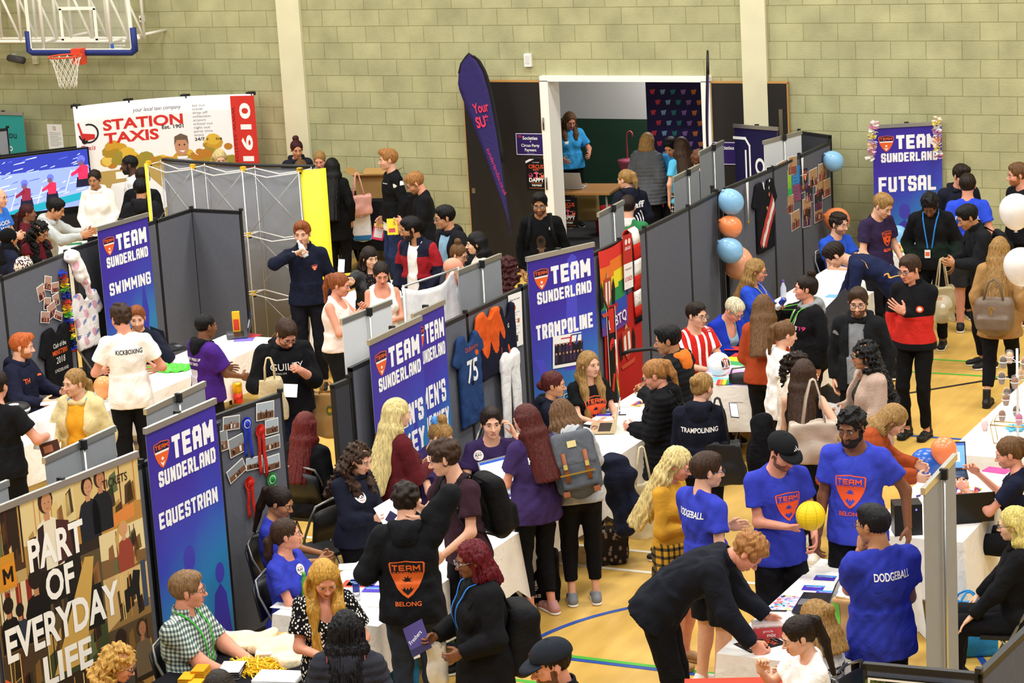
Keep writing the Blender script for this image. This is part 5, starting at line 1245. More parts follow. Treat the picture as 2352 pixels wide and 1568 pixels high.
# ------------------------------------------------------------------ chairs
def chair(label, x, y, rz, kind='fold'):
 t = thing('folding_chair', label, 'chair', (x, y, 0), math.radians(rz)); m = plastic('1a1a1c', .35); mm = metal('8a8a88', .4)
 MB().box((.0, 0, .445), (.40, .40, .03), m).build('seat', t)
 b = MB(); b.grid([[(-.19-.05*f-.02*math.cos(g*PI/2), .2*g, .60+.28*f-.03*g*g*f) for g in np.linspace(-1, 1, 9)] for f in (0, .5, 1)], m, .015); b.build('backrest', t)
 for s in (-1, 1):
  f = MB(); f.tube([(.20, s*.2, 0), (-.02, s*.205, .46), (-.20, s*.205, .80), (-.235, s*.17, .90), (-.24, 0, .93)], .011, mm, 8); f.build('leg', t)
  f = MB(); f.tube([(-.24, s*.185, 0), (.06, s*.185, .44)], .011, mm, 8); f.build('leg', t)
 return t
# ------------------------------------------------------------------ prints worn on clothes
BLUE = '343eae'; NAVY = '181b2e'; BLACK = '121215'; PURP = '35264f'; WHITE = 'f2eeea'
def belong(bg, w=.21, col='ee5a2c'): return Print().shield(0, 0, w, dark=bg, orange=col, L=1, shirt=True).text(col, 'BELONG', 0, -w*1.05-.055, .03, w*.72, L=1, align='C', bold=.02)
def word(t, w, h=.045, c='f4f2f0', bold=.02): return Print().text(c, t, 0, 0, h, w, L=1, align='C', bold=bold)
def lines_(L, c='f4f2f0'):
 p = Print()
 for t, v, h, w in L: p.text(c, t, 0, v, h, w, L=1, align='C', bold=.02)
 return p
def sticker():
 p = Print().disc('f6f4f2', 0, 0, .042, 1, 20)
 p.text('c23a3a', 'EAT SLEEP', 0, .014, .009, .05, L=2, align='C', bold=.02).text('1a1a1c', 'PLAY', 0, -.009, .018, .058, L=2, align='C', bold=.03).text('c23a3a', 'REPEAT', 0, -.026, .009, .045, L=2, align='C', bold=.02)
 return p
def tee(c, **k): return dict(k='tee', c=c, **k)
def hood(c, **k): return dict(k='hoodie', c=c, hood=1, **k)
def stripe_mat(name, cols, axis=1, width=.06, off=0.0, z0=None):
 key = ('st', name)
 if key in _mats: return _mats[key]
 m = cloth(cols[0], name=name).copy(); m.name = name; N = m.node_tree
 b = N.nodes['Principled BSDF']
 for l in list(b.inputs['Base Color'].links): N.links.remove(l)
 tc = N.nodes.new('ShaderNodeTexCoord'); sx = N.nodes.new('ShaderNodeSeparateXYZ'); N.links.new(tc.outputs['Object'], sx.inputs[0])
 ma = N.nodes.new('ShaderNodeMath'); ma.operation = 'MULTIPLY_ADD'; ma.inputs[1].default_value = 1/(width*len(cols)); ma.inputs[2].default_value = off+20; N.links.new(sx.outputs[axis], ma.inputs[0])
 fr = N.nodes.new('ShaderNodeMath'); fr.operation = 'FRACT'; N.links.new(ma.outputs[0], fr.inputs[0])
 r = N.nodes.new('ShaderNodeValToRGB'); r.color_ramp.interpolation = 'CONSTANT'; e = r.color_ramp.elements
 while len(e) < len(cols): e.new(.5)
 for i, c in enumerate(cols): e[i].position = i/len(cols); e[i].color = lin(c)
 N.links.new(fr.outputs[0], r.inputs[0]); N.links.new(r.outputs[0], b.inputs['Base Color']); _mats[key] = m; return m
def split_mat(name, lo, hi, z):
 return zone_mat(name, [(0, lo), (z, hi)])
def zone_mat(name, zones):
 key = ('zn', name)
 if key in _mats: return _mats[key]
 m = cloth(zones[0][1], name=name).copy(); m.name = name; N = m.node_tree; b = N.nodes['Principled BSDF']
 for l in list(b.inputs['Base Color'].links): N.links.remove(l)
 tc = N.nodes.new('ShaderNodeTexCoord'); sx = N.nodes.new('ShaderNodeSeparateXYZ'); N.links.new(tc.outputs['Object'], sx.inputs[0])
 ma = N.nodes.new('ShaderNodeMath'); ma.operation = 'MULTIPLY'; ma.inputs[1].default_value = .5; N.links.new(sx.outputs[2], ma.inputs[0])
 r = N.nodes.new('ShaderNodeValToRGB'); r.color_ramp.interpolation = 'CONSTANT'; e = r.color_ramp.elements
 while len(e) < len(zones): e.new(.5)
 for i, (z, c) in enumerate(zones): e[i].position = z/2; e[i].color = lin(c)
 N.links.new(ma.outputs[0], r.inputs[0]); N.links.new(r.outputs[0], b.inputs['Base Color']); _mats[key] = m; return m
def check_mat(name, c1, c2, c3, s=.045, lines=None):
 key = ('ck', name)
 if key in _mats: return _mats[key]
 m = cloth(c1, name=name).copy(); m.name = name; N = m.node_tree; b = N.nodes['Principled BSDF']
 for l in list(b.inputs['Base Color'].links): N.links.remove(l)
 tc = N.nodes.new('ShaderNodeTexCoord'); sx = N.nodes.new('ShaderNodeSeparateXYZ'); N.links.new(tc.outputs['Object'], sx.inputs[0])
 sm = N.nodes.new('ShaderNodeMath'); sm.operation = 'ADD'; N.links.new(sx.outputs[0], sm.inputs[0]); N.links.new(sx.outputs[1], sm.inputs[1])
 vals = []
 for src in (sm.outputs[0], sx.outputs[2]):
  ma = N.nodes.new('ShaderNodeMath'); ma.operation = 'MULTIPLY_ADD'; ma.inputs[1].default_value = 1/s; ma.inputs[2].default_value = 50; N.links.new(src, ma.inputs[0])
  fr = N.nodes.new('ShaderNodeMath'); fr.operation = 'FRACT'; N.links.new(ma.outputs[0], fr.inputs[0])
  gt = N.nodes.new('ShaderNodeMath'); gt.operation = 'GREATER_THAN'; gt.inputs[1].default_value = .5 if lines is None else 1-lines; N.links.new(fr.outputs[0], gt.inputs[0]); vals.append(gt.outputs[0])
 ad = N.nodes.new('ShaderNodeMath'); ad.operation = 'ADD'; N.links.new(vals[0], ad.inputs[0]); N.links.new(vals[1], ad.inputs[1])
 ml = N.nodes.new('ShaderNodeMath'); ml.operation = 'MULTIPLY'; ml.inputs[1].default_value = .4; N.links.new(ad.outputs[0], ml.inputs[0])
 r = N.nodes.new('ShaderNodeValToRGB'); r.color_ramp.interpolation = 'CONSTANT'; e = r.color_ramp.elements; e.new(.5)
 for i, (p, c) in enumerate(((0, c1), (.3, c2), (.7, c3))): e[i].position = p; e[i].color = lin(c)
 N.links.new(ml.outputs[0], r.inputs[0]); N.links.new(r.outputs[0], b.inputs['Base Color']); _mats[key] = m; return m
def spot_mat(name, base, spot, scale=38, thr=.28, stretch=(1, 1, .7)):
 key = ('sp', name)
 if key in _mats: return _mats[key]
 m = cloth(base, name=name).copy(); m.name = name; N = m.node_tree; b = N.nodes['Principled BSDF']
 for l in list(b.inputs['Base Color'].links): N.links.remove(l)
 tc = N.nodes.new('ShaderNodeTexCoord'); mp = N.nodes.new('ShaderNodeMapping'); mp.inputs['Scale'].default_value = stretch; N.links.new(tc.outputs['Object'], mp.inputs[0])
 v = N.nodes.new('ShaderNodeTexVoronoi'); v.inputs['Scale'].default_value = scale; N.links.new(mp.outputs[0], v.inputs['Vector'])
 r = N.nodes.new('ShaderNodeValToRGB'); r.color_ramp.interpolation = 'CONSTANT'; e = r.color_ramp.elements; e[0].color = lin(spot); e[1].position = thr; e[1].color = lin(base)
 N.links.new(v.outputs['Distance'], r.inputs[0]); N.links.new(r.outputs[0], b.inputs['Base Color']); _mats[key] = m; return m
def patch(B, o, mats_fn, m):
 "second colour on a garment where mats_fn(local xyz of face middles) is true"
 me = o.data; me.materials.append(m); n = len(me.polygons); c = np.zeros(n*3, f32); me.polygons.foreach_get('center', c); c = c.reshape(-1, 3).astype(float)
 k = mats_fn(c); a = np.zeros(n, np.int32); me.polygons.foreach_get('material_index', a); a[k] = len(me.materials)-1; me.polygons.foreach_set('material_index', a)
TR = dict(c=BLACK, k='trousers'); LEG = dict(c='0f0f12', k='leggings', t=.004); JEAN = dict(c='26345a', k='jeans'); DJ = dict(c='1b2034', k='jeans'); GJ = dict(c='2a2d33', k='jeans')
P_ = person
def lanyard(B, col, drop=.3, badge='f2f0ee', name='lanyard', w=.011):
 nb, s, Rc = B.nb, B.s, B.Rc
 b = MB(); m = cloth(col, name='lanyard_ribbon')
 for sg in (1, -1):
  pts = []
  for x, y, z in [(-.06, .0, .035), (-.03, .068, .03)]+[(.045+.10*f, .085-.063*f, -drop*f**1.2) for f in np.linspace(0, 1, 14)]:
   p = nb+Rc@A3(x, sg*y, z)*s; h = None
   if x > .04 and getattr(B, 'bv', None):
    h = B.bv.ray_cast(Vector(p+Rc@A3(.3, 0, 0)), Vector(-(Rc@A3(1, 0, 0))), .6)[0]
    if h is not None: p = np.array(h)+Rc@A3(.014, 0, 0)
   pts.append(p)
  V = []
  for q, p in enumerate(pts): V.append([p-Rc@A3(0, w, 0) if q < 2 else p-Rc@A3(0, w*.7, .0), p+Rc@A3(0, w, 0)*(.7 if q > 1 else 1)+(Rc@A3(0, 0, w*1.3) if q < 2 else 0)])
  b.grid(V, m, .003); e = pts[-1]
 o = b.build(name, B.root)
 if badge:
  k = MB(); c = e+Rc@A3(.012, -.02*0, -.055); k.box(c, (.005, .062, .09), plastic('f0eeec'), Rc); k.box(c+Rc@A3(.003, 0, .0), (.002, .045, .045), flat(badge), Rc); k.build('badge', o)
def cap(B, col, mark=None, brim_yaw=0):
 V, Q = surf([ell((-.012, 0, .055), (.121, .099, .091))], .007, .01, (), [(A3(0, 0, -1), -.045)])
 m = cloth(col, name='cap_cloth', wr=.1); f = lambda v: (np.asarray(v)*B.hs)@B.Rh.T+B.hc
 o = grp(f(V), Q, m, 'cap', B.root)
 b = MB(); b.grid([[A3(.075+.105*math.cos(a)*r+.0, .087*math.sin(a)*(.6+.4*r)*1.02, .052-.035*r*math.cos(a)+.004*math.cos(a*2)) for r in (0, .33, .66, 1)] for a in np.linspace(-PI/2, PI/2, 15)], m, .005)
 b.V = [tuple(f(v)) for v in b.V]; b.build('peak', o)
 c = MB(); c.lathe([(.0001, .148), (.011, .147), (.012, .142)], m); c.V = [tuple(f(A3(*v)-A3(.012, 0, 0))) for v in c.V]; c.build('button', o)
 if mark:
  bv = BVHTree.FromPolygons([tuple(x) for x in f(V).tolist()], Q.tolist()); p, yaw, z = mark; R = B.Rh@rotm('z', yaw)
  p.on_shape('printed_mark', bv, B.hc+R@A3(.08, 0, z), R@A3(0, 1, 0), R@A3(0, 0, 1), o)
def cord(B, col='eeeae4'):
 b = MB()
 for sg, L in ((1, .2), (-1, .17)):
  pts = []
  for z in np.linspace(-.05, -.05-L, 6):
   p = B.nb+B.Rc@A3(.1, sg*(.05-.06*(z+.05)), z)*B.s; h = B.bv.ray_cast(Vector(p+B.Rc@A3(.3, 0, 0)), Vector(-(B.Rc@A3(1, 0, 0))), .6)[0]
   if h is not None: pts.append(np.array(h)+B.Rc@A3(.006, 0, 0))
  if len(pts) > 2: b.tube(pts, .0045, cloth(col, name='cord'), 6)
 b.build('hood_cord', B.root)
def wristband(B, i, col, name='wristband'):
 S_, E_, W_, sg, o = B.arm[i]; d = nrm(W_-E_); p = W_-d*.03; b = MB(); b.tube([p-d*.012, p+d*.012], .036*B.s, plastic(col), 14); b.build(name, B.root)
# ------------------------------------------------------------------ far left: leaflet stand
P_('bald', -6, 430, 'bald person in a blue volunteer T-shirt at the far left edge by the television', a=60, h=1.76, hair='bald', skin='p', top=tee('2f6fd0', pr=[(lines_([('SOCIAL', 0, .05, .24), ('WORK', -.07, .05, .2)]), 'f', -.02, -.18)]), bot=TR, L='front', R='front')
P_('braid', 62, 468, 'person with braided hair in dark red top seated below the television', a=80, h=1.62, pose='sit', fem=1, skin='b', hair='pony:.25', hc='dred', top=dict(k='jumper', c='5a1a24'), bot=TR, L='table', R='table')
P_('greyhood', 125, 455, 'black-haired person in pale grey hoodie bending over the leaflet table', a=70, h=1.74, lean=14, hd=(0, 25, 0), hair='short', hc='black', skin='t', top=hood('c4c6c4', hm=None) if False else dict(k='hoodie', c='b9bcba', hood=1), bot=DJ, L='reach', R='reach')
P_('glassred', 90, 508, 'person with curly black hair and spectacles in dark red sleeves holding a green booklet', a=35, h=1.62, fem=1, hd=(15, 30, 0), hair='curly:.42+front', hc='black', skin='t', top=dict(k='jumper', c='5c1722'), over=dict(k='gilet', c=BLACK, sl=0, open=.03, hem=.1), bot=TR, L='front', R='front', glasses='2a1a16')
P_('hijab', 18, 525, 'person in black headscarf and dark navy coat at the left edge', a=120, h=1.6, fem=1, hair='hijab', hc='0e0e10', skin='o', top=dict(k='coat', c='191c30'), bot=TR)
P_('leopard', 55, 590, 'person in brown leopard-print headscarf behind the far left board', a=90, h=1.48, fem=1, hair='scarf', hc=spot_mat('leopard_print', 'e8e2dc', '4a2420', 55, .5), skin='b', top=dict(k='jumper', c='4a2a22'), bot=TR)
P_('whitehood', 215, 390, 'smiling person in a white hoodie standing behind the leaflet table', a=-12, h=1.72, fem=1, fat=1.12, skin='o', hair='bun', hc='dbrown', hd=(-8, 8, 0), top=dict(k='hoodie', c='f4f0e6', hood=1), bot=TR, L='low', R='low')
P_('blackwh', 295, 356, 'bearded dark-skinned person in white hooded top beside the taxi wall', a=-95, h=1.82, skin='d', hair='buzz', hc='black', beard='14100e', top=dict(k='hoodie', c='e6e4e2', hood=1), bot=TR)
P_('brownhd', 326, 383, 'person with shaved head half hidden behind the pop-up frame edge', a=150, h=1.8, skin='b', hair='buzz', hc='dbrown', top=dict(k='jacket', c=BLACK), bot=TR)
P_('backhood', 322, 410, 'black-haired person seen from behind in a dark hooded coat by the pop-up frame', a=165, h=1.76, hair='short', hc='black', skin='t', top=dict(k='hoodie', c='1c1c20', hood=1), bot=TR)
P_('blondtaxi', 503, 343, 'blonde person in front of the red end of the taxi wall', a=10, h=1.66, fem=1, skin='f', hair='long:.4+front', hc='pale', hd=(0, 20, 0), top=dict(k='jacket', c='3a2a2a'), bot=TR)
P_('brownhd2', 527, 372, 'brown-haired person with only the crown showing below the blonde at the taxi wall', a=-150, h=1.7, hair='buzz', hc='6a2f22', skin='b', top=dict(k='jumper', c='6a2a26'), bot=TR)
P_('topbun', 680, 322, 'dark-haired person with a high bun looking over the pop-up frame by the cream pier', a=5, h=1.72, fem=1, skin='t', hair='bun+topbun', hc='dred', hd=(5, 12, 0), top=dict(k='hoodie', c='20222a', hood=1), bot=TR)
P_('front', 690, 368, 'brown-haired person with only the top of the head above the pop-up frame', a=170, h=1.66, fem=1, hair='short', hc='lbrown', top=dict(k='jacket', c=BLACK), bot=TR)
P_('scrunch', 733, 347, 'blonde person with white hair tie beside the yellow end panel', a=-20, h=1.68, fem=1, skin='r', hair='pony:.2+high', hc='dblond', hd=(10, 15, 0), top=dict(k='jacket', c='8a8f9a'), bot=TR)
P_('longblk', 762, 362, 'person with very long black hair in black coat carrying a pink handbag', a=165, h=1.70, fem=1, skin='t', hair='long:.6', hc='black', top=dict(k='coat', c='0e0e10', hem=.3), bot=TR, R='hang', L={'t': (.05, .06, -.5)})
P_('tallblond', 890, 342, 'tall blond person in black sweatshirt over white shirt, looking left', a=-75, h=1.88, skin='p', hair='quiff', hc='lginger', hd=(-5, 2, 0), top=tee('eeeae6', hem=.17, t=.012), over=dict(k='jumper', c=BLACK, hem=.06, pr=[(word('SUNDERLAND', .1, .012), 'f', .06, -.12)]), bot=JEAN, R={'t': (.1, .1, -.5)}, L='hang')
P_('straw', 952, 395, 'ginger-blond person with spectacles and beard in black sweatshirt looking down left', a=-85, h=1.78, skin='r', hair='short', hc='lginger', beard='a8784a', hd=(0, 28, 0), glasses='3a2a24', top=dict(k='jumper', c='141417'), bot=TR, L='front', R='front')
P_('glasblk', 1020, 472, 'person with spectacles in black coat over pale blue T-shirt near the left dark door', a=-55, h=1.78, skin='t', hair='short', hc='black', glasses='121212', hd=(-20, 8, 0), top=tee('8fb4cc'), over=dict(k='jacket', c='1a1a1e', open=.09, hood=1), bot=TR)
P_('redjack', 942, 498, 'person in red and navy tracksuit jacket over white T-shirt', a=-35, h=1.76, skin='o', hair='short', hc='black', beard='2a1c16', hd=(-45, 12, 0), top=tee('f0ece8'), over=dict(k='jacket', c='1b1c2e', open=.065, collar=.05, split=1), bot=TR, L={'t': (.15, .05, -.44)}, R={'t': (.15, .05, -.44)})
P_('bob', 1092, 532, 'person with black bob and fringe facing left in front of the left dark door', a=-85, h=1.68, fem=1, skin='f', hair='bob:.2+fringe', hc='black', top=dict(k='jumper', c='d8cfc4'), bot=TR)
P_('bungl', 1052, 560, 'person with small brown bun and spectacles above the white flag', a=50, h=1.50, fem=1, skin='p', hair='bun+topbun', hc='lbrown', glasses='4a342a', hd=(10, 20, 0), top=dict(k='jumper', c='3a3a44'), bot=TR)
P_('baldh', 1041, 590, 'bald head showing just above the draped white flag', a=100, h=1.7, hair='bald', skin='r', top=dict(k='shirt', c='8a8f98'), bot=TR)
P_('jap', 848, 566, 'person with dark fringe in black leather jacket and floral top holding a phone up', a=15, h=1.60, fem=1, skin='f', hair='long:.3+fringe', hc='dbrown', hd=(10, 8, 0), top=dict(k='tee', m=spot_mat('dark_floral', '17171b', 'c07a52', 45, .16)), over=dict(k='jacket', m=leather('121214', 'black_leather'), open=.06, collar=.05, split=1), bot=TR, R={'t': (.28, .18, -.02), 'palm': (-1, 0, .1)}, hr='grip')
P_('updo', 874, 602, 'person with dark hair tied up in white sleeveless blouse behind the white-backed banner', a=5, h=1.68, fem=1, skin='r', hair='bun', hc='dbrown', hd=(0, 18, 0), top=dict(k='tank', c='efece4'), bot=TR, L='front', R='front')
P_('ginger', 692, 508, 'ginger-haired person in navy zip top drinking from a bottle', a=-5, h=1.86, skin='p', hair='quiff', hc='ginger', hd=(-8, 3, 0), top=dict(k='jumper', c='161a2c', collar=.05, split=1, pr=[(Print().shield(0, 0, .06, L=1), 'f', .1, -.16)]), bot=dict(c='13141b', k='tracksuit'), R={'t': (.22, -.10, .06), 'pole': (.2, 1, -.4)}, L='hang', hr='grip')
P_('pony', 778, 626, 'person with ginger ponytail in white vest top turned to the right', a=65, h=1.68, fem=1, fat=1.28, skin='r', hair='pony:.3+high', hc='ginger', hd=(5, 12, 0), top=dict(k='tank', c='f0ddd2', hem=.02), bot=dict(c='141416', k='trousers', t=.02), L={'t': (.28, -.06, -.05)}, R={'t': (.26, -.08, -.1)}, bare=1)
P_('curlyb', 1166, 588, 'person with dark curly hair showing behind the hockey boards', a=150, h=1.62, fem=1, skin='b', hair='curly:.24', hc='dred', top=dict(k='jumper', c='d8b24a'), bot=TR)
P_('manglass', 1238, 442, 'person with spectacles in black with a backpack, in front of the doorway', a=-5, h=1.80, skin='o', hair='quiff', hc='black', glasses='17171a', hd=(0, 10, 0), top=dict(k='jumper', c='0d0d0f', pr=[(Print().disc('e8e4f0', .12, -.12, .025, 1, 14).disc('d23a5a', .12, -.12, .014, 2, 10).disc('3a281c', 0, -.27, .055, 1, 12, ry=.08).disc('16110f', 0, -.25, .03, 2, 10).rect('5a3e28', -.03, -.42, .06, .07, 1).rect('5a3e28', -.05, -.35, .1, .02, 1), 'f', 0, 0)]), over=None, bot=TR, beard='5a3c2a')
# ------------------------------------------------------------------ doorway
P_('polo', 1308, 257, 'person in bright blue polo shirt standing at the laptop inside the doorway', at=None, a=12, h=1.68, fem=1, fat=1.1, skin='r', hair='long:.3+front', hc='lbrown', hd=(8, 25, 0), top=dict(k='shirt', c='3d9fe0', sl=.75, collar=.035, split=1, t=.02, pr=[(Print().poly('f0f2f4', [(0, 0), (.07, .005), (.05, -.045), (.03, -.03), (.015, -.05)], 1), 'f', -.11, -.17)]), bot=TR, R={'t': (.3, .02, -.34)}, L={'t': (.3, .08, -.3)})
P_('puff', 1487, 304, 'short-haired blonde person in grey padded coat inside the doorway, back turned', a=150, h=1.66, fem=1, fat=1.15, skin='p', hair='bob:.14', hc='dblond', top=dict(k='puffer', c='5d6066', hem=.2, collar=.07), bot=TR)
P_('polo2', 1540, 315, 'black-haired person in blue polo leaning beside the patterned backdrop', a=-30, h=1.61, skin='t', hair='short', hc='black', hd=(0, 30, 0), top=dict(k='shirt', c='3d9fe0', sl=.75), bot=TR)
P_('teal', 1564, 314, 'person with long brown hair in light blue T-shirt, back turned, by the doorway', a=200, h=1.68, fem=1, skin='p', hair='long:.42', hc='brown', top=tee('58b8e0'), bot=dict(k='skirt', m=check_mat('black_white_plaid', '15151a', 'b9a89a', 'f0ece8', .05, .2), len=1.3))
P_('orange', 1604, 344, 'auburn-haired person in dark shirt behind the narrow grey banner back', a=170, h=1.72, hair='messy', hc='6a4028', skin='p', top=dict(k='jumper', c='1b1d26', pr=[(word('SRM', .07, .02), 'b', -.1, -.3)]), bot=TR)
P_('staff', 1436, 389, 'blonde person in navy hoodie with white staff lettering on the back', a=195, h=1.66, fem=1, fat=1.1, skin='p', hair='pony:.26+high', hc='dblond', hd=(40, 10, 0), top=dict(k='hoodie', c='171926', hood=1, pr=[(Print().text('f4f4f4', 'staff', 0, 0, .075, .26, L=1, align='C', bold=.03).text('f4f4f4', 'tap quickly', 0, -.31, .028, .2, L=1, align='C')
 .line('f4f4f4', arc(-.07, -.16, .06, -40, 40, 6), .016, 1).line('f4f4f4', arc(-.07, -.16, .10, -40, 40, 8), .016, 1).line('f4f4f4', arc(-.07, -.16, .14, -40, 40, 10), .016, 1).line('f4f4f4', arc(-.07, -.16, .18, -40, 40, 10), .016, 1), 'b', .03, -.2)]), bot=TR)
P_('green', 1441, 449, 'dark-haired person in green sports shirt with white collar, back turned', a=172, h=1.74, skin='p', hair='fade', hc='dbrown', top=dict(k='tee', c='2f7a48', collar=.03, cm=cloth('efefec'), pr=[(word('Fermanach', .26, .045), 'b', 0, -.16)]), bot=TR)
# ------------------------------------------------------------------ futsal corner, top right
P_('fsit', 1926, 488, 'bearded person in blue T-shirt with spectacles seated by the photo board', a=40, h=1.74, pose='sit', skin='p', hair='curly:.02' if False else 'messy', hc='dbrown', beard='8a6248', glasses='8a6a4a', hd=(10, 8, 0), top=tee('2a52c0'), bot=TR, L='table', R='table')
P_('fblond', 2027, 444, 'blond person in dark purple team T-shirt beside the futsal banner', a=45, h=1.80, skin='p', hair='short', hc='dblond', hd=(5, 28, 0), top=tee('2f2340', pr=[(belong('2f2340', .16), 'f', .02, -.14)]), bot=TR, L='low', R='low')
B = P_('lany', 2135, 442, 'black-haired person in black jacket with blue lanyard, head bowed', a=-8, h=1.78, skin='b', hair='messy', hc='black', hd=(0, 42, 0), top=dict(k='jacket', m=zone_mat('black_green_jacket', [(0, '111113'), (1.04, '16211c'), (1.21, '131316')]), collar=.05, split=1, cm=cloth('1a1a1c')), bot=TR, L={'t': (.12, .08, -.46)}, R='pocket'); lanyard(B, '2f7fd0', .36, 'e86a3a')
P_('nav', 2208, 377, 'dark-haired person in navy hoodie behind the blue-backed footballer', a=15, h=1.80, skin='r', hair='quiff', hc='dbrown', hd=(20, 15, 0), top=dict(k='hoodie', c='171a26', hood=1), bot=TR)
P_('mfoot', 2222, 399, "person in blue T-shirt and grey shorts seen from behind, men's football", a=178, h=1.78, skin='r', hair='short', hc='dbrown', top=tee('2e4bd0', pr=[(lines_([("MEN'S", 0, .04, .17), ('FOOTBALL', -.065, .04, .27)]), 'b', 0, -.14)]), bot=dict(k='shorts', c='33353c', len=.95, t=.012, fl=.03), shoes='15151a')
P_('lean', 2222, 470, 'dark-haired person in black jacket with small backpack leaning left over the table', a=-70, h=1.78, lean=14, skin='o', hair='short', hc='black', hd=(0, 25, 0), top=dict(k='jacket', c='18191c', collar=.06), bot=TR, R='front', L='front')
P_('big', 2338, 374, 'ginger-brown haired broad person in black at the far right edge', a=-55, h=1.84, fat=1.2, skin='r', hair='short', hc='lbrown', beard='a0673f', hd=(-20, 5, 0), top=dict(k='jumper', c='131418'), bot=TR)
P_('camel', 2296, 543, 'person with long blonde hair in camel coat walking away with a taupe backpack', a=168, h=1.70, fem=1, skin='p', hair='long:.45', hc='dblond', top=dict(k='coat', c='a07b4c', hem=.24, t=.04), bot=dict(k='trousers', c='111114', len=1.7), legs='walkr', shoes=('boot', '121212'))
P_('bend', 1918, 556, 'person in navy sports top bending far over the futsal table to write', a=-88, h=1.82, lean=68, skin='p', hair='short', hc='dbrown', hd=(0, 45, 0), top=dict(k='jumper', c='1a2140', hem=.1, pr=[(Print().line('e0a24a', [(-.16, .02), (-.19, -.12), (-.17, -.34), (-.12, -.45)], .008, 1).line('e0a24a', [(.16, .02), (.19, -.12), (.17, -.34), (.12, -.45)], .008, 1), 'b', 0, -.1)]), bot=dict(c='15161c', k='tracksuit'), L={'t': (.2, .02, -.48)}, R={'t': (.22, .02, -.48)})
B = P_('redblk', 2089, 586, 'person with spectacles in black and red zip jacket, hand on chest', a=-22, h=1.78, skin='r', hair='short', hc='brown', glasses='17171a', hd=(-20, 12, 0), top=dict(k='jumper', m=zone_mat('black_red_jacket', [(0, '131316'), (.955, 'c22a22'), (1.22, '131316')]), collar=.05, split=1, hem=.1, cm=cloth('131316'), pr=[(Print().disc('d8482a', .1, -.22, .035, 1, 14).disc('f0e8e0', .1, -.22, .022, 2, 12), 'f', 0, 0)]), bot=dict(c='101013', k='jeans', t=.006), R='hang', L={'t': (.19, -.20, -.17), 'dir': (.15, -.8, .55), 'palm': (-1, 0, 0)}, hl='flat', shoes=('boot', '131313'))
P_('beard', 1970, 660, 'bearded person with spectacles in black coat over grey hoodie', a=-15, h=1.76, skin='p', hair='quiff', hc='brown', beard='5a3a26', glasses='17171a', hd=(10, 10, 0), extra=('full',), top=dict(k='hoodie', c='808388', t=.02), over=dict(k='jacket', c='17181b', open=.07, hood=1, hem=.14), bot=TR)
B = P_('blsit', 1736, 594, 'blonde person with spectacles in blue and white shirt seated with folded hands', a=70, h=1.72, pose='sit', seat=.5, fem=1, fat=1.25, skin='r', hair='long:.3', hc='dblond', glasses='2a2a3a', hd=(10, 10, 0), top=tee('2a4cc4', sl=.9), bot=TR, L='table', R='table')
lanyard(B, 'c8b07a', .28, None)
P_('elder', 1685, 684, 'elderly blonde person with spectacles in blue cardigan writing at the table', a=40, h=1.6, pose='sit', lean=14, fem=1, fat=1.25, skin='r', hair='short', hc='white', glasses='3a302c', hd=(10, 38, 0), top=tee('8fb3c0', v=.12), over=dict(k='cardigan', c='1c34a8', open=.07, t=.026), bot=TR, L={'t': (.36, -.06, -.26)}, R={'t': (.3, -.16, -.26)}, hl='pinch')
P_('strip', 1598, 694, 'person with spectacles in red and white striped football shirt seated at the boards', a=35, h=1.70, pose='sit', fat=1.15, skin='p', hair='fade', hc='dbrown', glasses='7a6a5a', hd=(15, 5, 0), top=dict(k='tee', m=stripe_mat('red_white_stripes', ['c8261f', 'c8261f', 'f2f0ee'], 1, .03, .2), pr=[(Print().line('c8261f', [(0, 0), (.09, .0)], .012, 1).line('c8261f', [(0, .02), (.09, .02)], .012, 1).line('c8261f', [(0, .04), (.09, .04)], .012, 1), 'f', .1, -.03)]), bot=TR, L='table', R='table')
B = P_('can', 1850, 632, 'person with dark bun in black hoodie and green lanyard drinking from a can', a=-70, h=1.70, fem=1, fat=1.35, skin='r', hair='bun+topbun', hc='dbrown', hd=(-15, -2, 0), top=dict(k='hoodie', c='131316', hood=1, hm=cloth('8f9294'), pr=[(Print().text('f0f0f0', 'NB', 0, 0, .035, .06, L=1, bold=.03).text('e0408a', "'19", .065, 0, .035, .055, L=1, bold=.02), 'f', .05, -.22)]), bot=TR, R={'t': (.3, -.08, .06), 'pole': (.1, .9, -.6)}, hr='grip', L='hang')
lanyard(B, '5fc43a', .22, None); cord(B)
P_('rust', 1752, 676, 'person with long light brown hair in rust sweater, back turned at the rainbow table', a=160, h=1.66, fem=1, skin='p', hair='long:.4', hc='lbrown', hd=(20, 15, 0), top=dict(k='jumper', c='a0401e', t=.03), bot=TR, L='low', R='front')
P_('wtee', 1803, 737, 'person with brown ponytail in loose white T-shirt in front of the rust sweater', a=110, h=1.58, fem=1, skin='p', hair='pony:.28+high', hc='lbrown', hd=(0, 12, 0), top=tee('f4f0ec', hem=.16, t=.03), bot=TR, R='hang', L='front')
P_('curly2', 1832, 806, 'person with dark curly hair and pale scrunchie carrying a cream jacket', a=115, h=1.56, fem=1, skin='p', hair='pony:.3+high+curl', hc='dbrown', top=dict(k='jacket', c='e8d8c4', t=.05), bot=TR, R='low', L='low')
P_('tote', 1846, 824, 'person with very long brown hair in black sleeveless top with a beige tote bag', a=168, h=1.68, fem=1, fat=1.08, skin='p', hair='long:.5', hc='brown', top=dict(k='tank', c='131316', hem=.02), bot=dict(c='121217', k='jeans', t=.006), bare=1, R={'t': (.1, .16, -.3)}, L='front', shoes='ece8e2', legs='walk')
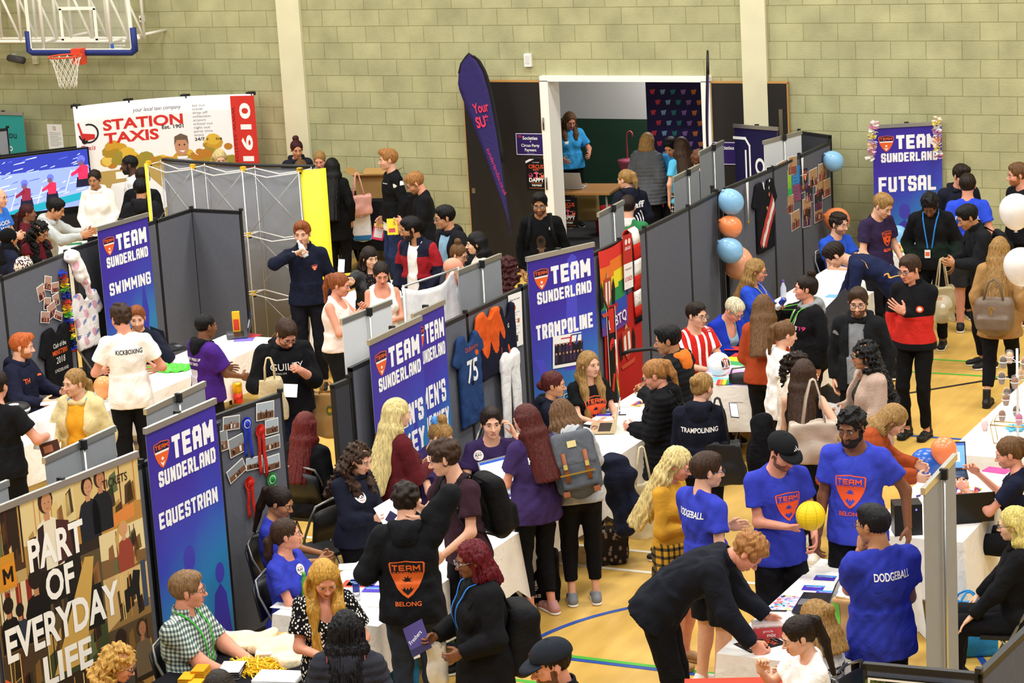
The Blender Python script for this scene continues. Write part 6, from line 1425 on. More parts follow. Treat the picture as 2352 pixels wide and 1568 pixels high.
P_('fleece', 1985, 783, 'person with curly black hair and spectacles in a pale pink fleece coat', a=-70, h=1.66, fem=1, skin='o', hair='curly:.4', hc='black', glasses='1a1a1c', hd=(-12, 5, 0), top=dict(k='tank', c='33362c'), over=dict(k='coat', m=mat('teddy_fleece', 'b59c8c', .95, spec=.1, bump=1.0, bscale=90, wr=.5), open=.08, t=.05, hem=.2, collar=.06), bot=TR, L='low', R='front')
P_('puffer', 1532, 746, 'person in black padded jacket with orange hood lining, facing left', a=-115, h=1.74, skin='o', hair='short', hc='black', hd=(25, 10, 0), top=dict(k='puffer', c='17181b', hood=1, hm=cloth('e0762c')), bot=TR, L='front', R='front')
P_('gpony', 1502, 826, 'person with ginger ponytail and spectacles in long black padded coat', a=-100, h=1.70, fem=1, skin='r', hair='pony:.28+high', hc='lginger', glasses='2a2a2c', hd=(5, 22, 0), top=dict(k='puffer', c='101013', hem=.26, hood=1), bot=TR, L='front', R='hang', shoes='15151a')
P_('trampo', 1612, 856, 'person with blonde bun in navy TRAMPOLINING hoodie with black shoulder bag', a=178, h=1.66, fem=1, fat=1.12, skin='p', hair='bun', hc='dblond', hd=(-35, 15, 0), top=dict(k='hoodie', c='151826', hood=1, pr=[(word('TRAMPOLINING', .30, .04), 'b', 0, -.2)]), bot=dict(c='131318', k='jeans'), R='front', L='front')
P_('trsit', 1352, 806, 'person with long fair hair in black team T-shirt seated at the trampoline table', a=25, h=1.68, pose='sit', fem=1, skin='p', hair='long:.5+front', hc='dblond', hd=(15, 0, 0), top=tee('131315', pr=[(belong('131315', .22), 'f', 0, -.13)]), bot=TR, L='table', R='table')
P_('bunsit', 1270, 852, 'person with auburn bun in dark hoodie seated left of the black-shirted girl', a=85, h=1.64, pose='sit', fem=1, skin='t', hair='bun+lowbun', hc='auburn', hd=(-5, 5, 0), top=dict(k='hoodie', c='181b28', hood=1), bot=TR, L='table', R='table')
P_('gback', 1288, 917, 'person with wavy light brown hair bending to the table with a big grey backpack', a=184, h=1.66, lean=20, side=-9, fem=1, skin='p', hair='wavy:.34', hc='lbrown', hd=(20, 25, 0), top=dict(k='hoodie', c='b6b8ba', hood=1), bot=dict(k='trousers', c='0f0f12', len=1.72), L={'t': (.34, 0, -.28)}, R={'t': (.36, 0, -.3)}, shoes='7a7d86')
# ------------------------------------------------------------------ hockey stand
P_('boy', 1126, 936, 'dark-haired person in purple T-shirt seated with a hand raised to the ear', a=8, h=1.74, pose='sit', skin='p', hair='short', hc='dbrown', hd=(0, 2, 0), top=tee(PURP, pr=[(sticker(), 'f', -.13, -.10), (belong(PURP, .2), 'f', .02, -.15)]), bot=TR, L={'t': (.10, .02, .12), 'pole': (.3, .8, -.8), 'dir': (-.2, -.3, 1)}, R={'t': (.34, .02, -.28)})
P_('hockey', 1206, 928, 'red-haired person in purple HOCKEY T-shirt standing with back to the camera', a=-150, h=1.70, fem=1, fat=1.15, skin='r', hair='long:.42', hc='auburn', hd=(20, 12, 0), top=tee('3a2a58', t=.022, hem=.16, pr=[(word('HOCKEY', .22, .05), 'b', 0, -.17)]), bot=dict(k='leggings', c='0f0f12', t=.006, len=1.78), L={'t': (.27, .0, -.36)}, R='front', shoes='c08a86')
P_('scr', 1010, 968, 'person with blue scrunchie in fair hair and purple T-shirt seated at the hockey banner', a=40, h=1.68, pose='sit', fem=1, skin='p', hair='bun+topbun', hc='dblond', hd=(20, 30, 0), top=tee(PURP), bot=TR, L='table', R='table')
P_('blond', 910, 914, 'person with very long blonde hair in maroon jacket, back turned, at the hockey banners', a=120, h=1.72, fem=1, skin='f', hair='long:.55', hc='pale', hd=(-10, 5, 0), top=dict(k='jacket', c='571a20', t=.03), bot=TR, L='front', R='front')
P_('maroon', 1018, 1010, 'brown-haired person in maroon T-shirt with black backpack, leaning left', a=-62, h=1.80, lean=8, skin='p', hair='messy', hc='brown', hd=(-30, 15, 0), top=tee('36202a', t=.02, pr=[(word('WORLD', .22, .05), 'f', .04, -.18)]), bot=TR, R={'t': (.28, -.02, -.12)}, L={'t': (.24, .0, -.42)}, hr='grip')
P_('curlyh', 822, 1017, 'person with long curly brown hair in navy hoodie with round white sticker', a=45, h=1.60, fem=1, fat=1.08, skin='p', hair='curly:.36+front', hc='brown', hd=(10, 22, 0), top=dict(k='hoodie', c='181b2a', hood=1, pr=[(sticker(), 'f', -.08, -.16)]), bot=TR, L='front', R='front')
B = P_('blhood', 930, 1108, 'person in black hoodie with orange team badge on the back, hand behind neck', a=172, h=1.80, fat=1.12, skin='p', hair='messy', hc='dbrown', hd=(0, 18, 0), top=dict(k='hoodie', c='15161a', hood=1, t=.03, hem=.13, pr=[(belong('15161a', .25, 'e2672c'), 'b', 0, -.20)]), bot=dict(k='jeans', m=cloth('2f3644', name='faded_jeans')), R={'t': (.0, -.06, .10), 'pole': (.2, 1, -.1), 'dir': (-.35, -.9, .1), 'palm': (.9, 0, .1)}, L={'t': (.22, .02, -.28)})
P_('redsit', 700, 945, 'person with long wine-red hair in black coat seated with back to the camera', a=150, h=1.72, pose='sit', fem=1, fat=1.15, skin='f', hair='long:.4', hc='red', top=dict(k='coat', c='131316', hem=.1), bot=TR)
P_('suit', 797, 893, 'dark-haired person with spectacles in dark suit jacket behind the white banner edge', a=-125, h=1.56, skin='t', hair='short', hc='dbrown', glasses='1a1a1c', hd=(0, 20, 0), top=dict(k='jacket', c='161822'), bot=TR)
# ------------------------------------------------------------------ horse-riding stand and travel table
P_('bl1', 640, 1117, 'person with dark ponytail in blue T-shirt seated nearest the rosettes', a=75, h=1.68, pose='sit', fem=1, skin='o', hair='pony:.4+high', hc='dbrown', hd=(-10, 22, 0), top=tee(BLUE, pr=[(belong(BLUE, .2), 'f', 0, -.14)]), bot=TR, L='table', R='table')
P_('bl2', 655, 1190, 'person with brown ponytail in blue T-shirt with white sticker, looking right', a=62, h=1.68, pose='sit', fem=1, fat=1.15, skin='r', hair='pony:.3', hc='brown', hd=(25, -4, 0), top=tee(BLUE, t=.02, pr=[(belong(BLUE, .2), 'f', .02, -.17), (sticker(), 'f', -.02, -.10)]), bot=TR, L='table', R={'t': (.36, -.04, -.27)})
P_('long', 742, 1286, 'smiling person with very long straight blonde hair in black and white dotted top', a=5, h=1.66, fem=1, skin='r', hair='long:.6+front', hc='c9973f', hd=(5, 28, 0), top=dict(k='tee', m=spot_mat('black_white_dots', '121214', 'efeae4', 62, .36), v=.1, sl=.7, fl=.03), bot=TR, L={'t': (.26, .02, -.34)}, R={'t': (.28, -.08, -.28)})
P_('braidb', 792, 1402, 'person with long black braids in dark grey padded jacket, back to the camera', a=172, h=1.66, fem=1, fat=1.1, skin='d', hair='braids:.5', hc='100e12', top=dict(k='puffer', c='2b2c35', hood=1), bot=TR)
B = P_('redbr', 1081, 1241, 'person with wine-red braids and spectacles in black coat with striped trousers', a=-75, h=1.70, fem=1, fat=1.1, skin='b', hair='braids:.17', hc='maroon', glasses='8a8a90', hd=(0, 10, 0), top=dict(k='coat', c='121215', hem=.22, t=.045), bot=dict(k='trousers', m=stripe_mat('black_white_pinstripe', ['131316', '131316', '131316', 'e8e4dc'], 1, .012), t=.03), L={'t': (.22, .02, -.36)}, R={'t': (.3, .02, -.34), 'dir': (.9, .1, -.3)}, hr='grip')
lanyard(B, '2f78d0', .32, None)
B = P_('check', 427, 1312, 'person in grey-green checked shirt with green lanyard seated at the travel table', a=60, h=1.78, pose='sit', fat=1.4, skin='r', hair='short', hc='8a6a48', glasses='6a5a4a', hd=(25, 2, 0), top=dict(k='shirt', m=check_mat('grey_green_check', 'ccd6ce', '7f8e88', '454f50', .032), collar=.04, split=1, sl=.75, fl=.0, t=.012), bot=TR, L={'t': (.42, -.05, -.30)}, R={'t': (.38, -.14, -.34), 'palm': (0, 0, -1)}, hr='flat', hl='grip')
lanyard(B, '3faa34', .34, '3a3a5a')
P_('curlbl', 268, 1480, 'person with short curly blonde hair and spectacles at the bottom left', a=60, h=1.66, pose='sit', fem=1, skin='r', hair='curly:.12', hc='c99a4c', glasses='2a2a2c', hd=(15, 25, 0), top=dict(k='jumper', c='2a2a2e'), bot=TR)
P_('dark', 500, 1538, 'dark brown crown of a head at the bottom edge in front of the pen table', a=175, h=1.6, fem=1, hair='long:.3', hc='dbrown', top=dict(k='jumper', c='2a2a2e'), bot=TR)
B = P_('cap', 1264, 1473, 'person in dark baseball cap with orange motif at the bottom edge', a=-62, h=1.80, skin='r', hair='buzz', hc='dbrown', beard='6a4632', hd=(-10, 12, 0), top=dict(k='jacket', c='15161a', collar=.05), bot=TR)
cap(B, '20242c', (Print().text('e8622a', 'CK', 0, 0, .024, .04, L=1, align='C', bold=.02), -22, .078))
# ------------------------------------------------------------------ kickboxing and middle aisle
P_('guilty', 655, 732, 'person with spectacles in black GUILTY sweatshirt reading papers', a=8, h=1.80, fat=1.3, skin='r', hair='short', hc='brown', glasses='17171a', beard='8a6246', hd=(15, 38, 0), top=dict(k='hoodie', c='0f0f12', hood=1, sl=1.5, t=.03, pr=[(Print().text('f2f0ee', 'GUILTY', 0, 0, .065, .30, L=1, align='C', bold=-.005).text('c8c4c0', 'SENTRAL LINE', -.07, -.035, .016, .12, L=1, align='C'), 'f', 0, -.20)]), bot=dict(k='jeans', c='1a2236', t=.03), R={'t': (.28, .0, -.26)}, L={'t': (.28, -.08, -.12)}, hr='grip', hl='fist')
P_('kid', 470, 720, 'person in purple T-shirt over black hoodie at the kickboxing table', a=120, h=1.60, skin='b', hair='buzz', hc='black', top=dict(k='hoodie', c='131316', hood=1, t=.018), over=dict(k='tee', c='45227a', t=.034, sl=.75, pr=[(lines_([("DON'T PRESS UP", 0, .026, .2), ('SIDE YARD', -.045, .026, .14), ('for details and dates', -.31, .014, .19)]).rect('d8d4e4', -.05, -.26, .10, .17, 1), 'b', 0, -.17)]), bot=TR, L={'t': (.34, .02, -.3)}, R={'t': (.34, .0, -.34)})
P_('kick', 275, 698, 'person in white KICKBOXING T-shirt seen from behind', a=180, h=1.82, skin='r', hair='messy', hc='brown', hd=(25, 10, 0), top=tee('f6f0ea', t=.022, hem=.14, pr=[(word('KICKBOXING', .25, .042, '2a2a2c'), 'b', .02, -.15)]), bot=dict(k='trousers', c='121216', t=.02), L={'t': (.26, .06, -.3)}, R={'t': (.24, .08, -.32)})
P_('ginb', 312, 702, 'ginger person with hand to chin seated behind the kickboxing man', a=-12, h=1.72, pose='sit', skin='p', hair='quiff', hc='ginger', beard='b0764c', hd=(10, 8, 0), top=dict(k='jumper', c='1a1c2c'), bot=TR, L={'t': (.24, -.0, -.02), 'dir': (-.3, -.2, 1)}, R='table', hl='fist')
P_('th', 47, 765, 'smiling ginger bearded person in navy hoodie seated by the hung black shirt', a=62, h=1.78, pose='sit', fat=1.15, skin='p', hair='quiff', hc='c0602a', beard='b06a3a', hd=(15, 8, 0), top=dict(k='hoodie', c='181a2e', hood=1, pr=[(Print().text('e8622a', 'TH', 0, 0, .05, .07, L=1, align='C', bold=.02), 'f', -.11, -.19), (Print().disc('e8622a', 0, .015, .013, 1, 8).rect('e8622a', .02, .0, .05, .018, 1), 'f', .1, -.17)]), bot=TR, L='table', R={'t': (.34, .05, -.28)})
B = P_('yell', 168, 847, 'person with tied-back fair hair in cream coat, yellow top and blue lanyard', a=-25, h=1.66, fem=1, skin='p', hair='pony:.26', hc='dblond', hd=(-30, 2, 0), top=dict(k='jumper', c='e0a02a'), over=dict(k='coat', c='d6c490', open=.085, t=.045, hem=.2, hood=1), bot=TR, R={'t': (.28, .04, -.3)}, L='hang', hr='grip')
lanyard(B, '4a8fd8', .34, None)
P_('blk', -12, 852, 'person in plain black T-shirt cut by the left edge, forearm on the table', a=150, h=1.76, fat=1.2, skin='r', hair='short', hc='dbrown', top=tee('131316'), bot=TR, R={'t': (.28, .14, -.26)}, L={'t': (.3, .1, -.28)})
# ------------------------------------------------------------------ dodgeball and right side
P_('bend2', 1716, 1221, 'ginger person in dark navy jacket bending over the dodgeball table to write', a=82, h=1.82, lean=62, skin='r', hair='messy', hc='lginger', hd=(0, 55, 0), top=dict(k='jacket', c='171a22', hem=.14, collar=.05, t=.04), bot=dict(k='trousers', c='111114', t=.02), L={'t': (.30, .02, -.42)}, R={'t': (.26, .04, -.46)}, hr='pinch')
P_('must', 1556, 1027, 'person with long wavy blonde hair in mustard top and yellow tartan skirt', a=62, h=1.66, fem=1, skin='r', hair='wavy:.5', hc='pale', hd=(5, 22, 0), top=dict(k='jumper', c='c8922e', sl=1.6, hem=.0, t=.014), bot=dict(k='skirt', m=check_mat('yellow_tartan', 'c8922a', '5a4a2a', '1c1c18', .06, .38), len=.95, t=.02), R={'t': (.22, -.1, -.26)}, L={'t': (.24, -.1, -.28)}, shoes=('boot', 'a07a4c'))
P_('dodl', 1622, 1039, 'person with spectacles in blue DODGEBALL T-shirt, left of the man in the cap', a=128, h=1.74, skin='p', hair='short', hc='brown', glasses='1e2a4a', hd=(-22, 5, 0), top=tee(BLUE, t=.022, hem=.15, pr=[(word('DODGEBALL', .25, .045), 'b', 0, -.15)]), bot=dict(k='shorts', c='16171c', len=.9, t=.012, fl=.03), shoes='e8e4dc', R='hang', L='front')
B = P_('capy', 1795, 997, 'person in black cap and blue team T-shirt holding the yellow ball', a=22, h=1.78, skin='r', hair='buzz', hc='dbrown', beard='7a5238', hd=(15, 22, 0), top=tee(BLUE, t=.022, hem=.16, pr=[(belong(BLUE, .2), 'f', .03, -.14)]), bot=dict(k='shorts', c='121217', len=1.0, t=.012, fl=.035), R={'t': (.27, -.14, -.28), 'dir': (.45, -.8, .1), 'palm': (.5, -.2, -.6)}, hr='spread', L={'t': (.22, .02, -.4)}, shoes='e8e4dc')
cap(B, '17181b', (Print().poly('f2f0ec', [(-.025, 0), (-.012, 0), (-.018, .012)], 1).poly('f2f0ec', [(-.008, 0), (.006, 0), (-.01, .024)], 1).poly('f2f0ec', [(.01, 0), (.026, 0), (.002, .034)], 1), 14, .08))
B = P_('tall', 1955, 938, 'tall bearded dark-skinned person in blue team T-shirt, hands on the table', a=-18, h=1.90, fat=1.1, skin='b', hair='twist', hc='100e0e', beard='15100e', extra=('full',), hd=(-8, 10, 0), top=tee('3844b8', pr=[(belong('3844b8', .235), 'f', 0, -.155)], t=.018, hem=.12), bot=dict(k='shorts', c='121217', len=1.0, t=.012, fl=.035), R={'t': (.12, .07, -.53)}, L={'t': (-.05, .16, -.48)})
P_('dodr', 2005, 1158, 'person with fade haircut and spectacles in blue DODGEBALL T-shirt, back turned', a=205, h=1.82, fat=1.15, skin='o', hair='fade', hc='141215', glasses='17171a', hd=(30, 5, 0), top=tee('2c369c', t=.026, hem=.15, pr=[(word('DODGEBALL', .25, .05), 'b', .02, -.15)]), bot=TR, L={'t': (.2, -.13, .02), 'dir': (.1, -.2, 1)}, R={'t': (.26, -.1, -.24)}, hl='fist')
P_('net', 2318, 1003, 'person with brown ponytail in navy NETBALL T-shirt at the sweets table', a=-100, h=1.72, pose='sit', seat=.5, fem=1, skin='r', hair='pony:.34+high', hc='lbrown', hd=(10, 15, 0), top=tee('171a2e', pr=[(word('NETBALL', .22, .045), 'b', -.02, -.15)]), bot=TR, L={'t': (.38, .0, -.06), 'pole': (0, .4, -1)}, R={'t': (.36, .05, -.02), 'pole': (0, .4, -1)}, hl='pinch', hr='pinch')
P_('yb', 2328, 1163, 'person with two-tone yellow and black hair in black hoodie seated at the right edge', a=-95, h=1.72, pose='sit', fem=1, fat=1.15, skin='f', hair='bob:.18', hc='d9c570', glasses='2a2a2c', hd=(0, 8, 0), top=dict(k='hoodie', c='131315', hood=1), bot=TR, R={'t': (.36, .1, -.44), 'palm': (0, 0, -1)}, L={'t': (.34, .02, -.42), 'palm': (0, 0, -1)}, hl='spread', hr='spread')
P_('orjack', 2052, 928, 'person with long dark blonde hair in burnt orange padded jacket leaning to sign', a=85, h=1.68, lean=42, fem=1, skin='p', hair='long:.36', hc='dblond', hd=(0, 40, 0), top=dict(k='puffer', c='9a4420', quilt=40), bot=TR, L={'t': (.34, 0, -.28)}, R={'t': (.36, .0, -.3)})
P_('wh1', 1832, 1415, 'person with long dark ponytail in white T-shirt, hand at mouth, bottom right', a=-72, h=1.70, pose='sit', seat=.52, fem=1, skin='p', hair='pony:.42+high', hc='dbrown', hd=(0, 18, 0), top=tee('f4f0ec'), bot=TR, R={'t': (.3, -.05, -.02), 'dir': (-.2, -.1, 1)}, L='table', hr='fist')
P_('wh2', 1872, 1378, 'person with blonde topknot over dark hair in white T-shirt beside the dark ponytail', a=-125, h=1.66, pose='sit', seat=.46, fem=1, skin='p', hair='bob:.2+bun', hc='dblond', hd=(0, 15, 0), top=tee('f4f0ec', pr=[(lines_([('EVENTS', 0, .05, .24), ('STAFF', -.08, .05, .2)], '1a1a20'), 'b', .0, -.2)]), bot=TR, L='table', R='table')
# ------------------------------------------------------------------ things on the boards
def on_line(px, py, a, b, off=.03):
 "point where the sight line meets the upright plane through a-b, brought forward by off; also the plane's normal and direction"
 a = A3(*a, 0); b = A3(*b, 0); d = nrm(b-a); n = np.cross(d, A3(0, 0, 1)); r = ray(px, py); t = ((a-CAM)@n)/(r@n)
 return CAM+r*t+n*off, n, d
BD = {'horse': ((-10.3, 14.68), (-10.14, 15.62)), 'hock': ((-10.0, 16.46), (-10.0, 21.85)), 'tall': ((-9.98, 21.9), (-10.06, 24.62)), 'photo': ((-10.06, 24.86), (-9.98, 28.15)), 'left': ((-15.42, 17.9), (-15.64, 20.2)), 'dark': ((-15.72, 20.42), (-15.74, 21.2)), 'tramp': (tuple(GX(1210, 592, -9.94)[:2]), tuple(GX(1362, 560, -9.62)[:2]))}
def snap(w, h, seed, pal):
 p = Print(w, h); R = random.Random(seed); m = .006
 p.rect(pal[0], m, h*.45, w-2*m, h*.55-m, 1).rect(pal[1], m, m, w-2*m, h*.45-m, 1)
 for i in range(R.randint(3, 6)):
  x = R.uniform(.15, .85)*w; s = h*R.uniform(.3, .55); c = R.choice(pal[2:])
  p.poly(c, [(x-.13*s, h*.12), (x+.13*s, h*.12), (x+.15*s, h*.12+.6*s), (x-.15*s, h*.12+.6*s)], 2).disc(R.choice(['c9967a', '6a4632', 'a87050']), x, h*.12+.78*s, .13*s, 3, 8)
 return p
def pinned(name, label, cat, px, py, w, h, p, board, roll=0, off=.03, group=None, base='f4f2ec', yaw=0):
 c, n, d = on_line(px, py, *BD[board], off); a = math.radians(roll); up = A3(0, 0, 1)*math.cos(a)+d*math.sin(a)
 return sheet(name, label, cat, c, w, h, p, n, up, group, base)
SKY, EARTH = ['a9b4bc', '6a4a34', '2a1c18', '1c1c22', 'e4e0da', '4a2c20'], ['8a8f92', '7a5238', '201a1c', 'e8e4e0', '3a2a24']
for i, (x, y, w, h, r, lab) in enumerate(((525, 970, .11, .11, 8, 'photo of riders in yellow beside the blue rosette'), (603, 942, .12, .14, 6, 'photo at the top right corner of the horse pinboard'), (537, 1022, .10, .15, -6, 'photo of a brown horse below the blue rosette'), (618, 978, .09, .12, 4, 'pale blue photo right of the red rosette'), (618, 1016, .11, .11, 3, 'photo of a dark horse right of the red ribbon'),
 (578, 1062, .11, .10, 6, 'photo of a rider under the blue ribbon'), (537, 1080, .12, .11, -20, 'tilted team photo low on the horse pinboard'), (618, 1062, .11, .12, 2, 'photo of a jumping rider above the green rosette'), (508, 1010, .05, .16, 0, 'narrow photo at the left edge of the horse pinboard'))):
 pinned('photo_print', lab, 'photo', x, y, w*1.7, h, snap(w*1.7, h, i, SKY if i % 2 else EARTH), 'horse', r, group='photos on the horse-riding pinboard')
def rosette(label, px, py, col, rim, board='horse', drop=.26, r=.055, sway=.0):
 c, n, d = on_line(px, py, *BD[board], .03); R = np.array([n, d, np.cross(n, d)]).T; t = thing('rosette', label, 'rosette', c)
 f = lambda v: R@A3(*v); m = cloth(col, .45, name='satin'); rm = cloth(rim, .5, name='satin')
 b = MB(); K = 48
 for r0, r1, mm, o in ((.45*r, r, m, .006), (.3*r, .62*r, rm, .012)):
  b.grid([[f((o+.007*(k % 2)*(q+.3), (r0+(r1-r0)*q)*math.cos(2*PI*k/K), (r0+(r1-r0)*q)*math.sin(2*PI*k/K))) for q in (0, .5, 1)] for k in range(K+1)], mm, .002, False)
 b.build('pleats', t)
 b = MB(); b.lathe([(.0001, .0), (r*.5, .0), (r*.48, .008), (.0001, .011)], m, R=R@rotm('y', 90)); b.V = [tuple(np.array(v)+n*.012) for v in b.V]; b.build('centre', t)
 for s in (-1, 1):
  b = MB(); b.grid([[f((.008+.004*math.sin(q*9+s), s*.018+s*(.004+.012*q)+e*.017+sway*q, -.02-drop*q*(1 if s > 0 else .9))) for e in (-1, 1)] for q in np.linspace(0, 1, 8)], m, .0015); b.build('ribbon', t)
rosette('blue and white rosette at the top of the horse pinboard', 558, 972, '2438b0', 'e8e8f2')
rosette('upper red rosette with long ribbon on the horse pinboard', 590, 988, 'c02a22', 'd83a2a', drop=.36)
rosette('lower red rosette with dark ribbons on the horse pinboard', 565, 1108, 'c02a22', 'd8342a', drop=.28)
rosette('green and white rosette at the right of the horse pinboard', 616, 1099, '1f8a3c', 'eef0ee', drop=.06)
def hung(label, px, py, board, w, h, mats_fn, sl=.25, kind='hung_shirt', cat='shirt', seed=0, vee=.1, off=.05, prints=(), yaw=0, trousers=False):
 "a garment hung flat on a board; px, py = middle of its top edge"
 c, n, d = on_line(px, py, *BD[board], off); rz = math.atan2(-n[0], n[1])+PI                   # local x = reader's right, y = into the board
 d2 = np.cross(A3(0, 0, 1), n); rz = math.atan2(d2[1], d2[0])
 P = []; k = .02
 fl = (A3(0, 1, 0), 2.2)
 if trousers:
  for s in (-1, 1): P.append(cone((s*w*.22, 0, -.05), (s*w*.30, 0, -h), w*.24, w*.17, fl=(A3(0, 1, 0), 3.2), end=True))
  P.append(slab((0, 0, -.07), None, (w*.46, .022, .06), .015))
 else:
  P.append(slab((0, 0, -h/2), None, (w/2, .022, h/2), .02)); P.append(cone((-w*.32, 0, -.03), (w*.32, 0, -.03), .05, .05, fl=fl))
  if sl:
   for s in (-1, 1): P.append(cone((s*(w/2-.05), 0, -.06), (s*(w/2+sl*.35), 0, -.06-sl), .075, .06, fl=(A3(0, 1, 0), 3), end=True))
 S = [ell((0, 0, .02), (.085, .12, vee), k=.008)] if not trousers else []
 V, Q = surf(P, .011, k, S, (), wave(.004, 22, seed), pad=.01)
 t = thing(kind, label, cat, c, rz)
 ms = mats_fn if isinstance(mats_fn, list) else [mats_fn]
 o = grp(V, Q, ms[0] if not callable(ms[0]) else ms, 'cloth_body', t)
 for fn, m in (ms[1:] if len(ms) > 1 else []): patch(None, o, fn, m)
 bv = BVHTree.FromPolygons([tuple(x) for x in V.tolist()], Q.tolist())
 for p, u, v in prints: p.on_shape('printed_mark', bv, A3(u, -.15, v), A3(1, 0, 0), A3(0, 0, 1), o)
 return t
org, nvy = cloth('d8571e', name='jersey'), cloth('17182a', name='jersey')
hung('blue hockey shirt with a white number hung on the grey boards', 1063, 768, 'hock', .42, .82, cloth('26406e', name='jersey'), .18, seed=1, prints=[(Print().text('f0f0f2', '75', 0, 0, .2, .2, align='C', bold=.02).text('c8503a', 'DURHAM', 0, .28, .04, .22, align='C'), .0, -.42)])
hung('orange and black long-sleeved shirt hung beside the blue hockey shirt', 1108, 716, 'hock', .44, .60, [nvy, (lambda c: (c[:, 2] > -.26-.14*np.abs(np.sin(c[:, 0]*16))) | (c[:, 0] > .19), org)], .52, seed=2, vee=.09)
hung('navy sleeveless top hung right of the orange shirt', 1148, 702, 'hock', .36, .52, nvy, 0, seed=3, vee=.14, prints=[(word('G', .03, .04), .0, -.2)])
hung('white trousers hung under the navy sleeveless top', 1150, 812, 'hock', .40, .78, cloth('f0efee', name='jersey'), 0, 'hung_trousers', 'trousers', 4, off=.09, trousers=True)
p = Print().text('6a6a70', 'Meet the team', .13, .44, .02, .2, align='C').disc('d86a3a', .12, .37, .025, 1, 10)
for i in range(12): p.rect('a9a9b0', .03, .32-i*.022, .19-.05*(i % 3), .006)
p.rect('b8633a', .17, .22, .04, .04, 2).rect('3a3a44', .10, .05, .07, .06, 2)
pinned('poster', 'white information sheet pinned right of the hung sports tops', 'poster', 1178, 735, .27, .50, p, 'hock', 3)
p = Print(.4, .34); p.rect('1c1620', .02, .03, .36, .2, 1); R = random.Random(8)
for i in range(16): x = .04+.32*(i % 8)/7; y = .05+.09*(i//8); p.rect(R.choice(['2a2034', '3a2a44', '4a2a50', '17141c']), x-.015, y, .035, .07, 2).disc(R.choice(['c99a7c', 'b8846a', '8a5c44']), x, y+.085, .012, 3, 8)
p.rect('c23a4a', .1, .27, .12, .012, 1).rect('2a4a8a', .24, .29, .12, .012, 1).poly('c03040', [(.2, .2), (.22, .3), (.24, .3), (.23, .2)], 3).poly('2a4aa0', [(.28, .2), (.3, .29), (.32, .3), (.3, .2)], 3)
pinned('poster', 'team photograph on white paper taped to the trampoline banner', 'poster', 1301, 804, .36, .31, p, 'tramp', 4, off=.012)
# flags hung on the boards by the scarf
RB = ['d8352c', 'e8792a', 'eadb2e', '2f8a4a', '2f4fb0', '6a3f96']
def wall_flag(label, px, py, w, h, paint, board='hock', off=.035, seed=0, name='hung_flag', skew=0.0):
 "px, py = top left corner"
 c, n, d = on_line(px, py, *BD[board], off); u = np.cross(A3(0, 0, 1), n); b = MB(); R = random.Random(seed); ph = R.uniform(0, 6); nu, nv = 14, 20
 mcol, prn = paint
 W = lambda x, y: u*x+A3(0, 0, -y+skew*x-.02*math.sin(x*5))+n*(.012+.005*math.sin(x*13+ph)*min(1, y*4)+.004*math.sin(y*7+x*5))
 for j in range(nv):
  for i in range(nu):
   x0, x1, y0, y1 = w*i/nu, w*(i+1)/nu, h*j/nv, h*(j+1)/nv; b.put([W(x0, y0), W(x0, y1), W(x1, y1), W(x1, y0)], [(0, 1, 2, 3)], flat(mcol((x0+x1)/2/w, (y0+y1)/2/h), .8, 'flag_cloth'), True)
 for m, L, pts in prn.P:
  if max(q[1] for q in pts) <= h+.001: b.put([W(a, h-v)+n*(.009+.001*L) for a, v in pts], [tuple(range(len(pts)))], m)
 o = b.build(name); o.location = tuple(c); return tag(o, label, 'flag')
def crest(p, u, v, s, L=1):                              # a plain generic club crest: shield, two supporters, scroll
 p.poly('b8402a', [(u-.3*s, v+.5*s), (u+.3*s, v+.5*s), (u+.28*s, v-.1*s), (u, v-.45*s), (u-.28*s, v-.1*s)], L).poly('f0e6dc', [(u-.2*s, v+.4*s), (u-.06*s, v+.4*s), (u-.06*s, v-.3*s), (u-.2*s, v-.1*s)], L+1).poly('f0e6dc', [(u+.06*s, v+.4*s), (u+.2*s, v+.4*s), (u+.2*s, v-.1*s), (u+.06*s, v-.3*s)], L+1)
 for q in (-1, 1): p.poly('1a1614', [(u+q*.34*s, v-.3*s), (u+q*.5*s, v-.35*s), (u+q*.56*s, v+.1*s), (u+q*.46*s, v+.45*s), (u+q*.36*s, v+.2*s)], L+1)
 p.poly('c8503a', [(u-.5*s, v-.5*s), (u+.5*s, v-.5*s), (u+.4*s, v-.62*s), (u-.4*s, v-.62*s)], L+1).poly('c89a6a', [(u-.1*s, v+.52*s), (u+.1*s, v+.52*s), (u, v+.72*s)], L)
 return p
wall_flag('rainbow flag with a club crest hung above the red flag', 1364, 578, .62, .86, (lambda a, b: RB[min(5, int(b*6+.6*a-.3)) if b*6+.6*a > .3 else 0], crest(Print(), .16, .40, .34).text('f2eef6', 'LGBTQ', .14, .05, .10, .42, L=2, bold=.02, rot=.05)), seed=1, skew=.02)
p = crest(Print(), .52, .62, .34).rect('161214', .05, .12, .2, .98, 1)
for i, ch in enumerate('187'): p.text('d83428', ch, .15, .86-i*.30, .22, .13, L=3, align='C', bold=.05)
p.line('f0ece6', [(.05, .12), (.05, 1.1)], .012, 2).line('f0ece6', [(.25, .12), (.25, 1.1)], .012, 2)
wall_flag('large red flag with black numbered strip and crest', 1376, 706, .92, 1.12, (lambda a, b: 'b8201c', p), seed=2, off=.03)
p = Print().text('f4eeea', 'LEAGUE', .11, .40, .03, .14, align='C', bold=.02).rect('f4f2ee', 0, 0, .22, .26, 1).text('c22a26', '£10 EACH', .11, .08, .045, .18, L=2, align='C', bold=.03).text('8a3a36', 'MEMBERSHIP', .11, .19, .02, .16, L=2, align='C').disc('f0d8d0', .07, .48, .03, 2, 10).disc('f0d8d0', .15, .48, .03, 2, 10)
